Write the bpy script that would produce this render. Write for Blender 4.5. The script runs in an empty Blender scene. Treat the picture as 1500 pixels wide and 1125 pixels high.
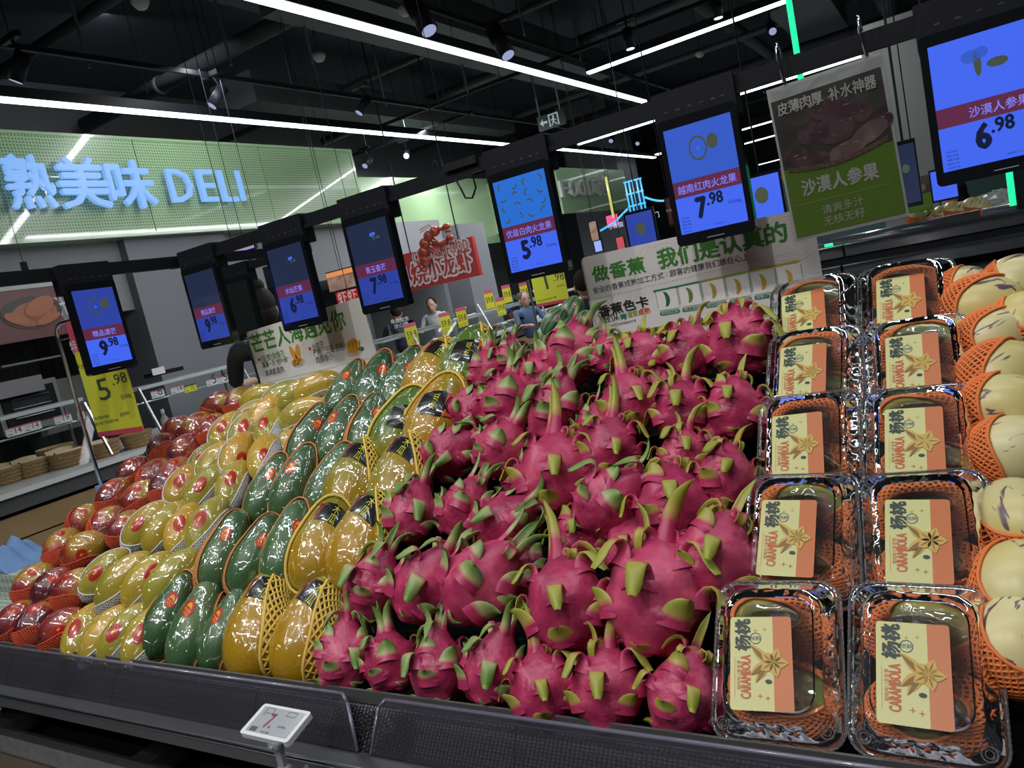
import bpy, math, random
import numpy as np
from mathutils import Matrix, Vector
random.seed(7)
RNG = np.random.RandomState(11)
SC = bpy.context.scene
COL = SC.collection
PI = math.pi

# ---------------------------------------------------------------- camera
FPX = 1109.0
CX, CY = 750.0, 562.5
CAM = np.array([0.0, 0.0, 1.45])
MR = np.array([[0.8451, 0.1121, 0.5227], [0.4924, 0.2222, -0.8415], [-0.2105, 0.9685, 0.1325]])
ax = MR[0] / np.linalg.norm(MR[0]); ay = MR[1] - ax * (MR[1] @ ax); ay /= np.linalg.norm(ay); az = np.cross(ax, ay)
MR = np.array([ax, ay, az])
cam_data = bpy.data.cameras.new('camera')
cam_data.sensor_width = 36.0; cam_data.lens = FPX / 1500 * 36; cam_data.clip_start = 0.02; cam_data.clip_end = 100
cam = bpy.data.objects.new('camera', cam_data); COL.objects.link(cam)
cam.matrix_world = Matrix([list(MR[i]) + [CAM[i]] for i in range(3)] + [[0, 0, 0, 1]])
SC.camera = cam

# ---------------------------------------------------------------- light and exposure
w = bpy.data.worlds.new('store_dark'); SC.world = w; w.use_nodes = True
w.node_tree.nodes['Background'].inputs[0].default_value = (0.55, 0.62, 0.75, 1)
w.node_tree.nodes['Background'].inputs[1].default_value = 0.03
SC.view_settings.view_transform = 'Standard'; SC.view_settings.look = 'None'
SC.view_settings.exposure = 0.0; SC.view_settings.gamma = 1.0
try: SC.view_settings.use_curve_mapping = False
except Exception: pass
SC.cycles.transparent_max_bounces = 24
SC.cycles.max_bounces = 7
SC.cycles.caustics_reflective = False; SC.cycles.caustics_refractive = False
SC.cycles.sample_clamp_indirect = 4.0

def area(name, loc, target, sx, sy, power, col=(1, 0.97, 0.93)):
    L = bpy.data.lights.new(name, 'AREA'); L.shape = 'RECTANGLE'; L.size = sx; L.size_y = sy; L.energy = power; L.color = col
    o = bpy.data.objects.new(name, L); COL.objects.link(o); o.location = loc
    o.rotation_euler = (Vector(target) - Vector(loc)).to_track_quat('-Z', 'Y').to_euler()
    return o
# track lamps over the fruit island (outside the frame) and the shop's long ceiling tubes behind the viewer, plus one added kitchen fill
area('track_lamp_light', (-0.3, -0.5, 3.35), (-0.5, 1.1, 1.0), 0.08, 0.08, 13, (1, 0.95, 0.9))
area('track_lamp_light', (-1.3, -0.4, 3.35), (-1.3, 1.1, 1.0), 0.08, 0.08, 13, (1, 0.95, 0.9))
area('track_lamp_light', (-2.3, -0.3, 3.35), (-2.0, 1.2, 1.0), 0.08, 0.08, 13, (1, 0.95, 0.9))
area('tube_light', (-1.2, 0.9, 3.5), (-1.2, 0.9, 0), 4.5, 0.04, 32, (0.93, 0.98, 1))
area('tube_light', (-1.2, -1.6, 3.5), (-1.2, -1.2, 0), 5.0, 0.05, 45, (0.93, 0.98, 1))
area('tube_light', (1.0, 2.6, 3.5), (1.0, 2.6, 0), 3.0, 0.09, 20, (0.93, 0.98, 1))
area('tube_light', (-4.8, 4.5, 3.45), (-6.2, 5, 1.0), 0.1, 6.0, 75, (0.95, 0.98, 1))
area('tube_light', (-5.4, 8.2, 3.40), (-6.2, 8.8, 1.0), 0.1, 4.0, 90, (0.95, 0.98, 1))  # added fill to brighten the far kitchen counter, apart from the visible tubes
area('tube_light', (-6.3, 10.5, 3.45), (-6.8, 10.5, 1.0), 0.1, 6.0, 190, (0.95, 0.98, 1))
area('tube_light', (-1.0, 8.5, 3.45), (-1.5, 8.5, 0), 5.0, 0.1, 110, (0.95, 0.98, 1))

# ---------------------------------------------------------------- rays through photograph points onto planes of the room
def ray(px, py):
    return MR @ np.array([px - CX, -(py - CY), -FPX]) / FPX
def hit(px, py, n, k):
    r = ray(px, py); n = np.asarray(n, float)
    return CAM + r * ((k - n @ CAM) / (n @ r))
def atx(px, py, x): return hit(px, py, (1, 0, 0), x)
def aty(px, py, y): return hit(px, py, (0, 1, 0), y)
def atz(px, py, z): return hit(px, py, (0, 0, 1), z)

# ---------------------------------------------------------------- materials
MATS = {}
def nmat(name):
    m = bpy.data.materials.new(name); m.use_nodes = True; MATS[name] = m
    nt = m.node_tree; b = nt.nodes['Principled BSDF']
    return m, nt, b
def N(nt, t, **kw):
    n = nt.nodes.new(t)
    for k, v in kw.items(): setattr(n, k, v)
    return n
def mat(name, col, rough=0.5, metal=0.0, coat=0.0, emit=None, es=1.0, noise=None, spec=None):
    if name in MATS: return MATS[name]
    m, nt, b = nmat(name)
    b.inputs['Base Color'].default_value = (*col, 1); b.inputs['Roughness'].default_value = rough
    b.inputs['Metallic'].default_value = metal; b.inputs['Coat Weight'].default_value = coat
    b.inputs['Coat Roughness'].default_value = 0.08
    if spec is not None: b.inputs['Specular IOR Level'].default_value = spec
    if emit: b.inputs['Emission Color'].default_value = (*emit, 1); b.inputs['Emission Strength'].default_value = es
    if noise:   # (scale, second colour, bump)
        tc = N(nt, 'ShaderNodeTexCoord'); n = N(nt, 'ShaderNodeTexNoise'); n.inputs['Scale'].default_value = noise[0]; n.inputs['Detail'].default_value = 5
        nt.links.new(tc.outputs['Object'], n.inputs['Vector'])
        r = N(nt, 'ShaderNodeMix', data_type='RGBA'); r.inputs[6].default_value = (*col, 1); r.inputs[7].default_value = (*noise[1], 1)
        mr = N(nt, 'ShaderNodeMapRange'); mr.inputs[1].default_value = 0.35; mr.inputs[2].default_value = 0.65
        nt.links.new(n.outputs[0], mr.inputs[0]); nt.links.new(mr.outputs[0], r.inputs[0]); nt.links.new(r.outputs[2], b.inputs['Base Color'])
        if noise[2]:
            bp = N(nt, 'ShaderNodeBump'); bp.inputs['Strength'].default_value = noise[2]; bp.inputs['Distance'].default_value = 0.005
            nt.links.new(n.outputs[0], bp.inputs['Height']); nt.links.new(bp.outputs[0], b.inputs['Normal'])
    return m
def clear(name, tint, boost, rough=0.06, bump=0.0, scale=60, body=0.0, bodycol=(0.5, 0.5, 0.55)):
    m, nt, b = nmat(name); nt.nodes.remove(b)
    out = nt.nodes['Material Output']
    tr = N(nt, 'ShaderNodeBsdfTransparent'); tr.inputs[0].default_value = (*tint, 1)
    gl = N(nt, 'ShaderNodeBsdfGlossy'); gl.inputs['Roughness'].default_value = rough; gl.inputs[0].default_value = (1, 1, 1, 1)
    fr = N(nt, 'ShaderNodeFresnel'); fr.inputs[0].default_value = 1.5
    mu = N(nt, 'ShaderNodeMath', operation='MULTIPLY', use_clamp=True); mu.inputs[1].default_value = boost
    nt.links.new(fr.outputs[0], mu.inputs[0])
    mx = N(nt, 'ShaderNodeMixShader'); nt.links.new(mu.outputs[0], mx.inputs[0])
    base = tr
    if body:
        df = N(nt, 'ShaderNodeBsdfDiffuse'); df.inputs[0].default_value = (*bodycol, 1)
        m2 = N(nt, 'ShaderNodeMixShader'); m2.inputs[0].default_value = body
        nt.links.new(tr.outputs[0], m2.inputs[1]); nt.links.new(df.outputs[0], m2.inputs[2]); base = m2
    nt.links.new(base.outputs[0], mx.inputs[1]); nt.links.new(gl.outputs[0], mx.inputs[2])
    if bump:
        tc = N(nt, 'ShaderNodeTexCoord'); n = N(nt, 'ShaderNodeTexNoise'); n.inputs['Scale'].default_value = scale
        nt.links.new(tc.outputs['Object'], n.inputs['Vector'])
        bp = N(nt, 'ShaderNodeBump'); bp.inputs['Strength'].default_value = bump; bp.inputs['Distance'].default_value = 0.003
        nt.links.new(n.outputs[0], bp.inputs['Height']); nt.links.new(bp.outputs[0], gl.inputs['Normal']); nt.links.new(bp.outputs[0], fr.inputs['Normal'])
    nt.links.new(mx.outputs[0], out.inputs[0])
    return m
def fruitmat(name, c1, c2, c3=None, nscale=14, lo=0.35, hi=0.65, grad=0.0, glen=0.1, specks=None, film=1.0, rough=0.38, rnd=0.3, wr=0.9):
    """skin colours blended by noise, by height on the fruit and by fruit; a coat with its own wrinkles is the cling film"""
    m, nt, b = nmat(name); L = nt.links.new
    tc = N(nt, 'ShaderNodeTexCoord'); oi = N(nt, 'ShaderNodeObjectInfo')
    off = N(nt, 'ShaderNodeVectorMath', operation='MULTIPLY_ADD'); L(oi.outputs['Random'], off.inputs[0]); off.inputs[1].default_value = (7, 3, 5); L(tc.outputs['Object'], off.inputs[2])
    n = N(nt, 'ShaderNodeTexNoise'); n.inputs['Scale'].default_value = nscale; n.inputs['Detail'].default_value = 3; L(off.outputs[0], n.inputs['Vector'])
    sep = N(nt, 'ShaderNodeSeparateXYZ'); L(tc.outputs['Object'], sep.inputs[0])
    g = N(nt, 'ShaderNodeMath', operation='MULTIPLY_ADD'); L(sep.outputs[2], g.inputs[0]); g.inputs[1].default_value = grad / glen; L(n.outputs[0], g.inputs[2])
    rr = N(nt, 'ShaderNodeMath', operation='MULTIPLY_ADD'); L(oi.outputs['Random'], rr.inputs[0]); rr.inputs[1].default_value = rnd; rr.inputs[2].default_value = -rnd / 2
    ad = N(nt, 'ShaderNodeMath', operation='ADD'); L(g.outputs[0], ad.inputs[0]); L(rr.outputs[0], ad.inputs[1])
    cr = N(nt, 'ShaderNodeValToRGB'); L(ad.outputs[0], cr.inputs[0])
    e = cr.color_ramp.elements; e[0].position = lo; e[0].color = (*c1, 1); e[1].position = hi; e[1].color = (*c2, 1)
    if c3: x = e.new(min(1, hi + (hi - lo) * 0.6)); x.color = (*c3, 1)
    col = cr.outputs[0]
    if specks:
        v = N(nt, 'ShaderNodeTexNoise'); v.inputs['Scale'].default_value = specks[0]; v.inputs['Detail'].default_value = 2; v.inputs['Distortion'].default_value = specks[3] if len(specks) > 3 else 0
        mp = N(nt, 'ShaderNodeMapping'); L(off.outputs[0], mp.inputs[0]); mp.inputs['Scale'].default_value = specks[4] if len(specks) > 4 else (1, 1, 1); L(mp.outputs[0], v.inputs['Vector'])
        mr = N(nt, 'ShaderNodeMapRange'); mr.inputs[1].default_value = specks[1]; mr.inputs[2].default_value = specks[1] + 0.05; L(v.outputs[0], mr.inputs[0])
        mx = N(nt, 'ShaderNodeMix', data_type='RGBA'); L(mr.outputs[0], mx.inputs[0]); L(col, mx.inputs[6]); mx.inputs[7].default_value = (*specks[2], 1); col = mx.outputs[2]
    L(col, b.inputs['Base Color']); b.inputs['Roughness'].default_value = rough
    if film:
        b.inputs['Coat Weight'].default_value = film; b.inputs['Coat Roughness'].default_value = 0.035
        b.inputs['Coat IOR'].default_value = 2.2
        ds = N(nt, 'ShaderNodeTexNoise'); ds.inputs['Scale'].default_value = 30; L(off.outputs[0], ds.inputs['Vector'])
        da = N(nt, 'ShaderNodeVectorMath', operation='MULTIPLY_ADD'); L(ds.outputs['Color'], da.inputs[0]); da.inputs[1].default_value = (.022, .022, .022)
        wv = N(nt, 'ShaderNodeTexVoronoi', feature='DISTANCE_TO_EDGE'); wv.inputs['Scale'].default_value = 38
        rg = N(nt, 'ShaderNodeMapRange', interpolation_type='SMOOTHERSTEP'); rg.inputs[1].default_value = 0; rg.inputs[2].default_value = 0.13; rg.inputs[3].default_value = 1; rg.inputs[4].default_value = 0
        hm = N(nt, 'ShaderNodeMath', operation='MULTIPLY_ADD'); L(rg.outputs[0], hm.inputs[0]); L(ds.outputs[0], hm.inputs[1]); L(ds.outputs[0], hm.inputs[2])
        mp = N(nt, 'ShaderNodeMapping'); mp.inputs['Scale'].default_value = (1.4, 1.4, 0.5); mp.inputs['Rotation'].default_value = (0.3, 0.5, 0.2)
        L(off.outputs[0], mp.inputs[0]); L(mp.outputs[0], da.inputs[2]); L(da.outputs[0], wv.inputs['Vector']); L(wv.outputs[0], rg.inputs[0])
        bp = N(nt, 'ShaderNodeBump'); bp.inputs['Strength'].default_value = wr; bp.inputs['Distance'].default_value = 0.003
        L(hm.outputs[0], bp.inputs['Height']); L(bp.outputs[0], b.inputs['Coat Normal'])
    return m

# ---------------------------------------------------------------- mesh helpers
FINE = {'print', 'print_black', 'print_coloured', 'line_pattern', 'small_lettering', 'swatch_caption', 'vent_slot', 'vent_hole', 'honeycomb_mat', 'price', 'lettering', 'route_strip'}
class MB:
    def __init__(s): s.v = []; s.f = []; s.m = []; s.uv = None; s.n = 0
    def add(s, V, F, m=0):
        V = np.asarray(V, float).reshape(-1, 3); s.v.append(V)
        for q in F: s.f.append([int(i) + s.n for i in q]); s.m.append(m)
        s.n += len(V); return s
    def box(s, c, d, m=0, R=None):
        h = np.array(d) / 2; P = np.array([[x, y, z] for x in (-1, 1) for y in (-1, 1) for z in (-1, 1)]) * h
        if R is not None: P = P @ np.asarray(R).T
        return s.add(P + np.array(c), [(0, 1, 3, 2), (4, 6, 7, 5), (0, 4, 5, 1), (2, 3, 7, 6), (0, 2, 6, 4), (1, 5, 7, 3)], m)
    def span(s, a, b, m=0):
        a = np.array(a, float); b = np.array(b, float); return s.box((a + b) / 2, np.abs(b - a), m)
    def tube(s, P, r, n=6, m=0, caps=True, closed=False):
        P = np.asarray(P, float); k = len(P); r = np.broadcast_to(np.asarray(r, float), (k,))
        T = (np.roll(P, -1, 0) - np.roll(P, 1, 0)) if closed else np.gradient(P, axis=0)
        T /= np.linalg.norm(T, axis=1)[:, None] + 1e-12
        up = np.array([0, 0, 1.]) if abs(T[0][2]) < 0.9 else np.array([1., 0, 0]); V = []
        a = np.cross(T[0], up); a /= np.linalg.norm(a)
        ph = np.arange(n) * 2 * PI / n
        for i in range(k):
            a = a - T[i] * (a @ T[i]); a /= np.linalg.norm(a) + 1e-12; b = np.cross(T[i], a)
            V.append(P[i] + r[i] * (np.cos(ph)[:, None] * a + np.sin(ph)[:, None] * b))
        F = []
        for i in range(k if closed else k - 1):
            j = (i + 1) % k
            for q in range(n): F.append((i * n + q, i * n + (q + 1) % n, j * n + (q + 1) % n, j * n + q))
        if caps and not closed: F += [tuple(range(n - 1, -1, -1)), tuple((k - 1) * n + q for q in range(n))]
        return s.add(np.concatenate(V), F, m)
    def lathe(s, prof, n=24, m=0, sx=1, sy=1, c=(0, 0, 0)):
        V = []; ph = np.arange(n) * 2 * PI / n
        for r, z in prof: V.append(np.stack([r * np.cos(ph) * sx, r * np.sin(ph) * sy, np.full(n, z)], 1))
        F = [(i * n + q, i * n + (q + 1) % n, (i + 1) * n + (q + 1) % n, (i + 1) * n + q) for i in range(len(prof) - 1) for q in range(n)]
        return s.add(np.concatenate(V) + np.array(c), F, m)
    def grid(s, P, m=0, wrap=False):
        P = np.asarray(P, float); a, b = P.shape[:2]
        F = [(i * b + j, (i + 1) * b + j, (i + 1) * b + (j + 1) % b, i * b + (j + 1) % b) for i in range(a - 1) for j in range(b if wrap else b - 1)]
        return s.add(P.reshape(-1, 3), F, m)
    def ball(s, c, r, n=12, m=0, R=None):
        r = np.broadcast_to(np.array(r, float), (3,)); th = np.linspace(0.02, PI - 0.02, n // 2 + 2); ph = np.arange(n) * 2 * PI / n
        P = np.stack([np.outer(np.sin(th), np.cos(ph)), np.outer(np.sin(th), np.sin(ph)), np.outer(-np.cos(th), np.ones(n))], 2) * r
        if R is not None: P = P @ np.asarray(R).T
        s.grid(P + np.array(c), m, wrap=True)
        k = s.n - P.shape[0] * n
        s.f += [[k + q for q in range(n - 1, -1, -1)], [s.n - n + q for q in range(n)]]; s.m += [m, m]
        return s
    def poly(s, pts2, z0, z1, m=0, fr=None):
        """extruded outline; fr maps (x,y,z)"""
        k = len(pts2); A = [(x, y, z0) for x, y in pts2] + [(x, y, z1) for x, y in pts2]
        A = np.array(A, float)
        if fr is not None: A = fr(A)
        F = [tuple(range(k - 1, -1, -1)), tuple(range(k, 2 * k))] + [(i, (i + 1) % k, k + (i + 1) % k, k + i) for i in range(k)]
        return s.add(A, F, m)
    def mesh(s, name, mats, smooth=True):
        me = bpy.data.meshes.new(name)
        V = np.concatenate(s.v) if s.v else np.zeros((0, 3))
        me.from_pydata(V.tolist(), [], s.f)
        for m in (mats if isinstance(mats, (list, tuple)) else [mats]): me.materials.append(m)
        if len(me.materials) > 1: me.polygons.foreach_set('material_index', s.m)
        if smooth: me.polygons.foreach_set('use_smooth', [True] * len(me.polygons))
        if s.uv is not None:
            l = me.uv_layers.new(name='UVMap'); idx = np.zeros(len(me.loops), int); me.loops.foreach_get('vertex_index', idx)
            l.data.foreach_set('uv', np.asarray(s.uv)[idx].ravel())
        me.update(); return me
    def build(s, name, mats, parent=None, smooth=False):
        o = obj(name, s.mesh(name, mats, smooth), parent)
        if name in FINE: o['kind'] = 'stuff'
        return o
def obj(name, me, parent=None, M=None):
    o = bpy.data.objects.new(name, me); COL.objects.link(o)
    if parent is not None: o.parent = parent
    if M is not None: o.matrix_local = M
    return o
def tag(o, label, cat, group=None, kind=None):
    o['label'] = label; o['category'] = cat
    if group: o['group'] = group
    if kind: o['kind'] = kind
    return o
def thing(name, label, cat, loc=(0, 0, 0), group=None):
    o = bpy.data.objects.new(name, None); COL.objects.link(o); o.location = loc; o.empty_display_size = 0.05
    return tag(o, label, cat, group)
def struct(name, mb, m, smooth=False):
    o = mb.build(name, m, None, smooth); o['kind'] = 'structure'; return o
def local(mb, loc):
    """shift collected world geometry so that it sits right under a thing standing at loc"""
    mb.v = [v - np.array(loc) for v in mb.v]; return mb

TX = {}
def text_geo(s, bold=0.0, ext=0.0):
    k = (s, bold, ext)
    if k not in TX:
        c = bpy.data.curves.new('lettering', 'FONT'); c.body = s; c.size = 1; c.offset = bold; c.extrude = ext; c.resolution_u = 2
        o = bpy.data.objects.new('lettering', c); me = bpy.data.meshes.new_from_object(o)
        V = np.array([v.co for v in me.vertices]); F = [tuple(p.vertices) for p in me.polygons]
        bpy.data.objects.remove(o); bpy.data.curves.remove(c); bpy.data.meshes.remove(me)
        V[:, 0] -= V[:, 0].min(); TX[k] = (V, F)
    return TX[k]
class Frame:
    """a flat face in the room: origin o, right r, up u, out n"""
    def __init__(s, o, r, u): s.o = np.array(o, float); s.r = np.array(r, float); s.u = np.array(u, float); s.n = np.cross(s.r, s.u)
    def P(s, x, y, z=0): return s.o + s.r * x + s.u * y + s.n * z
    def px(s, p):
        q = hit(p[0], p[1], s.n, s.n @ s.o) - s.o; return np.array([q @ s.r, q @ s.u])
    def map(s, A): return s.o + A[:, :1] * s.r + A[:, 1:2] * s.u + A[:, 2:] * s.n
    def text(s, mb, t, x, y, w=None, h=None, m=0, bold=0.0, ext=0.0, z=0.0008, rot=0.0):
        """letters from (x, y), w wide; h = height of one em if given"""
        heavy = bold; V, F = text_geo(t, 0.0, ext); V = V.copy(); W = V[:, 0].max()
        sx = (w / W) if w else h; sy = h if h else sx
        V = V * np.array([sx, sy, 1.0 if not ext else min(sx, sy)]); V[:, 2] += z
        c, q = math.cos(rot), math.sin(rot)
        V = np.stack([V[:, 0] * c - V[:, 1] * q + x, V[:, 0] * q + V[:, 1] * c + y, V[:, 2]], 1)
        e = heavy * sy
        for i, (dx, dy) in enumerate(((0, 0),) if not heavy else ((-e, 0), (e, 0), (0, e), (0, -e))):
            mb.add(s.map(V + np.array([dx, dy, i * 0.00004])), F, m)
        return mb
    def textpx(s, mb, t, a, b, h=None, **kw):
        A = s.px(a); B = s.px(b); return s.text(mb, t, A[0], A[1], w=float(np.hypot(*(B - A))), h=h, rot=math.atan2(B[1] - A[1], B[0] - A[0]), **kw)
    def chars(s, t, a, b, name, m, parent, h=None, **kw):
        """one part per character, spread evenly from photo point a to photo point b"""
        A = s.px(a); B = s.px(b); n = len(t); ro = math.atan2(B[1] - A[1], B[0] - A[0]); st = (B - A) / n; L = parent.location
        for i, ch in enumerate(t):
            p = A + st * (i + .03); mb = MB(); s.text(mb, ch, p[0], p[1], w=float(np.hypot(*st)) * .92, h=h, rot=ro, **kw); local(mb, L).build(name, m, parent)
    def rect(s, mb, x0, y0, x1, y1, z0, z1, m=0):
        mb.poly([(x0, y0), (x1, y0), (x1, y1), (x0, y1)], z0, z1, m, s.map); return mb
    def shape(s, mb, pts, z0, z1, m=0): mb.poly(pts, z0, z1, m, s.map); return mb
def rrect(x0, y0, x1, y1, r, k=5):
    out = []
    for cx, cy, a in ((x1 - r, y1 - r, 0), (x0 + r, y1 - r, 90), (x0 + r, y0 + r, 180), (x1 - r, y0 + r, 270)):
        for i in range(k): t = math.radians(a + 90 * i / (k - 1)); out.append((cx + r * math.cos(t), cy + r * math.sin(t)))
    return out
def oval(cx, cy, a, b, k=20, rot=0):
    return [(cx + a * math.cos(t) * math.cos(rot) - b * math.sin(t) * math.sin(rot), cy + a * math.cos(t) * math.sin(rot) + b * math.sin(t) * math.cos(rot)) for t in [2 * PI * i / k for i in range(k)]]
ORD = ['leftmost', 'second', 'third', 'fourth', 'fifth', 'sixth', 'seventh', 'eighth', 'ninth', 'tenth']
ROWN = ['front', 'second', 'third', 'fourth', 'fifth', 'sixth', 'seventh', 'eighth', 'ninth']
def nth(i, n):
    if i == 0: return 'leftmost'
    if i == n - 1: return 'rightmost'
    return ORD[i] + ' from left'

# palette
BLACK = mat('black_metal', (0.007, 0.008, 0.011), 0.5, spec=0.15)
DARK = mat('dark_plastic', (0.007, 0.008, 0.012), 0.5, spec=0.15)
STEEL = mat('brushed_steel', (0.42, 0.42, 0.43), 0.3, 1.0, noise=(40, (0.32, 0.32, 0.33), 0.05))
CHROME = mat('chrome', (0.7, 0.7, 0.72), 0.15, 1.0)
WHITE = mat('white_plastic', (0.7, 0.71, 0.73), 0.35)
PAPER = mat('paper_white', (0.68, 0.68, 0.66), 0.6)
INK = mat('ink_black', (0.015, 0.015, 0.015), 0.6)
GREY = mat('grey_panel', (0.11, 0.115, 0.125), 0.5)
GLASS = clear('clear_glass', (0.9, 0.95, 0.94), 1.0, 0.03)
# ---------------------------------------------------------------- the sloping fruit island
TH = math.radians(30)
P0 = np.array([0, 0.77, 0.87]); U = np.array([0, math.cos(TH), math.sin(TH)]); NN = np.array([0, -math.sin(TH), math.cos(TH)]); XX = np.array([1., 0, 0])
def slope(px, py, h): return hit(px, py, NN, NN @ P0 + h)
def proj(P):
    v = MR.T @ (np.asarray(P) - CAM); return np.array([CX + FPX * v[0] / -v[2], CY - FPX * v[1] / -v[2]])
def pose(loc, img_deg, elev, roll=0.0, flip=False):
    """matrix whose Z leans img_deg right of the photo's vertical, raised elev above the slope, and whose -Y faces the viewer"""
    e = math.radians(elev); base = U * math.cos(e) + NN * math.sin(e); best = None
    p0 = proj(loc)
    for r in np.radians(np.arange(-120, 121, 4)):
        a = base * math.cos(r) + XX * math.sin(r); d = proj(loc + a * 0.02) - p0
        err = abs((math.degrees(math.atan2(d[0], -d[1])) - img_deg + 180) % 360 - 180)
        if best is None or err < best[0]: best = (err, a)
    a = best[1]; f = CAM - loc; f = f - a * (f @ a); f /= np.linalg.norm(f); x = np.cross(a, f) * -1  # x = y cross z with y=-f
    y = -f; x = np.cross(y, a)
    M = np.eye(4); M[:3, 0] = x; M[:3, 1] = y; M[:3, 2] = a; M[:3, 3] = loc
    return Matrix(M.tolist()) @ Matrix.Rotation(math.radians(roll), 4, 'Z')

# stepped black display under the fruit
BLK = mat('tray_black', (0.012, 0.012, 0.014), 0.35, noise=(300, (0.02, 0.02, 0.022), 0.3))
isl = thing('display_island', 'stepped black fruit display island with steel ledge and wood panelled base in the foreground', 'display stand', (-0.9, 1.15, 0))
IL = (-0.9, 1.15, 0)
def part(name, mb, m, smooth=False, parent=isl, loc=IL):
    return local(mb, loc).build(name, m, parent, smooth)
XA, XB = -2.2, 0.75
for k in range(6):
    s0 = k * 0.145; a = P0 + U * s0 - NN * 0.085; b = P0 + U * (s0 + 0.145) - NN * 0.085
    mb = MB().span((XA, a[1], 0.72), (XB, b[1] + 0.01, a[2])); mb.span((XA, a[1] - 0.004, a[2]), (XB, a[1] + 0.004, a[2] + 0.022))
    part('display_step', mb, BLK)
b = P0 + U * 0.87 - NN * 0.085
part('island_core', MB().span((XA, 0.86, 0.08), (XB, 1.62, 0.72)).span((XA, b[1], 0.7), (XB, 1.62, b[2] - .02)), BLACK)
part('side_panel', MB().poly([(0.74, 0.7), (1.62, 0.7), (1.62, 1.2), (1.42, 1.2), (0.74, 0.80)], XA - 0.02, XA, 0, lambda A: A[:, [2, 0, 1]]), DARK)
# steel ledge, bumper bar, brackets, base panels
LEDGE = mat('dark_steel_ledge', (0.17, 0.17, 0.19), 0.35, 0.8)
part('steel_ledge', MB().poly([(0.80, 0.800), (0.700, 0.806), (0.694, 0.803), (0.692, 0.780), (0.698, 0.778), (0.70, 0.796), (0.80, 0.792)], XA, XB, 0, lambda A: A[:, [2, 0, 1]]), LEDGE)
part('bumper_bar', MB().span((XA - 0.1, 0.665, 0.690), (XB, 0.685, 0.733)).span((XA - 0.1, 0.684, 0.729), (XB, 0.69, 0.733)), STEEL)
for x in (-1.95, -1.40, -0.85):
    part('bar_bracket', MB().span((x - 0.03, 0.685, 0.695), (x + 0.03, 0.80, 0.731)), STEEL)
WOOD = mat('base_laminate', (0.22, 0.14, 0.09), 0.45, noise=(6, (0.28, 0.18, 0.125), 0))
part('recess_panel', MB().span((XA, 0.80, 0.60), (XB, 0.815, 0.80)), mat('recess_black', (0.018, 0.018, 0.019), 0.5))
xs = [XA, -1.72, -1.66, -1.635, -1.1, -0.55, 0.0, 0.75]
for i in range(len(xs) - 1):
    if i == 2: part('panel_joint', MB().span((xs[i], 0.745, 0.08), (xs[i + 1], 0.76, 0.66)), BLACK); continue
    part('base_panel', MB().span((xs[i] + 0.003, 0.735, 0.08), (xs[i + 1] - 0.003, 0.755, 0.66)), WOOD)
part('base_top', MB().span((XA, 0.735, 0.655), (XB, 0.80, 0.665)), BLACK)

part('lip_highlight_tube', MB().tube([(XA, 0.694, 0.804), (XB, 0.694, 0.804)], 0.0035, 8), CHROME, True)  # bright chrome tube laid on the lip to stand for its highlight
part('inner_tray_wall', MB().span((XA, 0.789, 0.846), (XB, 0.793, 0.868)), mat('tray_wall_grey', (0.10, 0.10, 0.10), 0.4))
# perforated liner below the acrylic: holes are geometry where they show large, by the gap between the guards
linermat, nt, bs = nmat('perforated_liner')
tc = N(nt, 'ShaderNodeTexCoord'); vo = N(nt, 'ShaderNodeTexVoronoi'); vo.inputs['Scale'].default_value = 150; vo.inputs['Randomness'].default_value = 0.1
nt.links.new(tc.outputs['Object'], vo.inputs[0])
cr = N(nt, 'ShaderNodeValToRGB'); cr.color_ramp.elements[0].position = 0.3; cr.color_ramp.elements[0].color = (0.003, 0.003, 0.003, 1); cr.color_ramp.elements[1].position = 0.42; cr.color_ramp.elements[1].color = (0.03, 0.032, 0.038, 1)
nt.links.new(vo.outputs['Distance'], cr.inputs[0]); nt.links.new(cr.outputs[0], bs.inputs[0])
bp = N(nt, 'ShaderNodeBump'); bp.inputs['Distance'].default_value = 0.003; nt.links.new(vo.outputs['Distance'], bp.inputs['Height']); nt.links.new(bp.outputs[0], bs.inputs['Normal']); bs.inputs['Roughness'].default_value = 0.35
part('perforated_liner', MB().poly([(0.742, 0.803), (0.785, 0.845), (0.80, 0.845), (0.80, 0.80)], XA, XB, 0, lambda A: A[:, [2, 0, 1]]), linermat)
mb = MB()     # open honeycomb mat in the gap between the two guards
for i in range(22):
    for j in range(9):
        x = -0.93 + i * 0.0075; v = j * 0.0078 + (i % 2) * 0.0039
        c0 = np.array([x, 0.733 + v * 0.55, 0.806 + v * 0.62])
        ring = [c0 + np.array([0.0043 * math.cos(t), 0.0026 * math.sin(t), 0.0033 * math.sin(t)]) for t in np.arange(6) * PI / 3]
        mb.tube(ring, 0.0008, 3, closed=True)
o = part('honeycomb_mat', mb, BLACK); o['kind'] = 'stuff'

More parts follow.
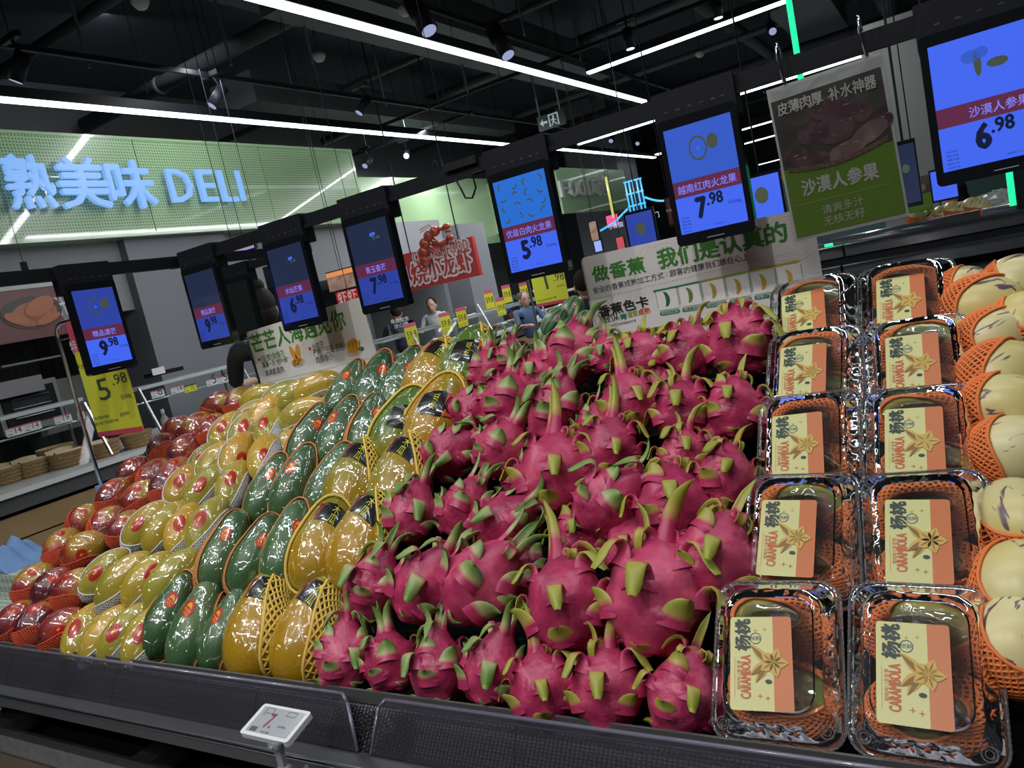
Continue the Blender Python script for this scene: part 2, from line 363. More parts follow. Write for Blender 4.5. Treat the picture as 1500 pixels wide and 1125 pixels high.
# tinted acrylic guards, each a clear plate with thick polished edges
ACR = clear('tinted_acrylic', (0.62, 0.62, 0.68), 1.4, 0.08, body=0.16, bodycol=(0.16, 0.16, 0.19))
ACE = mat('acrylic_edge', (0.15, 0.145, 0.2), 0.18, coat=0.6)
def guard(x0, x1, sl0, sl1, label):
    t = thing('splash_guard', label, 'guard', (x0, 0.75, 0.8), 'acrylic guards along the island front')
    top0, top1 = np.array([x0 + sl0, 0.77, 0.872]), np.array([x1 - sl1, 0.77, 0.872]); b0, b1 = np.array([x0, 0.732, 0.805]), np.array([x1, 0.732, 0.805])
    k0 = top0 + np.array([-0.012 if sl0 else 0, -0.006, -0.010]); k1 = top1 + np.array([0.012 if sl1 else 0, -0.006, -0.010])
    P = [b0, b1, k1, top1, top0, k0]; nn = np.array([0, -0.87, 0.49]) * 0.005
    mb = MB(); V = np.array(P); mb.add(V + nn, [(0, 1, 2, 3, 4, 5)])
    local(mb, t.location).build('acrylic_plate', ACR, t)
    mb = MB(); off = [(P[1], P[2]), (P[2], P[3]), (P[3], P[4]), (P[4], P[5]), (P[5], P[0])]
    for a, b in off: mb.tube([a + nn * .5, b + nn * .5], 0.0032, 6)
    local(mb, t.location).build('plate_edge', ACE, t, True)
    mb = MB(); mb.tube([top0 + np.array([0.02, 0.001, -0.012]), top1 + np.array([-0.03, 0.001, -0.012])], 0.0018, 5)
    local(mb, t.location).build('inner_lip', ACE, t, True)
    for x in np.arange(x0 + 0.25, x1 - 0.1, 0.42):
        local(MB().tube([(x, 0.732, 0.803), (x + 0.0, 0.766, 0.862)], 0.0012, 4), t.location).build('seam', DARK, t)
    return t
guard(XA, -0.862, 0.0, 0.045, 'long grey tinted acrylic guard in front of the mangoes and papayas')
guard(-0.835, 0.7, 0.018, 0.0, 'grey tinted acrylic guard in front of the dragon fruit')

# electronic shelf label on a jointed arm
t = thing('shelf_label', 'small white electronic price label on a grey jointed arm clipped to the steel ledge', 'price tag', (-1.03, 0.70, 0.80))
c = aty(403, 1058, 0.66); R = np.array([1.0, 0.0, -0.02]); R /= np.linalg.norm(R); up = np.array([0.0, 0.97, 0.24]); up -= R * (up @ R); up /= np.linalg.norm(up)
fr = Frame(c, R, up)
hw, hh = 0.051, 0.028
mb = MB(); fr.shape(mb, rrect(-hw, -hh, hw, hh, 0.005), -0.009, 0.0); local(mb, t.location).build('label_case', WHITE, t)
mb = MB(); fr.rect(mb, -hw + .008, -hh + .006, hw - .008, hh - .005, 0.0002, 0.0006); local(mb, t.location).build('e_ink_screen', mat('eink', (0.36, 0.38, 0.41), 0.25, coat=0.5), t)
mb = MB(); fr.text(mb, '7.', -0.016, -0.012, w=0.014, h=0.036, bold=0.02); local(mb, t.location).build('price', mat('eink_red', (0.22, 0.03, 0.05), 0.5), t)
mb = MB()
for i in range(9): fr.rect(mb, -0.036 + i * 0.0016, -0.021, -0.0353 + i * 0.0016, -0.013, 0.0007, 0.0009)
fr.text(mb, '月/日 规格', -0.012, -0.021, w=0.018); fr.text(mb, '元/500g', 0.012, -0.008, w=0.016); fr.text(mb, '产地', -0.036, 0.008, w=0.006)
for a, b in (((-0.034, 0.012), (-0.018, 0.021)), ((0.012, 0.012), (0.03, 0.020))):
    for q in ((a[0], a[1], b[0], a[1] + .0006), (a[0], b[1], b[0], b[1] + .0006), (a[0], a[1], a[0] + .0006, b[1]), (b[0], a[1], b[0] + .0006, b[1])): fr.rect(mb, *q, 0.0007, 0.0009)
local(mb, t.location).build('print', INK, t)
GP = mat('grey_arm', (0.28, 0.29, 0.31), 0.4)
mb = MB(); fr.shape(mb, oval(0.038, -hh, 0.004, 0.004, 8), -0.008, -0.002); local(mb, t.location).build('teal_button', mat('teal', (0.01, 0.1, 0.1), 0.4), t)
j1 = c - up * 0.024 + R * 0.018 + fr.n * -0.014; j2 = j1 + np.array([0.002, 0.002, -0.042]); j3 = np.array([j2[0] + 0.012, 0.69, 0.785])
mb = MB().box((j1 + j2) / 2, (0.013, 0.008, 0.05)); local(mb, t.location).build('arm_upper', GP, t)
mb = MB().tube([j2, j3], 0.005, 8); mb.box((j2 + j3) / 2 + np.array([0.008, 0, 0]), (0.004, 0.006, 0.028)); local(mb, t.location).build('arm_lower', GP, t, True)
for j in (j1, j2):
    mb = MB().tube([j - [0.009, 0, 0], j + [0.009, 0, 0]], 0.009, 12); mb.tube([j + [0.0, -0.0085, 0], j + [0.0, -0.011, 0]], 0.004, 8); local(mb, t.location).build('joint', GP, t, True)
local(MB().box(j3 + np.array([0, 0.004, -0.003]), (0.03, 0.022, 0.022)), t.location).build('clip', GP, t)

# ---------------------------------------------------------------- fruit shapes: each a map from directions to surface points
def F_mango(a, c, bend=0.10, fat=0.0, beak=0.0):
    def F(d):
        d = d / np.linalg.norm(d, axis=-1, keepdims=True); z = d[..., 2]
        r = 1 + fat * z - beak * np.clip(z, 0, 1) ** 3
        return np.stack([d[..., 0] * a * r + bend * a * (z ** 2), d[..., 1] * a * 0.9 * r, z * c], -1)
    return F
def F_papaya(a, c, neck=0.35, lob=0.0):
    def F(d):
        d = d / np.linalg.norm(d, axis=-1, keepdims=True); z = d[..., 2]
        rr = np.sqrt(np.clip(1 - z * z, 0, 1)); ph = np.arctan2(d[..., 1], d[..., 0])
        prof = rr ** np.where(z < 0, 0.68, 0.80) * (1 - neck * (1 / (1 + np.exp(-(z - 0.15) * 5)))) * (1 + lob * np.cos(5 * ph))
        return np.stack([np.cos(ph) * prof * a, np.sin(ph) * prof * a, z * c], -1)
    return F
def sph(nu, nv):
    th = np.linspace(0.0, PI, nv + 1); ph = np.arange(nu) * 2 * PI / nu
    th[0] = 0.03; th[-1] = PI - 0.03
    return np.stack([np.outer(np.sin(th), np.cos(ph)), np.outer(np.sin(th), np.sin(ph)), np.outer(np.cos(th), np.ones(nu))], -1)[::-1]
def body(F, nu=32, nv=22):
    D = sph(nu, nv); P = F(D); mb = MB().grid(P, wrap=True); n = nu
    mb.f += [list(range(n - 1, -1, -1)), [mb.n - n + q for q in range(n)]]; mb.m += [0, 0]
    return mb
def basis(n):
    n = np.array(n, float); n /= np.linalg.norm(n); u = np.array([0, 0, 1.]) - n * n[2]; 
    if np.linalg.norm(u) < 1e-3: u = np.array([0, 1., 0])
    u /= np.linalg.norm(u); return np.cross(u, n), u, n
def foam_net(F, axis, thmax, ncol, nrow, thick, lift=1.05, th0=0.2, jit=0.05, squash=1.0):
    """foam sleeve: a diamond lattice of round strands over the part of the fruit facing axis, with a thicker hem"""
    r, u, n = basis(axis); mb = MB(); rs = np.random.RandomState(int(ncol * 31 + nrow))
    TH = np.linspace(th0, thmax, nrow + 1); G = []
    for i, th in enumerate(TH):
        ph = (np.arange(ncol) + 0.5 * (i % 2)) * 2 * PI / ncol + rs.randn(ncol) * jit * 2 * PI / ncol
        t2 = th + rs.randn(ncol) * jit * (TH[1] - TH[0])
        if i == nrow: t2 += 0.07 * np.sin(ph * 3 + 1)
        D = np.sin(t2)[:, None] * (np.cos(ph)[:, None] * r + np.sin(ph)[:, None] * u) + np.cos(t2)[:, None] * n
        G.append(F(D) * lift)
    k = 4; V = []; FF = []; cnt = 0
    for i in range(nrow):
        for j in range(ncol):
            for dj in (0, 1):
                jj = (j + dj - (1 - i % 2)) % ncol
                A, B = G[i][j], G[i + 1][jj]; t = B - A; t = t / (np.linalg.norm(t) + 1e-9)
                nr = (A + B) / 2; nr = nr / np.linalg.norm(nr); s = np.cross(t, nr); s /= np.linalg.norm(s) + 1e-9; o2 = np.cross(s, t)
                A = A - t * thick * .4; B = B + t * thick * .4
                for Q in (A, B):
                    for a in range(k): V.append(Q + thick * (math.cos(a * PI / 2) * s + math.sin(a * PI / 2) * o2 * 0.8))
                for a in range(k): FF.append((cnt + a, cnt + (a + 1) % k, cnt + k + (a + 1) % k, cnt + k + a))
                cnt += 2 * k
    mb.add(V, FF)
    mb.tube(G[-1], thick * 1.25, 5, closed=True)
    return mb
def patch(F, d, outline, scale, lift=1.012, m=0, mb=None, text=None, rot=0.0, sub=5):
    """a sticker hugging the skin: outline points (metres) around direction d"""
    r, u, n = basis(d); mb = mb or MB(); rad = np.linalg.norm(F(np.array(n)))
    if rot: c, s = math.cos(rot), math.sin(rot); r, u = r * c + u * s, u * c - r * s
    def mp(A):
        A = np.asarray(A, float) * scale; D = n[None] * rad + A[:, :1] * r + A[:, 1:2] * u
        return F(D) * lift
    if text is not None: V, FC = text; mb.add(mp(V), FC, m); return mb
    O = np.array(outline, float); c = O.mean(0); k = len(O); rings = [c[None]]
    for q in range(1, sub + 1): rings.append(c + (O - c) * q / sub)
    V = np.concatenate(rings); FC = [(0, 1 + i, 1 + (i + 1) % k) for i in range(k)]
    for q in range(sub - 1):
        b0 = 1 + q * k; b1 = b0 + k; FC += [(b0 + i, b1 + i, b1 + (i + 1) % k, b0 + (i + 1) % k) for i in range(k)]
    mb.add(mp(V), FC, m); return mb
def txt(s, x, y, w, bold=0.02, h=None, rot=0):
    V, F = text_geo(s, bold); V = V.copy(); sx = w / V[:, 0].max(); V = V * np.array([sx, h or sx, 1]); c, q = math.cos(rot), math.sin(rot)
    return np.stack([V[:, 0] * c - V[:, 1] * q + x, V[:, 0] * q + V[:, 1] * c + y], 1), F

FILMK = dict(film=1.0)
M_RED = fruitmat('red_mango_skin', (0.10, 0.008, 0.018), (0.34, 0.035, 0.02), (0.42, 0.24, 0.02), 10, 0.36, 0.56, grad=0.20, glen=0.06, rnd=0.25, specks=(260, 0.70, (0.5, 0.25, 0.1)))
M_YEL = fruitmat('yellow_mango_skin', (0.36, 0.32, 0.035), (0.58, 0.36, 0.03), (0.62, 0.33, 0.025), 7, 0.35, 0.65, grad=0.1, glen=0.07, rnd=0.5, specks=(120, 0.73, (0.16, 0.09, 0.02)))
M_GPA = fruitmat('green_papaya_skin', (0.035, 0.095, 0.030), (0.065, 0.145, 0.055), (0.13, 0.19, 0.05), 6, 0.3, 0.7, grad=-0.05, glen=0.1, rnd=0.3, wr=0.75)
M_YPA = fruitmat('ripe_papaya_skin', (0.46, 0.25, 0.006), (0.27, 0.24, 0.012), (0.09, 0.17, 0.02), 8, 0.38, 0.62, grad=0.12, glen=0.11, rnd=0.45, specks=(430, 0.63, (0.05, 0.08, 0.01)), wr=0.75)
M_PEP = fruitmat('pepino_skin', (0.62, 0.52, 0.19), (0.66, 0.60, 0.33), None, 10, 0.35, 0.65, film=0, rnd=0.3, specks=(16, 0.60, (0.12, 0.075, 0.10), 0.8, (5.5, 5.5, 0.9)), rough=0.35)
M_NRED = mat('red_foam', (0.62, 0.085, 0.03), 0.7); M_NORG = mat('orange_foam', (0.78, 0.20, 0.05), 0.7); M_NWHT = mat('white_foam', (0.62, 0.63, 0.64), 0.7)
M_NTAN = mat('tan_orange_foam', (0.56, 0.22, 0.07), 0.7); M_NYEL = mat('yellow_foam', (0.70, 0.50, 0.10), 0.7)
S_RED = mat('sticker_red', (0.50, 0.018, 0.015), 0.3, coat=1.0); S_DRED = mat('sticker_dark_red', (0.24, 0.012, 0.012), 0.3, coat=1.0); S_GOLD = mat('sticker_gold', (0.75, 0.36, 0.02), 0.3, coat=1.0)
S_BLK = mat('sticker_black', (0.012, 0.012, 0.013), 0.25, coat=1.0); S_YEL = mat('sticker_yellow', (0.66, 0.62, 0.04), 0.4)
S_ORG = mat('sticker_orange', (0.62, 0.09, 0.03), 0.3, coat=1.0); S_PALE = mat('sticker_pale', (0.72, 0.55, 0.45), 0.4)

def kit(F, skin, net, stick, name, netmat, stickmats, nu=32, nv=22):
    return dict(body=body(F, nu, nv).mesh(name, skin), nets=[q.mesh('foam_net', netmat) for q in net], stick=[q.mesh('sticker', stickmats, False) for q in stick])
def ring_sticker(F, d, r, lift=1.014):
    mb = MB(); rot = random.uniform(-0.3, 0.3)
    patch(F, d, oval(0, 0, r, r * .8, 18), 1, lift, 0, mb, rot=rot)
    for k, (q, mm) in enumerate(((0.74, 1), (0.66, 0))): patch(F, d, oval(0, 0, r * q, r * q * .8, 16), 1, lift + 0.006 * (k + 1), mm, mb, rot=rot, sub=3)
    for a in np.arange(0, 6.2, 0.9): patch(F, d, oval(r * .38 * math.cos(a), r * .32 * math.sin(a), r * 0.11, r * 0.08, 6), 1, lift + 0.018, 1, mb, rot=rot, sub=1)
    patch(F, d, oval(0, 0, r * .2, r * .24, 8), 1, lift + 0.018, 2, mb, rot=rot, sub=1)
    return mb
def sun_sticker(F, d, r, lift=1.012):
    mb = MB(); rot = random.uniform(-0.25, 0.25)
    patch(F, d, oval(0, 0, r, r * .68, 20), 1, lift, 0, mb, rot=rot)
    dome = [(r * .55 * math.cos(a), r * .03 + r * .36 * math.sin(a) * (1 + .12 * math.cos(9 * a))) for a in np.linspace(0, PI, 14)]
    patch(F, d, dome, 1, lift + 0.006, 1, mb, rot=rot, sub=3)
    for x, y in ((-.5, -.25), (0, -.3), (.5, -.25)): patch(F, d, oval(r * x, r * y * .6, r * .16, r * .1, 8), 1, lift + .006, 1, mb, rot=rot, sub=1)
    V, T = txt('木瓜王', -r * .5, -r * .48, r * 1.0, h=r * .22); patch(F, d, None, 1, lift + .006, 1, mb, text=(V, T), rot=rot)
    return mb
def wrap_label(F, d, w, h, tilt, emblem, lift=1.014):
    mb = MB(); k = 5; O = [(x, -h / 2) for x in np.linspace(-w / 2, w / 2, k)] + [(w / 2, y) for y in np.linspace(-h / 2, h / 2, k)][1:] + [(x, h / 2) for x in np.linspace(w / 2, -w / 2, k)][1:] + [(-w / 2, y) for y in np.linspace(h / 2, -h / 2, k)][1:-1]
    patch(F, d, O, 1, lift, 0, mb, rot=tilt, sub=8)
    if emblem:
        patch(F, d, [(a * w * .16 + w * .28, b * h * .46) for a, b in ((-1, -1), (0, -1), (1, -1), (1, 0), (1, 1), (0, 1), (-1, 1), (-1, 0))], 1, lift + .004, 1, mb, rot=tilt, sub=4)
        for q, mm in ((.34, 0), (.28, 3), (.2, 0), (.12, 3)): patch(F, d, oval(w * .27, 0, h * q, h * q, 14), 1, lift + .008 + (.4 - q) * .02, mm, mb, rot=tilt, sub=2)
        V, T = txt('木瓜', -w * .05, -h * .30, h * .62, 0.0, rot=PI / 2)
    else:
        patch(F, d, [(-w * .5, -h * .5), (-w * .4, -h * .5), (-w * .2, h * .5), (-w * .5, h * .5)], 1, lift + .004, 3, mb, rot=tilt, sub=4)
        V, T = txt('木', -h * .1, h * .02, h * .46, 0.0); patch(F, d, None, 1, lift + .01, 2, mb, text=(V, T), rot=tilt - .1)
        V, T = txt('瓜', -h * .08, -h * .44, h * .46, 0.0)
    patch(F, d, None, 1, lift + .01, 2, mb, text=(V, T), rot=tilt - .1)
    return mb

KITS = {}
Fm = F_mango(0.048, 0.062, 0.06, -0.05)
KITS['red'] = kit(Fm, M_RED, [foam_net(Fm, (0.8, -0.35, -0.55), 1.1, 40, 12, 0.0013), foam_net(Fm, (0.35, -0.25, -0.95), 1.1, 40, 12, 0.0013), foam_net(Fm, (-0.1, 0.45, -0.85), 1.5, 40, 15, 0.0013)],
                  [ring_sticker(Fm, (-0.45, -0.8, 0.35), 0.0125), ring_sticker(Fm, (0.0, -1, 0.15), 0.0125), ring_sticker(Fm, (-0.75, -0.6, 0.3), 0.0125)], 'red_mango', M_NRED, [S_RED, S_DRED, S_GOLD])
Fy = F_mango(0.039, 0.075, 0.16, -0.10)
KITS['yellow'] = kit(Fy, M_YEL, [foam_net(Fy, (1.0, -0.3, -0.4), 1.0, 46, 14, 0.0015), foam_net(Fy, (0.9, 0.0, -0.6), 1.25, 40, 17, 0.0015), foam_net(Fy, (0.35, 0.75, -0.3), 1.85, 40, 22, 0.0015)],
                     [ring_sticker(Fy, (-0.4, -0.9, -0.05), 0.0135), ring_sticker(Fy, (-0.1, -1, 0.3), 0.0135), ring_sticker(Fy, (0.1, -1, -0.3), 0.0135)], 'yellow_mango', M_NWHT, [S_RED, S_DRED, S_GOLD])
Fg = F_papaya(0.050, 0.095, 0.28)
KITS['green'] = kit(Fg, M_GPA, [foam_net(Fg, (1, -0.3, -0.2), 0.95, 38, 13, 0.0018), foam_net(Fg, (0.5, 0.85, 0.1), 1.70, 40, 22, 0.0017), foam_net(Fg, (-0.3, 1, -0.2), 1.65, 40, 22, 0.0017)],
                    [sun_sticker(Fg, (-0.35, -0.9, 0.3), 0.0135), sun_sticker(Fg, (0.1, -1, 0.3), 0.0135), sun_sticker(Fg, (-0.7, -0.7, 0.2), 0.0135)], 'green_papaya', M_NTAN, [S_RED, S_GOLD])
Fp = F_papaya(0.067, 0.102, 0.24)
KITS['ripe'] = kit(Fp, M_YPA, [foam_net(Fp, (1.0, -0.5, 0.05), 1.1, 28, 10, 0.0025), foam_net(Fp, (0.9, 0.2, 0.3), 1.4, 30, 13, 0.0025), foam_net(Fp, (0.1, 1, 0.15), 1.85, 32, 17, 0.0025)],
                   [wrap_label(Fp, (-0.12, -1, 0.62), 0.098, 0.040, -0.22, False), wrap_label(Fp, (-0.05, -1, 0.1), 0.10, 0.040, 0.12, True), wrap_label(Fp, (-0.25, -1, 0.66), 0.095, 0.042, -0.3, False)],
                   'ripe_papaya', M_NYEL, [S_BLK, S_ORG, S_YEL, S_DRED])
Fq = F_mango(0.047, 0.054, 0.0, -0.06)
KITS['pepino'] = kit(Fq, M_PEP, [foam_net(Fq, (0.0, 0.35, -0.95), 1.4, 40, 15, 0.0017, 1.05), foam_net(Fq, (-0.25, 0.75, -0.6), 1.75, 40, 18, 0.0017, 1.05), foam_net(Fq, (-0.1, 0.95, -0.3), 2.0, 40, 22, 0.0017, 1.05)], [], 'pepino_melon', M_NORG, [S_RED])

def put(kind, px, py, deg, elev, h, sc, name, label, cat, group, net=0, stick=0, roll=0):
    k = KITS[kind]; loc = slope(px, py, h); M = pose(loc, deg, elev, roll) @ Matrix.Scale(sc, 4)
    o = obj(name, k['body'], None, M); tag(o, label, cat, group)
    if net is not None: obj('foam_net', k['nets'][net % len(k['nets'])], o)
    if stick is not None and k['stick']: obj('sticker', k['stick'][stick % len(k['stick'])], o)
    return o
def row_label(i, n, r, what, where):
    return f"{what}, {nth(i, n)} in the {ROWN[r]} row {where}"

# (px, py, lean in the photograph, size, net, sticker)
REDS = [[(24, 911, 40, 1, 0, 0), (55, 914, 35, 1, 1, 0), (92, 922, 45, 1.02, 0, 1)],
        [(50, 855, 38, 1, 1, 0), (78, 862, 40, 1, 0, 0), (110, 864, 40, 1, 1, 2)],
        [(92, 802, 30, 1, 1, 0), (124, 807, 52, 1.08, 0, 1), (186, 775, 40, 0.95, 1, 0)],
        [(124, 762, 45, 0.9, 2, 0), (158, 768, 40, 0.95, 2, None)],
        [(168, 727, 35, 1, 1, 2), (206, 731, 45, 1.02, 0, 0), (244, 712, 30, 0.95, 1, 0)],
        [(197, 692, 45, 0.95, 0, 2), (228, 697, 40, 0.95, 2, None), (258, 697, 35, 1.0, 1, 0)],
        [(240, 658, 15, 1.02, 1, 0), (272, 661, 40, 1.0, 0, None)],
        [(262, 630, 50, 0.9, 2, None), (289, 627, 35, 0.95, 0, None), (313, 630, 30, 0.95, 1, 2)],
        [(321, 594, 55, 0.95, 1, None), (352, 590, 35, 0.95, 1, None)]]
for r, row in enumerate(REDS):
    for i, (px, py, dg, sc, nt_, st) in enumerate(row):
        put('red', px, py, dg, 8, 0.005 - .02 * (r == 0), sc * .94, 'red_mango', row_label(i, len(row), r, 'red mango in orange foam net', 'of red mangoes'), 'mango', 'red mangoes in nets', nt_, st, random.uniform(-12, 12))
YELS = [[(122, 927, 25, 1, 0, 0), (153, 930, 35, 1, 1, None), (182, 928, 35, 1.02, 0, 0), (213, 932, 28, 1, 1, 0)],
        [(152, 840, 40, 0.95, 2, 0), (180, 850, 40, 1.1, 1, None), (215, 848, 38, 1.0, 0, 1), (250, 848, 38, 1.08, 0, None)],
        [(213, 770, 38, 1.0, 2, 0), (240, 772, 35, 1.0, 0, None), (268, 775, 22, 1.0, 1, 0), (303, 768, 28, 1.05, 1, 0)],
        [(268, 712, 28, 1, 2, 0), (301, 714, 36, 1, 0, 0), (341, 710, 20, 1, 0, 0), (298, 676, 30, 0.85, 2, 0)],
        [(314, 676, 35, 0.9, 2, None), (348, 668, 22, 1.05, 2, 2), (387, 670, 8, 1.05, 1, 2)],
        [(330, 632, 28, 0.95, 2, 0), (360, 632, 25, 1, 2, 0), (395, 630, 12, 1.02, 1, 0)],
        [(366, 610, 45, 0.85, 2, 0), (392, 603, 35, 0.95, 1, None), (442, 606, 60, 1.0, 0, None)],
        [(383, 583, 62, 1.05, 1, None), (412, 582, 52, 0.95, 2, 1), (436, 578, 55, 1.0, 0, None), (463, 568, 58, 1.05, 0, None)],
        [(300, 842, 20, 0.85, None, None), (424, 650, 20, 0.85, 2, None), (483, 600, 25, 0.9, None, 0), (362, 770, 20, .85, None, None)]]
for r, row in enumerate(YELS):
    for i, (px, py, dg, sc, nt_, st) in enumerate(row):
        hid = r == len(YELS) - 1
        lab = ['deep yellow mango half hidden behind the front green papayas', 'deep yellow mango half hidden left of the fourth papaya row', 'deep yellow mango half hidden beside the papayas of the top row', 'deep yellow mango half hidden between papayas of the second row'][i] if hid else row_label(i, len(row), r, 'yellow mango in white foam net', 'of yellow mangoes')
        put('yellow', px, py, dg, 10, -0.028 if hid else 0.004 - .024 * (r == 0), sc, 'yellow_mango', lab, 'mango', 'yellow mangoes in nets', nt_, st, random.uniform(-12, 12))
GRNS = [[(249, 902, 24, 1.0, 1, 0), (290, 914, 20, 1.05, 0, 2), (332, 922, 20, 0.9, 0, 2)],
        [(330, 808, 22, 1.0, 2, 0), (375, 812, 26, 0.95, 2, 1), (424, 797, 16, 1.02, 1, 1)],
        [(394, 717, 22, 0.95, 1, 0), (434, 706, 22, 0.98, 1, 2), (486, 706, 24, 0.98, 1, 1)],
        [(455, 640, 25, 0.98, 2, 1), (499, 634, 22, 1.02, 1, 2), (541, 628, 18, 1.0, 2, 1)],
        [(508, 572, 25, 0.95, 1, 0), (550, 566, 18, 1.1, 1, 1), (590, 562, 22, 1.1, 1, 1)]]
for r, row in enumerate(GRNS):
    for i, (px, py, dg, sc, nt_, st) in enumerate(row):
        put('green', px, py, dg, 16, 0.012 - .036 * (r == 0), sc, 'green_papaya', row_label(i, len(row), r, 'green papaya with red sticker', 'of green papayas'), 'papaya', 'green papayas', nt_, st, random.uniform(-8, 8))
RIPE = [[(386, 916, 12, 1.08, 0, 0), (458, 922, 18, 1.04, 0, 2)],
        [(476, 800, 16, 1.0, 2, 0), (534, 792, 16, 1.0, 1, 2)],
        [(520, 706, 14, 0.98, 1, 0), (588, 702, 14, 1.0, 1, 2)],
        [(590, 628, 22, 1.02, 2, 1), (642, 612, 22, 1.05, 2, 1)],
        [(634, 553, 18, 1.05, 1, 0), (684, 535, 22, 1.05, 1, 1)]]
for r, row in enumerate(RIPE):
    for i, (px, py, dg, sc, nt_, st) in enumerate(row):
        put('ripe', px, py, dg, 16, 0.014 - .045 * (r == 0), sc, 'ripe_papaya', f"black-labelled yellowish papaya in yellow net, {'left' if i == 0 else 'right'} one, {ROWN[r]} row", 'papaya', 'ripe papayas', nt_, st, random.uniform(-8, 8))
PEPS = [[(1492, 943, 20, 1.05, 1, 95), (1497, 862, 10, 1.1, 2, 20), (1495, 762, -30, 1.05, 1, 60)],
        [(1488, 662, 80, 1.05, 0, 100), (1472, 600, 85, 1.1, 0, 200), (1467, 553, 60, 1.15, 1, 150), (1456, 496, 60, 1.0, 2, 80), (1440, 452, 75, 1.15, 1, 20)],
        [(1412, 428, 50, 0.9, 1, 70), (1490, 415, 60, 1.0, 0, 50), (1502, 472, 30, 1.0, 1, 10)]]
PL = [['cream pepino melon with purple stripes at the lower right edge, lowest one in view', 'smooth cream pepino melon in orange net, second from bottom at the right edge', 'yellow pepino melon with dark stripes, third from bottom at the right edge'],
      ['pale pepino melon with two purple flecks deep in its net, right of the middle boxes', 'plain yellow-green pepino melon lying sideways above the net', 'big round cream pepino melon with thin dark lines, middle of its column', 'pepino melon with purple patch framed by orange net, below the topmost', 'cream pepino melon with purple streaks beside the topmost carambola boxes'],
      ['pepino melon mostly hidden behind the first streaked one', 'pepino melon sitting in orange net at the top right edge', 'pepino melon cut by the right edge of the photo near the top']]
for r, row in enumerate(PEPS):
    for i, (px, py, dg, sc, nt_, rl) in enumerate(row):
        put('pepino', px, py, dg, 10, 0.0, sc, 'pepino_melon', PL[r][i], 'melon', 'pepino melons', nt_, None, rl * 0.1)
# ---------------------------------------------------------------- dragon fruit
m, nt, b = nmat('dragon_skin'); L = nt.links.new
tc = N(nt, 'ShaderNodeTexCoord'); oi = N(nt, 'ShaderNodeObjectInfo'); uvn = N(nt, 'ShaderNodeUVMap'); sx = N(nt, 'ShaderNodeSeparateXYZ'); L(uvn.outputs[0], sx.inputs[0])
n1 = N(nt, 'ShaderNodeTexNoise'); n1.inputs['Scale'].default_value = 22; n1.inputs['Detail'].default_value = 5; L(tc.outputs['Object'], n1.inputs['Vector'])
a1 = N(nt, 'ShaderNodeMath', operation='MULTIPLY_ADD'); L(oi.outputs['Random'], a1.inputs[0]); a1.inputs[1].default_value = 0.25; L(n1.outputs[0], a1.inputs[2])
cr = N(nt, 'ShaderNodeValToRGB'); L(a1.outputs[0], cr.inputs[0]); e = cr.color_ramp.elements
e[0].position = 0.35; e[0].color = (0.26, 0.014, 0.06, 1); e[1].position = 0.85; e[1].color = (0.60, 0.085, 0.17, 1); x = e.new(0.6); x.color = (0.43, 0.028, 0.105, 1)
mx = N(nt, 'ShaderNodeMix', data_type='RGBA'); L(sx.outputs[1], mx.inputs[0]); L(cr.outputs[0], mx.inputs[6]); mx.inputs[7].default_value = (0.20, 0.26, 0.05, 1)
L(mx.outputs[2], b.inputs[0]); b.inputs['Roughness'].default_value = 0.42; b.inputs['Coat Weight'].default_value = 0.12; b.inputs['Coat Roughness'].default_value = 0.25
n2 = N(nt, 'ShaderNodeTexNoise'); n2.inputs['Scale'].default_value = 110; L(tc.outputs['Object'], n2.inputs['Vector'])
bp = N(nt, 'ShaderNodeBump'); bp.inputs['Strength'].default_value = 0.6; bp.inputs['Distance'].default_value = 0.002; n3 = N(nt, 'ShaderNodeTexNoise'); n3.inputs['Scale'].default_value = 28; n3.inputs['Detail'].default_value = 3; L(tc.outputs['Object'], n3.inputs['Vector']); ah = N(nt, 'ShaderNodeMath', operation='MULTIPLY_ADD'); L(n3.outputs[0], ah.inputs[0]); ah.inputs[1].default_value = 2.2; L(n2.outputs[0], ah.inputs[2]); L(ah.outputs[0], bp.inputs['Height']); L(bp.outputs[0], b.inputs['Normal'])
M_DSK = m
def bractmat(name, tip, mid, edge=0.5):
    m, nt, b = nmat(name); L = nt.links.new
    uvn = N(nt, 'ShaderNodeUVMap'); sx = N(nt, 'ShaderNodeSeparateXYZ'); L(uvn.outputs[0], sx.inputs[0])
    tc = N(nt, 'ShaderNodeTexCoord'); oi = N(nt, 'ShaderNodeObjectInfo')
    n1 = N(nt, 'ShaderNodeTexNoise'); n1.inputs['Scale'].default_value = 45; L(tc.outputs['Object'], n1.inputs['Vector'])
    s = N(nt, 'ShaderNodeMath', operation='MULTIPLY_ADD'); L(n1.outputs[0], s.inputs[0]); s.inputs[1].default_value = 0.22; L(sx.outputs[1], s.inputs[2])
    s2 = N(nt, 'ShaderNodeMath', operation='MULTIPLY_ADD'); L(oi.outputs['Random'], s2.inputs[0]); s2.inputs[1].default_value = 0.22; L(s.outputs[0], s2.inputs[2])
    cr = N(nt, 'ShaderNodeValToRGB'); L(s2.outputs[0], cr.inputs[0]); e = cr.color_ramp.elements
    e[0].position = 0.52; e[0].color = (0.43, 0.028, 0.105, 1); e[1].position = 1.1 if False else 1.0; e[1].color = (*tip, 1)
    x = e.new(0.70); x.color = (*mid, 1); x = e.new(0.82); x.color = (*[(p + q) / 2 for p, q in zip(tip, mid)], 1)
    L(cr.outputs[0], b.inputs[0]); b.inputs['Roughness'].default_value = 0.42
    return m
B_YEL = bractmat('bract_olive', (0.29, 0.31, 0.035), (0.42, 0.32, 0.07)); B_GRN = bractmat('bract_green', (0.14, 0.26, 0.05), (0.38, 0.38, 0.17))
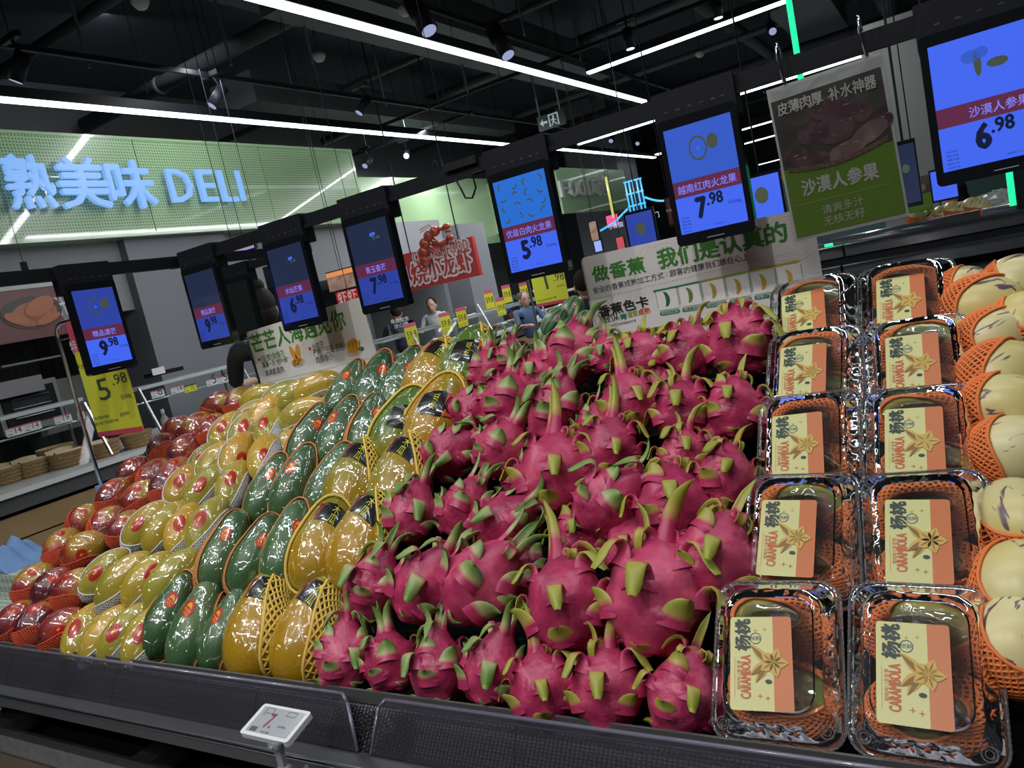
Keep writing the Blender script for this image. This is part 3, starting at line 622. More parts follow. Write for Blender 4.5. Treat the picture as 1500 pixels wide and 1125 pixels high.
def bract_mesh(kind, v, material):
    """a fleshy scale: centre line in the (y out, z up) plane, swept by a tapering curved cross-section"""
    rs = random.Random(kind * 10 + v); n = 11; s = np.linspace(0, 1, n)
    if kind == 0: Lh, w0, a0, a1 = rs.uniform(.036, .046), rs.uniform(.019, .024), 0.0, rs.uniform(.7, 1.2)      # short pointed, flaring
    elif kind == 1: Lh, w0, a0, a1 = rs.uniform(.066, .084), rs.uniform(.017, .021), -0.1, rs.uniform(2.8, 3.3)      # folded right over
    elif kind == 2: Lh, w0, a0, a1 = rs.uniform(.070, .095), rs.uniform(.011, .014), 0.0, rs.uniform(.5, 1.7)       # long crown leaf
    else: Lh, w0, a0, a1 = rs.uniform(.065, .09), rs.uniform(.010, .013), -0.2, rs.uniform(2.8, 5.0)             # long crown leaf, curled
    if kind in (0, 2): ang = a0 + (a1 - a0) * s ** 1.4
    else: ang = a0 + (a1 - a0) * (1 / (1 + np.exp(-(s - 0.33) * 12)))
    ds = Lh / (n - 1); y = np.concatenate([[0], np.cumsum(np.sin(ang[:-1]) * ds)]); z = np.concatenate([[0], np.cumsum(np.cos(ang[:-1]) * ds)])
    if kind in (0,): wd = w0 * np.clip(1 - s ** 2.4, 0, 1) ** .8 + 0.0006
    elif kind == 1: wd = w0 * np.interp(s, [0, .15, .35, .6, .85, 1], [1.15, .88, .64, .60, .52, .24])
    else: wd = w0 * np.interp(s, [0, .3, .7, 1], [1.1, .75, .6, .05])
    th = np.interp(s, [0, .5, 1], [.0045, .0034, .0014]); q = np.linspace(-1, 1, 7); sway = rs.uniform(-.12, .12) * Lh * s ** 2
    top = []; bot = []; uvt = []
    for i in range(n):
        t = np.array([0, math.sin(ang[i]), math.cos(ang[i])]); nr = np.array([0, math.cos(ang[i]), -math.sin(ang[i])])
        cup = (q ** 2) * wd[i] * (0.45 if kind != 1 else 0.50 * (1 - 2.3 * s[i]))
        c = np.array([sway[i], y[i], z[i]])
        top.append([c + np.array([a * wd[i], 0, 0]) + nr * (th[i] * (1 - a * a * .7) - cu) for a, cu in zip(q, cup)])
        bot.append([c + np.array([a * wd[i], 0, 0]) + nr * (-th[i] * (1 - a * a * .7) * .6 - cu) for a, cu in zip(q, cup)])
    G = np.concatenate([np.array(top), np.array(bot)[:, ::-1]], 1); mb = MB().grid(G, wrap=True)
    k = G.shape[1]; mb.f.append(list(range(mb.n - k, mb.n))); mb.m.append(0)
    mb.uv = np.stack([np.tile(np.linspace(0, 1, k), n), np.repeat(s * {0: .95, 1: 1.0, 2: 1.15, 3: 1.1}[kind], k)], 1)
    return mb.mesh('bract', material)
BR = {(k, g): [bract_mesh(k, v, B_GRN if g else B_YEL) for v in range(4)] for k in range(4) for g in (0, 1)}

def dragon_proto(seed, style):
    """style 0: upright green scales, style 1: big folded olive scales"""
    rs = random.Random(seed); R = 0.050; neck = rs.uniform(0.15, 0.5)
    rings = [(-0.78, 3), (-0.36, 3), (0.12, 4), (0.55, 3)]; sc = []
    for k, (t, c) in enumerate(rings):
        ph0 = -PI / 2 + (k % 2) * PI / c + rs.uniform(-.35, .35)
        for i in range(c): sc.append((t + rs.uniform(-.08, .08), ph0 + 2 * PI * i / c + rs.uniform(-.2, .2), k))
    nc = rs.choice([5, 6])
    crown = [(0.90, 2 * PI * i / nc + rs.uniform(-.3, .3), 9) for i in range(nc)]
    def base(D):
        t = D[..., 2]; q = np.clip((t - .55) / .45, 0, 1) ** 2
        P = np.stack([D[..., 0] * R * (1 - .05 * t), D[..., 1] * R * (1 - .05 * t), t * R * 1.12 + q * neck * R], -1)
        lo = np.clip((-t - .9) / .1, 0, 1); P[..., 2] += lo * 0.006
        return P
    def F(D):
        D = D / np.linalg.norm(D, axis=-1, keepdims=True); P = base(D); h = np.zeros(P.shape[:-1])
        ph = np.arctan2(D[..., 1], D[..., 0]); t = D[..., 2]
        for (tb, pb, k) in sc:
            dp = (ph - pb + PI) % (2 * PI) - PI; lat = dp * np.sqrt(np.clip(1 - t * t, .02, 1)); s = t - tb
            up = np.where(s <= 0, np.clip(1 + s / 0.55, 0, 1) ** 2, np.exp(-s * 16)); h = np.maximum(h, 0.0095 * np.exp(-(np.abs(lat) / 0.42) ** 3) * up)
        return P + (P / (np.linalg.norm(P, axis=-1, keepdims=True) + 1e-9)) * h[..., None]
    nu, nv = 56, 40; D = sph(nu, nv); P = F(D); mb = MB().grid(P, wrap=True)
    mb.f += [list(range(nu - 1, -1, -1)), [mb.n - nu + q for q in range(nu)]]; mb.m += [0, 0]
    g = np.clip((D[..., 2] - .93) / .07, 0, 1) * .6; mb.uv = np.stack([np.zeros(g.size), g.ravel()], 1)
    me = mb.mesh('dragon_fruit', M_DSK); att = []
    for (t, ph, k) in sc + crown:
        rr = math.sqrt(max(0, 1 - t * t)); d = np.array([rr * math.cos(ph), rr * math.sin(ph), t]); p = F(d[None])[0]
        d2 = np.array([math.sqrt(max(0, 1 - (t + .04) ** 2)) * math.cos(ph), math.sqrt(max(0, 1 - (t + .04) ** 2)) * math.sin(ph), t + .04]); e = base(d2[None])[0] - base(d[None])[0]; e /= np.linalg.norm(e)
        if k == 9: e = e * .35 + np.array([0, 0, 1.]); e /= np.linalg.norm(e)
        nr = np.array([math.cos(ph), math.sin(ph), t * .8]); nr -= e * (nr @ e); nr /= np.linalg.norm(nr); xx = np.cross(nr, e)
        kind = (rs.choice([2, 3, 3, 3]) if style else rs.choice([2, 2, 3])) if k == 9 else ((0 if k <= 1 else (1 if rs.random() < (.85 if style else .22) else 0)) if k else 0)
        s_ = rs.uniform(.78, 1.05) * (0.75 if k == 0 else 1)
        M = np.eye(4); M[:3, 0] = xx * s_; M[:3, 1] = nr * s_; M[:3, 2] = e * s_; M[:3, 3] = p - e * .010 - nr * .0034
        att.append((BR[(kind, 0 if style else 1)][rs.randrange(4)], Matrix(M.tolist())))
    mbn = MB().ball((0, 0, -R * 1.0), (.010, .010, .006), 10)
    return me, att, mbn.mesh('navel', mat('navel_brown', (0.16, 0.10, 0.05), 0.8))
DP = [[dragon_proto(20 + i, 0) for i in range(5)], [dragon_proto(40 + i, 1) for i in range(6)]]
# (x, y, width in px, lean, extra tilt, style)
DRG = [[(505, 965, 84, 5, 5, 0), (572, 972, 80, -8, 5, 0), (641, 982, 86, 0, 5, 0), (722, 985, 90, 15, 5, 0), (797, 1012, 96, -5, 5, 1), (890, 1012, 106, 0, 5, 1), (1000, 1018, 106, 15, 5, 1)],
       [(545, 862, 86, 18, 0, 0), (622, 862, 96, 30, 0, 0), (702, 855, 112, 40, 0, 0), (832, 890, 124, -5, 0, 1), (960, 878, 148, 8, 0, 1), (1045, 822, 118, 22, 0, 1)],
       [(602, 755, 78, 15, 0, 0), (680, 748, 78, 25, 0, 0), (737, 770, 88, 55, 0, 0), (812, 700, 112, 5, 0, 1), (890, 737, 98, 50, 0, 0), (988, 748, 112, 0, 0, 1), (1062, 700, 84, 10, 0, 1)],
       [(655, 665, 74, 60, -20, 0), (733, 658, 78, 30, 0, 0), (893, 660, 84, 10, 5, 1), (1000, 668, 70, 5, 0, 1), (872, 628, 62, 15, 10, 0)],
       [(690, 602, 66, 70, -30, 0), (743, 590, 80, 10, 0, 0), (812, 605, 84, 15, 0, 0), (920, 595, 84, -5, 5, 1), (1000, 606, 84, 0, 5, 1), (1075, 600, 82, 5, 0, 1)],
       [(712, 545, 58, 10, 5, 0), (748, 527, 50, 0, 10, 0), (787, 556, 60, 0, 5, 0), (836, 522, 84, 15, 0, 0), (890, 522, 52, 0, 10, 0), (941, 527, 72, -5, 0, 1), (1010, 515, 76, 0, 0, 1), (1082, 505, 92, 0, 5, 1)]]
HID = [(760, 838, 80, 10, 0, 0), (928, 806, 84, 0, 0, 1), (764, 715, 66, 10, 0, 0), (850, 790, 80, 0, 0, 1), (1040, 650, 70, 0, 0, 1), (965, 570, 70, 0, 0, 1)]
HL = ['shaded dragon fruit in the gap behind the large left-leaning front ones', 'dragon fruit half hidden above the largest dragon fruit', 'dragon fruit half hidden between two rows left of the big spiky one', 'dragon fruit mostly hidden under the middle dragon fruit', 'dragon fruit half hidden left of the middle carambola boxes', 'dragon fruit half hidden in the upper rows']
def put_dragon(px, py, wpx, deg, el, st, label, h=0.012, idx=0):
    loc = slope(px, py, h); depth = -((loc - CAM) @ MR)[2]; sc = wpx * depth / FPX / 0.106
    M = pose(loc, deg, 24 + el, random.uniform(-25, 25)) @ Matrix.Scale(sc, 4)
    me, att, nv = DP[st][idx % len(DP[st])]
    o = obj('dragon_fruit', me, None, M); tag(o, label, 'dragon fruit', 'dragon fruit on the slope')
    for bm_, mm in att: obj('bract', bm_, o, mm)
    obj('navel', nv, o)
k = 0
STY = ['dragon fruit with upright green scales', 'dragon fruit with curled olive scales']
for r, row in enumerate(DRG):
    for i, (px, py, wp, dg, el, st) in enumerate(row):
        big = 'large ' if wp > 110 else ''
        put_dragon(px, py, wp, dg, el, st, f"{big}pink {STY[st]}, {nth(i, len(row))} in the {ROWN[r]} row", h=0.012 - .032 * (r == 0), idx=k); k += 1
for i, (px, py, wp, dg, el, st) in enumerate(HID):
    put_dragon(px, py, wp, dg, el, st, HL[i], -0.03, k); k += 1

# ---------------------------------------------------------------- carambola boxes
CLR = clear('clear_plastic', (0.965, 0.97, 0.97), 1.2, 0.05, bump=0.5, scale=45, body=.035, bodycol=(.7, .72, .75))
CLE = clear('clear_plastic_edge', (0.85, 0.88, 0.9), 3.0, 0.10, body=.18, bodycol=(.6, .62, .66))
L_YEL = mat('label_yellow', (0.57, 0.56, 0.23), 0.4); L_ORG = mat('label_orange', (0.52, 0.135, 0.028), 0.4); L_INK = mat('label_green_ink', (0.012, 0.035, 0.03), 0.5)
L_RED = mat('label_rust', (0.50, 0.11, 0.03), 0.5); L_BLU = mat('label_blue', (0.05, 0.10, 0.22), 0.5); L_FR = mat('label_fruit', (0.55, 0.36, 0.07), 0.5); L_FD = mat('label_fruit_dark', (0.22, 0.11, 0.02), 0.5)
BW, BH = 0.153, 0.198
def rr_loop(w, h, r, z, k=6, rib=0.0, nr=0):
    P = np.array(rrect(-w / 2, -h / 2, w / 2, h / 2, r, k)); out = []
    for i in range(len(P)):     # resample the straights so ribs can show
        a, b_ = P[i], P[(i + 1) % len(P)]; L_ = np.linalg.norm(b_ - a); n = max(1, int(L_ / 0.006)); n = n if L_ > 0.02 else 1
        if L_ > 0.02: n = int(round((w if abs(b_[0] - a[0]) > abs(b_[1] - a[1]) else h) / 0.0055))
        for q in range(n): out.append(a + (b_ - a) * q / n)
    P = np.array(out); 
    if rib:
        s = np.cumsum(np.r_[0, np.linalg.norm(np.diff(P, axis=0), axis=1)]); d = P / np.linalg.norm(P, axis=1)[:, None]
        P = P - d * (rib * (0.5 + 0.5 * np.sign(np.sin(s / 0.0105 * PI))))[:, None]
    return np.c_[P, np.full(len(P), z)]
def resamp(P, n):
    Q = np.r_[P, P[:1]]; s = np.r_[0, np.cumsum(np.linalg.norm(np.diff(Q, axis=0), axis=1))]; t = np.linspace(0, s[-1], n, endpoint=False)
    return np.stack([np.interp(t, s, Q[:, i]) for i in range(3)], 1)
def shell(levels, n=180, cap=True):
    Lp = [resamp(rr_loop(*l), n) for l in levels]; mb = MB().grid(np.array(Lp), wrap=True)
    if cap: mb.f.append(list(range(mb.n - n, mb.n))); mb.m.append(0)
    return mb
lid = shell([(BW, BH, .026, 0), (BW - .012, BH - .012, .024, .001), (BW - .014, BH - .014, .024, .006), (BW - .026, BH - .026, .028, .010, 6, .0015), (BW - .034, BH - .034, .028, .024, 6, .0015),
             (BW - .044, BH - .044, .028, .028), (BW - .052, BH - .060, .024, .0275), (BW - .056, BH - .066, .022, .031)]).mesh('lid', CLR)
tray = shell([(BW, BH, .026, -.001), (BW - .010, BH - .010, .024, -.003), (BW - .014, BH - .014, .022, -.012, 6, .002), (BW - .024, BH - .024, .022, -.034, 6, .002), (BW - .030, BH - .030, .02, -.037)]).mesh('tray', CLR)
mb = MB(); P = resamp(rr_loop(BW, BH, .026, 0), 220); mb.tube(P, 0.0011 + 0.0006 * (np.arange(220) % 2), 4, closed=True); P2 = resamp(rr_loop(BW - .016, BH - .016, .024, .004), 160); mb.tube(P2, 0.0008, 4, closed=True)
for sxx in (-1, 1):
    for y in (-.07, -.035, 0, .035, .07): mb.box((sxx * (BW / 2 - .008), y, .001), (.007, .016, .003))
rim = mb.mesh('rim', CLE, False)
lugs = []
for x, y in ((BW / 2 - .018, BH / 2 - .018), (-BW / 2 + .018, BH / 2 - .018), (BW / 2 - .018, -BH / 2 + .018), (-BW / 2 + .018, -BH / 2 + .018)):
    mb = MB(); lugs.append(mb); a = np.arange(14) * 2 * PI / 14; mb.tube(np.stack([x + .0075 * np.cos(a), y + .0075 * np.sin(a), np.full(14, .012)], 1), .0009, 4, closed=True)
    mb.tube(np.stack([x + .004 * np.cos(a), y + .004 * np.sin(a), np.full(14, .012)], 1), .0006, 4, closed=True)
lugs = [q.mesh('stacking_lug', CLE, False) for q in lugs]
# the label: flat print, read with the box turned on its side
LF = Frame((0, 0, 0), (1, 0, 0), (0, 1, 0)); lw, lh = .073, .110; x0, y0 = -lw / 2, -lh / 2
mb = MB(); O = rrect(x0, y0, -x0, -y0, .004)
LF.shape(mb, O, 0, .0004, 0)
LF.shape(mb, [(x0 + lw * .70, y0)] + [p for p in rrect(x0, y0, -x0, -y0, .004) if p[0] > x0 + lw * .7][10:] + [p for p in rrect(x0, y0, -x0, -y0, .004) if p[0] > x0 + lw * .7][:5] + [(x0 + lw * .70, -y0)] if False else [(x0 + lw * .70, y0), (-x0 - .003, y0), (-x0, y0 + .003), (-x0, -y0 - .003), (-x0 - .003, -y0), (x0 + lw * .70, -y0)], .0004, .0006, 1)
LF.text(mb, '杨桃', x0 + lw * .31, y0 + lh * .63, h=.0195, m=2, bold=.045, z=.0007, rot=PI / 2)
LF.text(mb, '杨桃', x0 + lw * .31, y0 + lh * .63, h=.0195, m=2, bold=.015, z=.0008, rot=PI / 2)
LF.text(mb, 'CARAMBOLA', x0 + lw * .33, y0 + lh * .12, w=.050, h=.0165, m=3, bold=.03, z=.0007, rot=PI / 2)
LF.text(mb, '酸甜爽口星星果', x0 + lw * .165, y0 + lh * .21, w=.034, m=3, z=.0007, rot=PI / 2)
LF.rect(mb, x0 + lw * .075, y0 + lh * .13, x0 + lw * .08, y0 + lh * .55, .0005, .0007, 3)
cx, cy = x0 + lw * .42, y0 + lh * .76
a = np.arange(20) * 2 * PI / 20; mb.tube(np.stack([cx + .0065 * np.cos(a), cy + .0065 * np.sin(a), np.full(20, .0008)], 1), .0004, 4, 4, closed=True)
LF.text(mb, '悦鲜', cx - .0056, cy - .002, w=.0112, m=4, bold=.0, z=.0008, rot=0.0)
for x, y, s in ((.57, .86, .004), (.42, .845, .004), (.48, .15, .0055), (.60, .13, .0055)):
    q = (x0 + lw * x, y0 + lh * y); mm = 3 if y < .5 else 5
    LF.rect(mb, q[0] - s / 2, q[1] - .0004, q[0] + s / 2, q[1] + .0004, .0005, .0008, mm); LF.rect(mb, q[0] - .0004, q[1] - s / 2, q[0] + .0004, q[1] + s / 2, .0005, .0008, mm)
def pod(cx, cy, ln, wd, rot, m, z):
    k = np.linspace(0, 1, 8); o1 = [(t * ln, wd * math.sin(PI * t ** .8)) for t in k]; o2 = [(t * ln, -wd * math.sin(PI * t ** .8)) for t in k[::-1][1:-1]]
    c, s = math.cos(rot), math.sin(rot); LF.shape(mb, [(cx + x * c - y * s, cy + x * s + y * c) for x, y in o1 + o2], z, z + .0003, m)
fx, fy = x0 + lw * .70, y0 + lh * .50
for a0, ln, wd in ((2.3, .030, .0055), (3.7, .025, .0065), (4.1, .027, .005)): pod(fx - .006, fy - .001, ln, wd, a0, 5, .0007); pod(fx - .006, fy - .001, ln, wd * .5, a0 + .05, 6, .0010)
for i in range(5):
    a0 = 1.2 + i * 2 * PI / 5; pod(fx, fy, .0175, .0062, a0, 5, .0013); pod(fx + .003 * math.cos(a0), fy + .003 * math.sin(a0), .012, .0008, a0, 6, .0016)
LF.shape(mb, oval(fx - .006, fy - .022, .004, .0025, 8), .001, .0014, 2)
LF.text(mb, '鲜果', x0 + lw * .9, y0 + lh * .68, w=.016, m=6, z=.0008, rot=PI / 2) if False else None
label_me = mb.mesh('label', [L_YEL, L_ORG, L_INK, L_RED, L_BLU, L_FR, L_FD], False)
# fruit inside
M_CAR = fruitmat('carambola_skin', (0.20, 0.25, 0.035), (0.34, 0.33, 0.06), (0.40, 0.30, 0.04), 10, 0.35, 0.65, rnd=0.3, wr=1.0)
def F_car(d):
    d = d / np.linalg.norm(d, axis=-1, keepdims=True); z = d[..., 2]; ph = np.arctan2(d[..., 1], d[..., 0]); rr = np.sqrt(np.clip(1 - z * z, 0, 1)); lob = 1 + .07 * np.cos(5 * ph)
    return np.stack([np.cos(ph) * rr * .037 * lob, np.sin(ph) * rr * .037 * lob, z * .056], -1)
car = body(F_car, 40, 20).mesh('carambola', M_CAR); cnets = [foam_net(F_car, (0, .95, 0.2), 2.45, 34, 24, .0018, 1.10), foam_net(F_car, (0.15, 1, -0.25), 2.4, 34, 24, .0018, 1.10), foam_net(F_car, (-.25, .9, .1), 2.5, 34, 24, .0018, 1.10)]
cnets = [c.mesh('foam_net', M_NORG) for c in cnets]
BOX = [[(1141, 852), (1174, 694), (1186, 576), (1192, 482), (1192, 408)], [(1343, 856), (1348, 690), (1343, 566), (1340, 466), (1324, 386)]]
# columns stand straight up the slope; positions from the flange width in each row
RS = ['front', 'second', 'third', 'fourth', 'top']
for c, xc in enumerate((-0.187, -0.020)):
    for r in range(5):
        tilt = math.radians(13); tp = slope(*BOX[c][r], 0.03)
        up = U * math.cos(tilt) + NN * math.sin(tilt); n = np.cross(XX, up)
        #jx = (0.0, 0.002, 0.006, 0.003, 0.002)[r] * (1 if c else -1) - r * .004
        loc = tp - up * BH * 0.5
        M = np.eye(4); M[:3, 0] = XX; M[:3, 1] = up; M[:3, 2] = n; M[:3, 3] = loc; M = Matrix(M.tolist()) @ Matrix.Rotation(math.radians((-1.5, 1.2, -.8, 1, -1)[r] * (1 if c else -1)), 4, 'Z')
        side = 'left' if c == 0 else 'right'
        o = obj('carambola_box', lid, None, M); tag(o, f"clear clamshell box of carambola with yellow and orange label, {RS[r]} one of the {side} column", 'fruit box', 'carambola boxes')
        obj('tray', tray, o); obj('rim', rim, o); [obj('stacking_lug', q, o) for q in lugs]
        obj('label', label_me, o, Matrix.Translation((-0.010 + .004 * c, -0.014, .0318)) @ Matrix.Rotation(math.radians((2, -1, 1, 0, 2)[r] - 2 * c), 4, 'Z'))
        for q, (dx, dy, rot) in enumerate(((0.0, .043, 82), (0.006, -.041, 95))):
            Mf = M @ Matrix.Translation((dx, dy, -.005)) @ Matrix.Rotation(math.radians(rot + random.uniform(-8, 8)), 4, 'Z') @ Matrix.Rotation(math.radians(90), 4, 'X') @ Matrix.Rotation(PI, 4, 'Y') @ Matrix.Rotation(random.uniform(-.3, .3), 4, 'Z')
            # local -Y of the fruit must face out of the lid
            Mf = M @ Matrix.Translation((dx, dy, -.007)) @ Matrix.Rotation(math.radians(random.uniform(-8, 8)), 4, 'Z') @ Matrix(((0, 0, 1, 0), (1, 0, 0, 0), (0, -1, 0, 0), (0, 0, 0, 1))) if False else M @ Matrix.Translation((dx, dy, -.009)) @ Matrix.Rotation(math.radians(random.uniform(-8, 8)), 4, 'Z') @ Matrix(((0, 0, 1, 0), (-1, 0, 0, 0), (0, -1, 0, 0), (0, 0, 0, 1)))
            Mf = Mf @ Matrix.Diagonal((1.1, .84, 1.1, 1))
            f = obj('carambola', car, None, Mf)
            tag(f, f"green carambola in orange foam net, {'upper' if q == 0 else 'lower'} fruit in the {RS[r]} box of the {side} column", 'carambola', 'carambolas in boxes')
            obj('foam_net', cnets[(r + q + c) % 3], f)
# ---------------------------------------------------------------- hanging rail with price screens
SCR = mat('screen_blue', (0, 0, 0), 0.3, emit=(0.055, 0.135, 0.86), es=1.0); SCRB = mat('screen_cyan_blue', (0, 0, 0), 0.3, emit=(0.02, 0.15, 0.62), es=1.0)
SCRD = mat('screen_dim_blue', (0, 0, 0), 0.2, emit=(0.028, 0.055, 0.34), es=1.0); SCRP = mat('screen_pale', (0, 0, 0), 0.3, emit=(0.035, 0.10, 0.55), es=1.0)
SCRG = mat('screen_grey', (0, 0, 0), 0.15, emit=(0.018, 0.027, 0.062), es=1.0, coat=.5)
BAND = mat('band_maroon', (0, 0, 0), 0.3, emit=(0.11, 0.022, 0.06), es=1.0); TLIL = mat('screen_lilac_text', (0, 0, 0), 0.3, emit=(0.20, 0.22, 0.90), es=1.0)
TDRK = mat('screen_dark_text', (0.002, 0.004, 0.02), 0.3, emit=(0.004, 0.008, 0.03), es=1.0); OLIV = mat('screen_olive', (0, 0, 0), 0.3, emit=(0.055, 0.075, 0.05), es=1.0)
OFFS = mat('screen_off', (0.012, 0.016, 0.014), 0.08, coat=1.0); GLOSSB = mat('bezel_black', (0.006, 0.007, 0.01), 0.15, coat=0.5)
TAB = mat('bezel_mark', (0.35, 0.35, 0.36), 0.4)
YR = 1.45
rail = thing('hanging_rail', 'black metal rail hung on wires over the fruit, carrying the price screens', 'rail', (-1.9, YR, 1.73))
local(MB().span((-1.93, YR - .012, 1.692), (1.2, YR + .012, 1.720)).span((-1.93, YR - .018, 1.686), (1.2, YR - .010, 1.698)), rail.location).build('long_bar', BLACK, rail)
local(MB().span((-1.925, 0.2, 1.692), (-1.90, YR, 1.719)).span((-1.91, 0.2, 1.686), (-1.893, YR, 1.697)), rail.location).build('side_bar', BLACK, rail)
local(MB().span((-2.42, 1.958, 1.692), (-1.93, 1.982, 1.720)).span((-1.94, YR, 1.692), (-1.915, 1.982, 1.72)), rail.location).build('back_bar', BLACK, rail)
for x in (-1.25, -0.93, 0.35): local(MB().tube([(x, YR, 1.72), (x, YR, 5.0)], 0.0009, 4), rail.location).build('wire', BLACK, rail)
for y in (0.62, 1.02): local(MB().tube([(-1.912, y, 1.715), (-1.912, y, 1.74)], 0.008, 8).tube([(-1.912, y, 1.73), (-1.912, y, 5.0)], 0.0009, 4), rail.location).build('wire', BLACK, rail)
h = aty(637, 240, YR)
local(MB().tube([(h[0] - .008, YR, 1.72), (h[0] - .008, YR, 1.738), (h[0], YR, 1.746), (h[0] + .008, YR, 1.738), (h[0] + .008, YR, 1.72)], 0.0018, 5), rail.location).build('wire_loop', CHROME, rail)
a = aty(650, 257, YR - .02); b_ = aty(698, 240, YR - .02)
local(MB().span((a[0], YR - .02, 1.722), (b_[0], YR - .01, 1.727)).span((a[0], YR - .022, 1.710), (b_[0], YR - .018, 1.722)), rail.location).build('joint_plate', CHROME, rail)
p = [aty(x, y, YR - .02) for x, y in ((655, 268), (668, 264), (676, 278), (682, 290), (692, 290), (697, 275), (692, 255), (712, 248))]
local(MB().tube(p, 0.0022, 6), rail.location).build('cable', BLACK, rail, True)
p = [aty(x, y, YR - .02) for x, y in ((243, 386), (250, 394), (262, 392), (270, 383), (290, 376))]
local(MB().tube(p, 0.002, 6), rail.location).build('cable', BLACK, rail, True)

def fruit_slice(fr, mb, x, y, s):
    fr.shape(mb, oval(x, y, s, s * 1.3, 22), .0008, .0010, 0); fr.shape(mb, oval(x, y, s * .82, s * 1.08, 22), .0011, .0013, 1); fr.shape(mb, oval(x, y, s * .16, s * .2, 8), .0014, .0016, 2)
    fr.shape(mb, oval(x + s * 1.6, y + s * .35, s * .6, s * .8, 14), .0008, .0010, 0)
def crescents(fr, mb, W, z0, H):
    rs = random.Random(3)
    for i in range(4):
        for j in range(4):
            cx = (-0.37 + i * .25) * W; cy = z0 - (0.13 + j * .245) * H; a0 = rs.uniform(0, 6.28); r = .0085
            o = [(cx + r * math.cos(a0 + t), cy + r * math.sin(a0 + t)) for t in np.linspace(0, 2.6, 8)]; q = [(cx + r * .45 * math.cos(a0 + t) + .002 * math.cos(a0 + 1.3), cy + r * .45 * math.sin(a0 + t) + .002 * math.sin(a0 + 1.3)) for t in np.linspace(2.4, .2, 7)]
            ok = all(abs(u) < W / 2 - .001 and z0 - H < v < z0 for u, v in o)
            if ok: fr.shape(mb, o + q, .0008, .0010, 0)
def melons_pic(fr, mb, x, y, s):
    fr.shape(mb, oval(x - s * .7, y, s, s * 1.1, 20), .0006, .0007, 1)
    for dx, dy, a, b, m_ in ((-1, .5, .5, .35, 2), (-.6, .1, .18, .7, 0), (.9, -.1, .5, .25, 0), (-.2, .6, .3, .3, 2)): fr.shape(mb, oval(x + dx * s * .6, y + dy * s, a * s, b * s, 12), .0008, .0010, m_)
def screen(o, r, W, name, price, label, pic, blue, left_dim=False, ztop=0.0, H=.29):
    """o: middle of the bracket's top on the rail; the face looks along r x up"""
    t = thing('price_screen', label, 'screen', o, 'hanging price screens'); fr = Frame(o, r, (0, 0, 1)); L_ = t.location
    mb = MB(); fr.shape(mb, rrect(-W / 2 - .002, -.075, W / 2 + .002, -.002, .003, 3), -.035, .006); local(mb, L_).build('hood', GLOSSB if False else DARK, t)
    mb = MB()
    for q in (-.7, -.4, -.1, .2, .5, .72): fr.rect(mb, q * W / 2 - .004, -.040 + random.uniform(-.001, .001), q * W / 2 + .004, -.037, .006, .0065)
    local(mb, L_).build('vent_slot', INK, t)
    mb = MB(); fr.shape(mb, rrect(-W / 2, -.283, W / 2, -.052, .008), -.010, .010); local(mb, L_).build('tablet', GLOSSB, t)
    mb = MB(); fr.rect(mb, -.016, -.2765, .016, -.2752, .0102, .0106); local(mb, L_).build('bezel_mark', TAB, t)
    aw = W - .022; z1 = -.070; z0 = -.262; Hh = z1 - z0
    f2 = Frame(fr.P(0, 0, .0102), r, (0, 0, 1)); mb = MB(); mats = [blue, SCRP, BAND]
    if name is None:
        f2.rect(mb, -aw / 2, z0, aw / 2, z1, 0, .0004, 0); local(mb, L_).build('display', OFFS, t); return t
    f2.rect(mb, -aw / 2, z0, aw / 2, z0 + Hh * .345, 0, .0004, 0); f2.rect(mb, -aw / 2, z0 + Hh * .50, aw / 2, z1, 0, .0004, 1); f2.rect(mb, -aw / 2, z0 + Hh * .345, aw / 2, z0 + Hh * .50, 0, .0005, 2)
    mats[1] = pic[1]; local(mb, L_).build('display', mats, t)
    mb = MB(); pic[0](f2, mb); 
    if mb.n: local(mb, L_).build('fruit_picture', [OLIV, pic[1], SCR if pic[1] is not SCR else SCRP], t)
    mb = MB(); n = len(name); tw = min(aw * .92, n * .0155); f2.text(mb, name, -tw / 2, z0 + Hh * .385, w=tw, h=.017, m=0, bold=.01)
    local(mb, L_).build('fruit_name', TLIL, t)
    mb = MB(); d, c = price.split('.'); f2.text(mb, d, -aw * .20, z0 + Hh * .125, w=.0175, h=.052, bold=.045); f2.text(mb, '.' + c, -aw * .20 + .0205, z0 + Hh * .225, w=.029, h=.030, bold=.03)
    f2.text(mb, '元/500g', aw * .26, z0 + Hh * .19, w=.024)
    for k_, s in enumerate(('产地:见实物', '单位:500g', '规格:计量', '编码:2174', '以实物为准')): f2.text(mb, s, -aw * .46, z0 + Hh * (.145 - k_ * .032), w=.016)
    f2.text(mb, '监督电话:12315', aw * .02, z0 + Hh * .03, w=.020)
    local(mb, L_).build('price', TDRK, t)
    return t
sl = lambda f, mb: fruit_slice(f, mb, -.004, -.115, .017)
W0 = 0.145
def at_rail(px): return np.array([aty(px[0], px[1], YR - .02)[0], YR - .02, 1.727])
RX = (1, 0, 0)
def sx_of(pxl, pxr): return (aty(*pxl, YR - .02)[0] + aty(*pxr, YR - .02)[0]) / 2
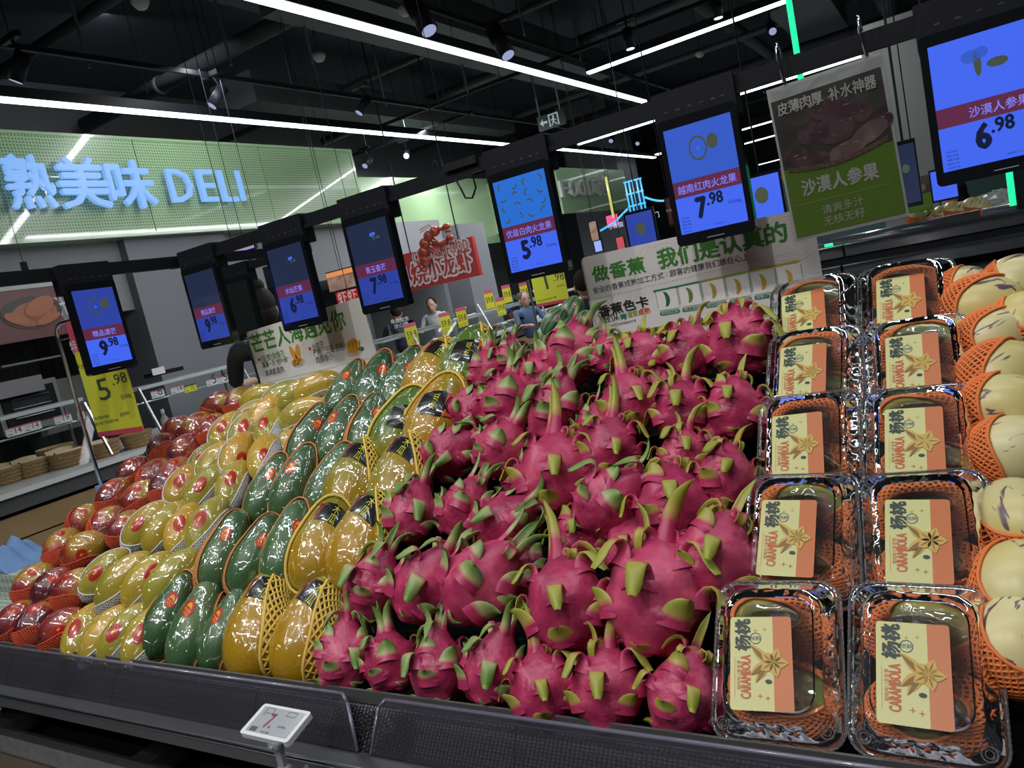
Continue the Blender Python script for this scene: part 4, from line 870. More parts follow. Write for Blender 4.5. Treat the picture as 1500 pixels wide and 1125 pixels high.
S = [(sx_of((997, 360), (1108, 335)), '越南红肉火龙果', '7.98', 'hanging price screen reading 7.98 right of centre, above the banana board', (sl, SCRP), SCR),
     (sx_of((750, 415), (837, 397)), '优级白肉火龙果', '5.98', 'hanging price screen with crescent pattern reading 5.98', (lambda f, mb: crescents(f, mb, .12, -.074, .088), SCRB), SCR),
     (sx_of((537, 460), (603, 450)), '青玉香芒', '7.98', 'dim hanging price screen reading 7.98 right of the mango board', (lambda f, mb: melons_pic(f, mb, .02, -.11, .014), SCRG), SCRD),
     (sx_of((415, 455), (470, 450)), '水仙芒果', '6.98', 'hanging price screen reading 6.98 half behind the mango board', (lambda f, mb: melons_pic(f, mb, .02, -.11, .012), SCRG), SCRD),
     (sx_of((300, 508), (345, 495)), '精品澳芒', '9.98', 'narrow hanging price screen reading 9.98 at the rail corner', (lambda f, mb: None, SCRG), SCRD)]
for x, nm, pr, lb, pc, bl in S: screen(np.array([x, YR - .02, 1.727]), RX, .146, nm, pr, lb, pc, bl)
x = aty(1374, 268, YR - .02)[0]; screen(np.array([x + .092, YR - .02, 1.733]), RX, .186, '沙漠人参果', '6.98', 'largest hanging price screen reading 6.98 at the right edge', (lambda f, mb: melons_pic(f, mb, -.01, -.115, .028), SCR), SCR)
y0, y1 = atx(127, 545, -1.88)[1], atx(198, 528, -1.88)[1]
screen(np.array([-1.88, (y0 + y1) / 2, 1.722]), (0, 1, 0), y1 - y0 - .004, '精品澳芒', '9.98', 'hanging price screen reading 9.98 on the rail side arm at left', (sl, SCRD), SCR)
# the switched-off screen behind the corner one
screen(np.array([aty(352, 440, 1.95)[0], 1.95, 1.727]), RX, .16, None, '', 'blank switched-off screen just behind the corner screen', None, None)

# ---------------------------------------------------------------- white cardboard boards behind the fruit
BW_ = mat('board_white', (0.74, 0.74, 0.73), 0.5); BE = mat('board_edge', (0.5, 0.5, 0.49), 0.6); PGR = mat('print_green', (0.045, 0.22, 0.03), 0.5); PLG = mat('print_line_grey', (0.42, 0.42, 0.41), 0.5)
POR = mat('print_orange', (0.62, 0.10, 0.02), 0.5); PYE = mat('print_yellow', (0.62, 0.46, 0.01), 0.5); PMG = mat('print_mango', (0.66, 0.32, 0.04), 0.5); PTL = mat('print_teal', (0.02, 0.20, 0.10), 0.5)
PD2 = mat('print_ochre', (0.40, 0.17, 0.01), 0.5); PG2 = mat('print_olive', (0.30, 0.36, 0.03), 0.5); PBAN = [mat('banana_%s' % n, c, 0.5) for n, c in (('green', (.02, .13, .05)), ('lime', (.14, .22, .03)), ('straw', (.42, .33, .08)), ('gold', (.52, .34, .05)), ('amber', (.60, .36, .04)), ('ripe', (.60, .38, .05)))]
Y_B = 1.53
def dashes(fr, mb, a, b, n, m): 
    A, B = fr.px(a), fr.px(b)
    for i in range(n): p = A + (B - A) * i / n; q = A + (B - A) * (i + .55) / n; fr.shape(mb, [(p[0], p[1] - .0004), (q[0], q[1] - .0004), (q[0], q[1] + .0004), (p[0], p[1] + .0004)], .0005, .0007, m)
def swirl(fr, mb, cx, cy, n, lim, m):
    x0, z0, x1, z1 = lim
    for k_ in range(n):
        r = .02 + k_ * .009; pts = [(cx + r * (1 + .15 * math.sin(3 * t + k_)) * math.cos(t), cy + r * .8 * math.sin(t)) for t in np.linspace(0, 2 * PI, 40)]
        for p, q in zip(pts, pts[1:]):
            if x0 < min(p[0], q[0]) and max(p[0], q[0]) < x1 and z0 < min(p[1], q[1]) and max(p[1], q[1]) < z1: fr.shape(mb, [(p[0], p[1] - .0002), (q[0], q[1] - .0002), (q[0], q[1] + .0002), (p[0], p[1] + .0002)], .00045, .0005, m)
def banana(fr, mb, x, y, s, m):
    o = [(x - s * .35 + s * math.cos(t) * .75, y + s * math.sin(t)) for t in np.linspace(-1.25, 1.45, 10)]; i_ = [(x - s * .42 + s * math.cos(t) * .28, y + s * math.sin(t) * .93) for t in np.linspace(1.4, -1.15, 9)]
    fr.shape(mb, o + i_, .0006, .0009, m)
# banana board
tl = aty(850, 380, Y_B); tr_ = aty(1190, 300, Y_B); zt = (tl[2] + tr_[2]) / 2; x0 = tl[0]; x1 = aty(1178, 300, Y_B)[0] + .012
O = (x0, Y_B, zt); t = thing('notice_board', 'white banana ripeness board with green Chinese heading, standing behind the dragon fruit', 'sign', (x0 + .2, Y_B, zt - .23)); fr = Frame(O, (1, 0, 0), (0, 0, 1)); WB = x1 - x0; L_ = t.location
mb = MB(); fr.shape(mb, rrect(0, -.24, WB, 0, .012), -.004, 0); local(mb, L_).build('board', BW_, t)
mb = MB(); swirl(fr, mb, .03, -.09, 9, (.004, -.23, .2, -.004), 0); swirl(fr, mb, WB - .05, -.06, 9, (.2, -.23, WB - .004, -.004), 0); swirl(fr, mb, .19, -.03, 5, (.1, -.1, .3, -.004), 0); dashes(fr, mb, (872, 438), (1150, 372), 46, 0); dashes(fr, mb, (880, 520), (1160, 452), 46, 0)
local(mb, L_).build('line_pattern', PLG, t)
fr.chars('做香蕉', (869, 412), (947, 396), 'heading_character', PGR, t, h=.036, bold=.03); fr.chars('我们是认真的', (965, 392), (1156, 350), 'heading_character', PGR, t, h=.043, bold=.03)
mb = MB(); fr.textpx(mb, '安全的香蕉成熟加工方式 · 顾客的健康我们放在心上', (870, 430), (1098, 379)); fr.textpx(mb, '我们从', (881, 474), (908, 467), bold=.02); fr.textpx(mb, '*示不代表准略有不同', (895, 479), (932, 471))
local(mb, L_).build('print_black', INK, t); fr.chars('香蕉色卡', (878, 464), (952, 447), 'heading_character', INK, t, h=.026, bold=.03)
mb = MB(); fr.textpx(mb, '青', (909, 468), (919, 466), h=.013, m=0, bold=.03); fr.textpx(mb, '涩变', (920, 465), (935, 461), h=.013, m=1, bold=.03); fr.textpx(mb, '成熟', (936, 461), (953, 457), h=.013, m=2, bold=.03); local(mb, L_).build('print_coloured', [PTL, PG2, POR], t)
mb = MB(); A = fr.px((957, 427)); B = fr.px((1171, 382)); n = 12
for i in range(n): p = A + (B - A) * i / n; q = A + (B - A) * (i + 1) / n; fr.shape(mb, [(p[0], p[1] - .002), (q[0], q[1] - .002), (q[0], q[1] + .002), (p[0], p[1] + .002)], .0005, .0008, min(2, i // 4))
local(mb, L_).build('colour_bar', [PTL, PG2, mat('print_mustard', (0.50, 0.43, 0.02), 0.5)], t)
SWM = mat('swatch_white', (0.80, 0.80, 0.79), 0.5); sw = (B[0] - A[0]) / 6; mbn = MB(); mbp = MB(); mbl = MB(); mbt = MB(); zb = (A[1] + B[1]) / 2 - .004
for i, s in enumerate(('初到加工库', '加工初期', '可以运输了', '耐心等等哦', '再等一下下', '可以吃啦')):
    xx = A[0] + sw * i + .004; mbp = MB(); fr.shape(mbp, rrect(xx + .001, zb - .042, xx + sw - .004, zb, .003), .0004, .0005, 0)
    for q in (xx, xx + sw - .003): fr.rect(mbl, q, zb - .036, q + .0008, zb + .002, .0005, .0008)
    fr.rect(mbl, xx + .003, zb - .0425, xx + sw - .006, zb - .0417, .0005, .0008)
    local(mbp, L_).build('swatch', SWM, t); mbn = MB(); banana(fr, mbn, xx + sw * .45, zb - .020, .0165, 0); local(mbn, L_).build('banana_picture', PBAN[i], t); fr.shape(mbl, rrect(xx + .001, zb - .0525, xx + sw - .004, zb - .0445, .004), .0005, .0008); fr.text(mbt, s, xx + .005, zb - .051, w=sw - .013, z=.001)
local(mbl, L_).build('swatch_frame', PTL, t); local(mbt, L_).build('swatch_caption', PAPER, t)
mb = MB(); z2 = zb - .082
for xa, xb in ((.03, .085), (.093, .175), (.225, .30), (.355, .43)): fr.shape(mb, rrect(xa, z2 - .006, xb, z2 + .008, .003), .0005, .0008, 0)
for s, xa, xb in (('产地直采', .034, .082), ('全程恒温运输', .098, .17), ('品质保证', .232, .295), ('黄金分级', .36, .425)): fr.text(mb, s, xa, z2 - .002, w=xb - xa, m=1, bold=.02, z=.001)
for xa in (.18, .187, .194, .305, .312, .319): fr.shape(mb, [(xa, z2 - .004), (xa + .003, z2), (xa, z2 + .004), (xa + .003, z2 + .004), (xa + .006, z2), (xa + .003, z2 - .004)], .0005, .0008, 2)
local(mb, L_).build('route_strip', [PYE, INK, POR], t)
# mango board
tl = aty(360, 487, Y_B); tr_ = aty(528, 435, Y_B); x0 = tl[0]; zt = (tl[2] + tr_[2]) / 2; WM = tr_[0] - x0; ang = math.atan2(tr_[2] - tl[2], tr_[0] - tl[0])
t = thing('notice_board', 'white mango information board with green Chinese heading, standing behind the yellow mangoes', 'sign', (x0 + .2, Y_B, zt - .24)); L_ = t.location
fr = Frame(tl, (math.cos(ang), 0, math.sin(ang)), (-math.sin(ang), 0, math.cos(ang)))
mb = MB(); fr.shape(mb, rrect(0, -.24, WM, 0, .010), -.004, 0); local(mb, L_).build('board', BW_, t)
mb = MB(); swirl(fr, mb, WM - .12, -.04, 10, (.1, -.23, WM - .004, -.004), 0); swirl(fr, mb, .08, -.10, 7, (.004, -.23, .3, -.004), 0); local(mb, L_).build('line_pattern', PLG, t)
fr.chars('芒芒人海遇见你', (371, 516), (509, 478), 'heading_character', PGR, t, h=.060, bold=.02); mb = MB(); fr.textpx(mb, '[主推]金煌芒', (384, 530), (418, 521), h=.022); fr.textpx(mb, '台农芒', (459, 513), (476, 508), h=.022); local(mb, L_).build('print', PGR, t)
mb = MB(); fr.textpx(mb, '· 薄薄一片“树叶核”', (383, 540), (424, 529), h=.019); fr.textpx(mb, '· 满满都是肉', (387, 552), (417, 544), h=.020); fr.textpx(mb, '· 产地：三亚 百色', (457, 522), (505, 511), h=.022); fr.textpx(mb, '· 肉厚核小', (461, 533), (489, 525), h=.022); fr.textpx(mb, '三亚 海南', (494, 566), (520, 560), h=.018)
dashes(fr, mb, (391, 561), (546, 524), 60, 0); local(mb, L_).build('print_black', INK, t)
mb = MB(); c = fr.px((434, 522)); d_ = .011
fr.shape(mb, oval(c[0], c[1] - .018, .027, .014, 14), .0005, .0007, 0); fr.shape(mb, oval(c[0] - .008, c[1] + .008, .009, .026, 12, .25), .0008, .001, 1); fr.shape(mb, oval(c[0] + .010, c[1] + .006, .010, .028, 12, -.3), .0008, .001, 1)
for i in range(9): fr.shape(mb, oval(c[0] - .016 + (i % 5) * .008, c[1] - .012 - (i // 5) * .009, .0065, .005, 6, i), .0012, .0014, 1 + i % 2)
c = fr.px((518, 507)); fr.shape(mb, oval(c[0] - .004, c[1] - .016, .030, .011, 14), .0005, .0007, 0); fr.shape(mb, oval(c[0], c[1], .024, .021, 14, .3), .0008, .001, 1); fr.shape(mb, oval(c[0] + .025, c[1] - .012, .010, .006, 8), .0008, .001, 3)
for i in range(4):
    for rr_ in (.5, -.9): fr.shape(mb, [(c[0] - .018 + i * .012 - .006 * (rr_ < 0), c[1] - .014), (c[0] - .0165 + i * .012 - .006 * (rr_ < 0), c[1] - .014), (c[0] - .0145 + i * .012 + .014 * rr_, c[1] + .014), (c[0] - .016 + i * .012 + .014 * rr_, c[1] + .014)], .0011, .0013, 2)
c = fr.px((534, 543)); fr.shape(mb, oval(c[0], c[1], .015, .013, 14), .0005, .001, 4); fr.shape(mb, oval(c[0] + .004, c[1] + .002, .009, .008, 10), .0011, .0013, 1)
for p in ((380, 527), (454, 511)): c = fr.px(p); fr.shape(mb, [(c[0], c[1] - .006), (c[0] + .006, c[1] + .002), (c[0] + .003, c[1] + .005), (c[0], c[1] + .002), (c[0] - .003, c[1] + .005), (c[0] - .006, c[1] + .002)], .0005, .0008, 4)
local(mb, L_).build('mango_picture', [mat('print_dish', (.48, .48, .46), .5), PMG, PD2, PTL, S_RED], t)

# ---------------------------------------------------------------- green poster hung from the rail by two rings
YP = 1.425; a = aty(1122, 133, YP); b_ = aty(1290, 76, YP); c = aty(1163, 355, YP); R = b_ - a; W = np.linalg.norm(R); R /= W; Uu = a - c; Uu -= R * (Uu @ R); Hp = float(np.linalg.norm(Uu)); Uu /= Hp
W = float(fr.px((0, 0))[0] * 0 + W); t = thing('hanging_poster', 'purple pepino melon poster with green lower half, hung from the rail by two rings', 'poster', a); fr = Frame(a, R, Uu); L_ = t.location
VIN = clear('vinyl_sleeve', (0.97, 0.97, 0.97), 0.7, 0.06, bump=0.4, scale=30)
hb = -Hp
mb = MB(); fr.rect(mb, 0, hb, W, .0, -.002, -.001); local(mb, L_).build('backing', mat('poster_white', (.50, .51, .52), .5), t)
mb = MB(); fr.rect(mb, .004, hb + .006, W - .004, hb + Hp * .47, -.0008, 0); local(mb, L_).build('green_field', mat('poster_green', (.14, .27, .02), .45), t)
bgm = mat('poster_brown', (.040, .034, .030), .45, noise=(14, (.075, .07, .05), 0)); mb = MB(); fr.shape(mb, [(.004, hb + Hp * .47), (W - .004, hb + Hp * .47), (W - .004, -.022), (.004, -.022)], -.0008, 0); local(mb, L_).build('photo_field', bgm, t)
PPM = [fruitmat('print_melon_%d' % i, c1, c2, None, 30, .42, .6, film=0, rnd=0, specks=(45, .64, (.38, .32, .25), .5, (1, 1, 4))) for i, (c1, c2) in enumerate((((.09, .04, .055), (.15, .085, .095)), ((.20, .12, .12), (.30, .20, .17))))]
mb = MB(); py_ = hb + Hp * .60
k_ = 0
for dx, dy, aa, bb, ro, m_ in ((.5, .17, .17, .105, -.1, 0), (.30, .06, .11, .10, .3, 0), (.74, .10, .13, .10, -.5, 0), (.88, -.01, .14, .085, .35, 0), (.52, .03, .19, .12, -.1, 0), (.80, -.04, .17, .085, .35, 1), (.16, -.06, .12, .09, -.3, 0), (.60, -.10, .18, .075, .2, 1), (.33, -.11, .12, .075, -.1, 0)):
    pts = [(p[0], p[1]) for p in oval(W * dx, py_ + dy * Hp * 1.05, W * aa, W * bb, 20, ro)]; k_ += 1; fr.shape(mb, pts, .0002 + k_ * .0001, .0003 + k_ * .0001, m_)
local(mb, L_).build('melon_picture', PPM, t)
mb = MB(); pts = [(W * (.06 + .88 * i / 12), py_ - Hp * (.150 + .045 * math.sin(i / 12 * PI) - .03 * i / 12)) for i in range(13)]; fr.shape(mb, pts + [(x, y + .008) for x, y in pts[::-1]], .001, .0013); local(mb, L_).build('basket_picture', mat('print_wicker', (.10, .06, .03), .6, noise=(300, (.2, .13, .08), 0)), t)
PIK = mat('poster_ink', (.58, .58, .55), .5); fr.chars('皮薄肉厚', (1140, 170), (1207, 149), 'poster_character', PIK, t, h=.023, bold=.02, z=.002); fr.chars('补水神器', (1215, 147), (1285, 126), 'poster_character', PIK, t, h=.023, bold=.02, z=.002); fr.chars('沙漠人参果', (1176, 286), (1289, 258), 'poster_character', PIK, t, h=.029, bold=.03); mb = MB(); fr.textpx(mb, '清爽多汁', (1206, 313), (1266, 298)); fr.textpx(mb, '无核无籽', (1208, 330), (1268, 315))
dashes(fr, mb, (1165, 302), (1306, 268), 50, 0); local(mb, L_).build('small_lettering', PIK, t)
mb = MB(); fr.rect(mb, -.003, -Hp - .004, W + .003, .012, .0035, .004); local(mb, L_).build('plastic_sleeve', VIN, t)
for i, (px, py) in enumerate(((1143, 108), (1262, 66))):
    q = aty(px, py, YP); x_ = q[0]; q = thing('hanging_ring', f"open steel ring over the rail at the {'left' if i == 0 else 'right'} corner of the green poster", 'hook', (x_, YR, 1.74), 'poster rings')
    zlo = fr.P(*fr.px((px, py)))[2] - .02; pts = [(x_ + .001, YR - .012 - .022 * math.cos(s), 1.728 + .018 * math.sin(s)) for s in np.linspace(PI * 1.05, -.15, 10)] + [(x_ + .002, YR - .036, 1.708), (x_ + .004, YR - .030, zlo + .004), (x_ + .006, YR - .022, zlo), (x_ + .004, YR - .018, zlo + .012)]
    local(MB().tube(pts, .0022, 6), q.location).build('wire_ring', CHROME, q, True)
# ---------------------------------------------------------------- the shop around the island
FLOOR = mat('floor_tile', (0.30, 0.30, 0.29), 0.25, noise=(3, (0.34, 0.34, 0.33), 0)); CEIL = mat('ceiling_black', (0.030, 0.035, 0.048), 0.8)
struct('floor', MB().span((-9.5, -5, -0.1), (7, 30, 0)), FLOOR); struct('ceiling', MB().span((-9.5, -5, 5.0), (7, 30, 5.1)), CEIL)
WGREY = mat('wall_grey', (0.10, 0.105, 0.115), 0.7)
struct('wall_left', MB().span((-9.5, -5, 0), (-9.3, 30, 5)), WGREY); struct('wall_right', MB().span((6.8, -5, 0), (7, 30, 5)), WGREY)
struct('wall_back', MB().span((-9.5, 29.8, 0), (7, 30, 5)), mat('wall_dark', (0.03, 0.035, 0.045), 0.7)); struct('wall_front', MB().span((-9.5, -5, 0), (7, -4.8, 5)), WGREY)
# perforated green fascia
gm, nt, bs = nmat('green_perforated'); L = nt.links.new
tc = N(nt, 'ShaderNodeTexCoord'); mp = N(nt, 'ShaderNodeMapping'); mp.inputs['Scale'].default_value = (40, 40, 40); L(tc.outputs['Object'], mp.inputs[0])
fr_ = N(nt, 'ShaderNodeVectorMath', operation='FRACTION'); L(mp.outputs[0], fr_.inputs[0]); sb = N(nt, 'ShaderNodeVectorMath', operation='SUBTRACT'); L(fr_.outputs[0], sb.inputs[0]); sb.inputs[1].default_value = (.5, .5, .5)
ab = N(nt, 'ShaderNodeVectorMath', operation='ABSOLUTE'); L(sb.outputs[0], ab.inputs[0]); sp = N(nt, 'ShaderNodeSeparateXYZ'); L(ab.outputs[0], sp.inputs[0])
m1 = N(nt, 'ShaderNodeMath', operation='MAXIMUM'); L(sp.outputs[1], m1.inputs[0]); L(sp.outputs[2], m1.inputs[1]); lt = N(nt, 'ShaderNodeMath', operation='LESS_THAN'); L(m1.outputs[0], lt.inputs[0]); lt.inputs[1].default_value = 0.24
mx = N(nt, 'ShaderNodeMix', data_type='RGBA'); L(lt.outputs[0], mx.inputs[0]); mx.inputs[6].default_value = (.25, .37, .20, 1); mx.inputs[7].default_value = (.06, .10, .055, 1); L(mx.outputs[2], bs.inputs[0])
bs.inputs['Roughness'].default_value = .3; bs.inputs['Coat Weight'].default_value = .5; bs.inputs['Coat Roughness'].default_value = .04
GF = gm; GRN2 = mat('green_fascia', (.22, .33, .18), .3, coat=.8)
FX = -6.0
t = thing('deli_fascia', 'long pale green perforated fascia panel carrying the glowing deli sign at upper left', 'fascia', (FX, 4, 2.53))
ys = [1.0, 3.05, 4.39, 5.8, 7.2]
for a, b_ in zip(ys, ys[1:]): local(MB().span((FX - .04, a + .004, 2.53), (FX, b_ - .004, 3.33)), t.location).build('fascia_panel', GF, t)
local(MB().span((FX - .3, 1, 3.33), (FX + .005, 7.2, 3.355)).span((FX - .3, 1, 2.50), (FX + .005, 7.2, 2.53)).span((FX - .3, 7.2, 2.5), (FX + .005, 7.24, 3.355)), t.location).build('edge_trim', GRN2, t)
fr = Frame((FX + .08, 0, 0), (0, 1, 0), (0, 0, 1)); LETB = mat('letter_glow_blue', (.08, .12, .2), .4, emit=(.17, .37, .78), es=1.0); LETS = mat('letter_side', (.35, .42, .5), .5)
t = thing('deli_sign', 'glowing pale blue raised letters 熟美味 DELI on the green fascia', 'sign', (FX + .02, 3.2, 2.6))
for s, a, b_, hh in (('熟', (18, 299), (86, 300), .43), ('美', (93, 299), (164, 300), .43), ('味', (166, 299), (231, 300), .43)):
    mb = MB()
    for dx, dy, dz in ((-.008, 0, 0), (.008, 0, .001), (0, -.008, .002), (0, .008, .003)):
        A = fr.px(a); B = fr.px(b_); fr.text(mb, s, A[0] + dx, A[1] + dy + .0, w=float(B[0] - A[0]), h=hh, ext=.05, z=.0 + dz)
    local(mb, t.location).build('letter', LETB, t)
for s, a, b_ in (('D', (253, 296), (286, 296)), ('E', (297, 295), (320, 295)), ('L', (328, 295), (348, 294)), ('I', (355, 294), (359, 294))):
    mb = MB(); A = fr.px(a); B = fr.px(b_); [fr.text(mb, s, A[0] + q_, A[1], w=float(B[0] - A[0]), h=.43, ext=.05, z=.0 + q_ * .1) for q_ in (0, .008)]; local(mb, t.location).build('letter', LETB, t)
t = thing('green_bulkhead', 'recessed pale green bulkhead between the deli fascia and the next one', 'fascia', (-7.4, 10, 2.2))
local(MB().span((-7.5, 7.24, 2.2), (-7.4, 12.6, 3.4)), t.location).build('side_face', GRN2, t); local(MB().span((-7.4, 12.55, 2.35), (-6.06, 12.64, 3.3)), t.location).build('end_face', GRN2, t)
t = thing('food_fascia', 'farther pale green fascia with grey raised letters right of the crescent screen', 'fascia', (FX, 14, 2.4))
local(MB().span((FX - .05, 12.65, 2.42), (FX, 15.95, 3.25)), t.location).build('fascia_panel', GF, t); local(MB().span((FX - .3, 15.95, 2.42), (FX, 16.0, 3.25)), t.location).build('edge_trim', GRN2, t)
mb = MB(); LG = mat('letter_grey', (.35, .36, .36), .3)
fr.chars('FOOD市集', (818, 290), (892, 284), 'letter', LG, t, h=.42, ext=.06, z=.06)
# columns and dark walls under the fascias
def box_thing(name, label, cat, a, b_, m, group=None): 
    t = tag(local(MB().span(a, b_), [(a[0] + b_[0]) / 2, (a[1] + b_[1]) / 2, min(a[2], b_[2])]).build(name, m), label, cat, group); t.location = [(a[0] + b_[0]) / 2, (a[1] + b_[1]) / 2, min(a[2], b_[2])]; return t
COLG = mat('column_grey', (0.135, 0.14, 0.155), .55)
y1 = atx(200, 420, -6.1)[1]; y2 = atx(285, 400, -6.1)[1]
o = struct('trim_1', MB().span((-6.9, y1, 0), (-6.1, y2 + .45, 2.5)), COLG)
struct('trim_2', MB().span((-6.5, 9.3, 0), (-6.1, 10.0, 2.4)), COLG); struct('trim_3', MB().span((-7.4, 16.2, 0), (-6.2, 17.4, 5)), COLG)
struct('trim_4', MB().span((-8.3, 1.5, 0), (-8.2, 9.0, 2.5)), mat('tile_wall', (.07, .075, .08), .4))
mb = MB()
for k in range(22): mb.span((-8.2, 1.5, .15 * k + .002), (-8.19, 9, .15 * k + .008))
for k in range(60): mb.span((-8.2, 1.5 + .125 * k, 0), (-8.19, 1.506 + .125 * k, 2.5))
o = mb.build('trim_5', mat('tile_joint', (.13, .135, .14), .6)); o['kind'] = 'structure'
struct('trim_6', MB().span((-8.2, 2.0, 1.9), (-6.2, 9.0, 2.5)), mat('soffit', (.17, .175, .185), .6))

# ---- deli counter along x=-4.9
CTX = -4.75; CW = mat('counter_white', (.55, .56, .57), .3, coat=.3); PLK = mat('oak_slat', (.24, .155, .07), .45, noise=(5, (.30, .20, .10), 0)); TIN = mat('toe_steel', (.14, .14, .145), .35, .6)
t = thing('deli_counter', 'white topped deli counter with horizontal oak slats on its front at left', 'counter', (CTX - .3, 5, 0)); L_ = t.location
local(MB().span((CTX - 1.15, .6, .85), (CTX, 12.0, .88)), L_).build('worktop', CW, t); local(MB().span((CTX - .84, .6, .76), (CTX - .03, 12, .85)), L_).build('apron', TIN, t)
for k in range(5): local(MB().span((CTX - .12, .6, .60 - k * .145), (CTX - .05, 12, .735 - k * .145)), L_).build('slat', PLK, t)
local(MB().span((CTX - .8, .6, 0), (CTX - .13, 12, .76)), L_).build('carcass', BLACK, t)
GLX = -4.95
PANE = clear('thin_pane', (.93, .96, .95), .12, .02)
t = thing('sneeze_guard', 'glass shelf and steel frame above the deli counter', 'glass shelf', (GLX, 5, .88)); L_ = t.location
zt_ = atx(100, 590, GLX)[2]
def run(pa, pb, nm, dz=.012, w_=.24):
    A = atx(*pa, GLX); B = atx(*pb, GLX); z = (A[2] + B[2]) / 2
    local(MB().span((GLX - w_, A[1], z - dz), (GLX, B[1], z + dz)), L_).build(nm, WSH, t); return A[1], B[1], z
WSH = mat('glass_shelf_edge', (.42, .46, .46), .2, coat=.5)
ya, yb, z1 = run((0, 612), (122, 586), 'glass_shelf'); ya = max(ya, .8)
y3, y4, z2 = run((203, 570), (352, 533), 'glass_shelf')
run((560, 492), (860, 424), 'glass_shelf', .012)
for y in (yb, y3, y4, 6.2, 7.6, 9.0): 
    local(MB().tube([(GLX, y, z2), (GLX + .14, y, .90)], .012, 6), L_).build('frame_post', STEEL, t); local(MB().tube([(GLX - .24, y, z2), (GLX - .24, y, .88)], .010, 6), L_).build('frame_post', STEEL, t)
local(MB().tube([(GLX, .8, z2 - .10), (GLX, 9.5, z2 - .10)], .006, 6), L_).build('tag_rail', STEEL, t)
for a, b_ in ((.9, yb), (y3, y4), (y4, 6.2), (6.2, 7.6), (7.6, 9.0)): local(MB().add([(GLX + .001, a + .02, z2), (GLX + .001, b_ - .02, z2), (GLX + .135, b_ - .02, .90), (GLX + .135, a + .02, .90)], [(0, 1, 2, 3)]), L_).build('glass_pane', PANE, t)
PK = mat('tag_pink', (.55, .10, .16), .5); YT = mat('tag_yellow', (.62, .58, .03), .5); TW = mat('tag_white', (.60, .58, .62), .5)
def ptag(px0, px1, num, col, lab, h=.052):
    fr = Frame((GLX + .01, 0, 0), (0, 1, 0), (0, 0, 1)); A = fr.px(px0); B = fr.px(px1); t = thing('price_tag', lab, 'price tag', fr.P(A[0], A[1]), 'price tags on the deli shelf')
    mb = MB(); fr.rect(mb, A[0], A[1] - h, B[0], A[1], 0, .002); local(mb, t.location).build('card', YT if col else TW, t)
    mb = MB(); fr.rect(mb, A[0], A[1] - h * .16, B[0], A[1], .002, .0026, 1 if not col else 0); w_ = B[0] - A[0]; fr.text(mb, num, A[0] + w_ * .5, A[1] - h * .75, w=w_ * .36, m=0, z=.003); fr.text(mb, '产地:月/日', A[0] + w_ * .06, A[1] - h * .45, w=w_ * .34, m=0, z=.003); fr.text(mb, '500g', A[0] + w_ * .06, A[1] - h * .85, w=w_ * .25, m=0, z=.003)
    local(mb, t.location).build('print', [INK, PK], t)
for a, b_, s, c, lab in (((7, 629), (33, 622), '14', 0, 'white price tag reading 14, nearest the left edge'), ((33, 622), (58, 615), '14', 0, 'white price tag reading 14 beside its twin at left'), ((78, 611), (103, 605), '19', 0, 'white price tag reading 19 left of the steel pole'), ((112, 604), (134, 599), '11', 0, 'white price tag reading 11 behind the steel pole'),
    ((220, 574), (239, 569), '6', 0, 'white price tag reading 6 at the near end of the far shelf'), ((249, 568), (268, 563), '14', 0, 'white price tag reading 14 next to a yellow tag'), ((268, 566), (286, 561), '元', 1, 'yellow price tag below the shelf, the nearer of two'), ((301, 557), (318, 552), '5', 0, 'white price tag reading 5, first of two beside the far yellow one'), ((319, 553), (334, 549), '5', 0, 'white price tag reading 5, touching the far yellow tag'), ((334, 552), (350, 547), '元', 1, 'yellow price tag below the shelf, the farther of two')): ptag(a, b_, s, c, lab)
# hanging yellow cards at the far counter
for i, (px, py) in enumerate(((652, 470), (676, 462), (602, 486), (733, 447), (742, 428), (767, 424), (716, 436))):
    fr = Frame((GLX + .06, 0, 0), (0, 1, 0), (0, 0, 1)); A = fr.px((px, py)); w_ = .20; t = thing('price_card', f"small yellow and red hanging price card, {['over the trays right of the navy worker', 'right one of the pair over the trays', 'beside the navy worker', 'low one left of the crescent screen', 'upper one left of the crescent screen', 'just left of the yellow 1.98 poster', 'by the far steel post'][i]}", 'price tag', fr.P(A[0], A[1]), 'yellow cards over the far counter')
    mb = MB(); fr.rect(mb, A[0] - w_ / 2, A[1] - .13, A[0] + w_ / 2, A[1] + .09, 0, .003); local(mb, t.location).build('card', YT, t)
    mb = MB(); fr.rect(mb, A[0] - w_ / 2, A[1] + .05, A[0] + w_ / 2, A[1] + .09, .003, .004, 1); fr.text(mb, '59.8', A[0] - w_ * .4, A[1] - .06, w=w_ * .8, h=.10, m=0, z=.005); local(mb, t.location).build('print', [INK, PK], t)
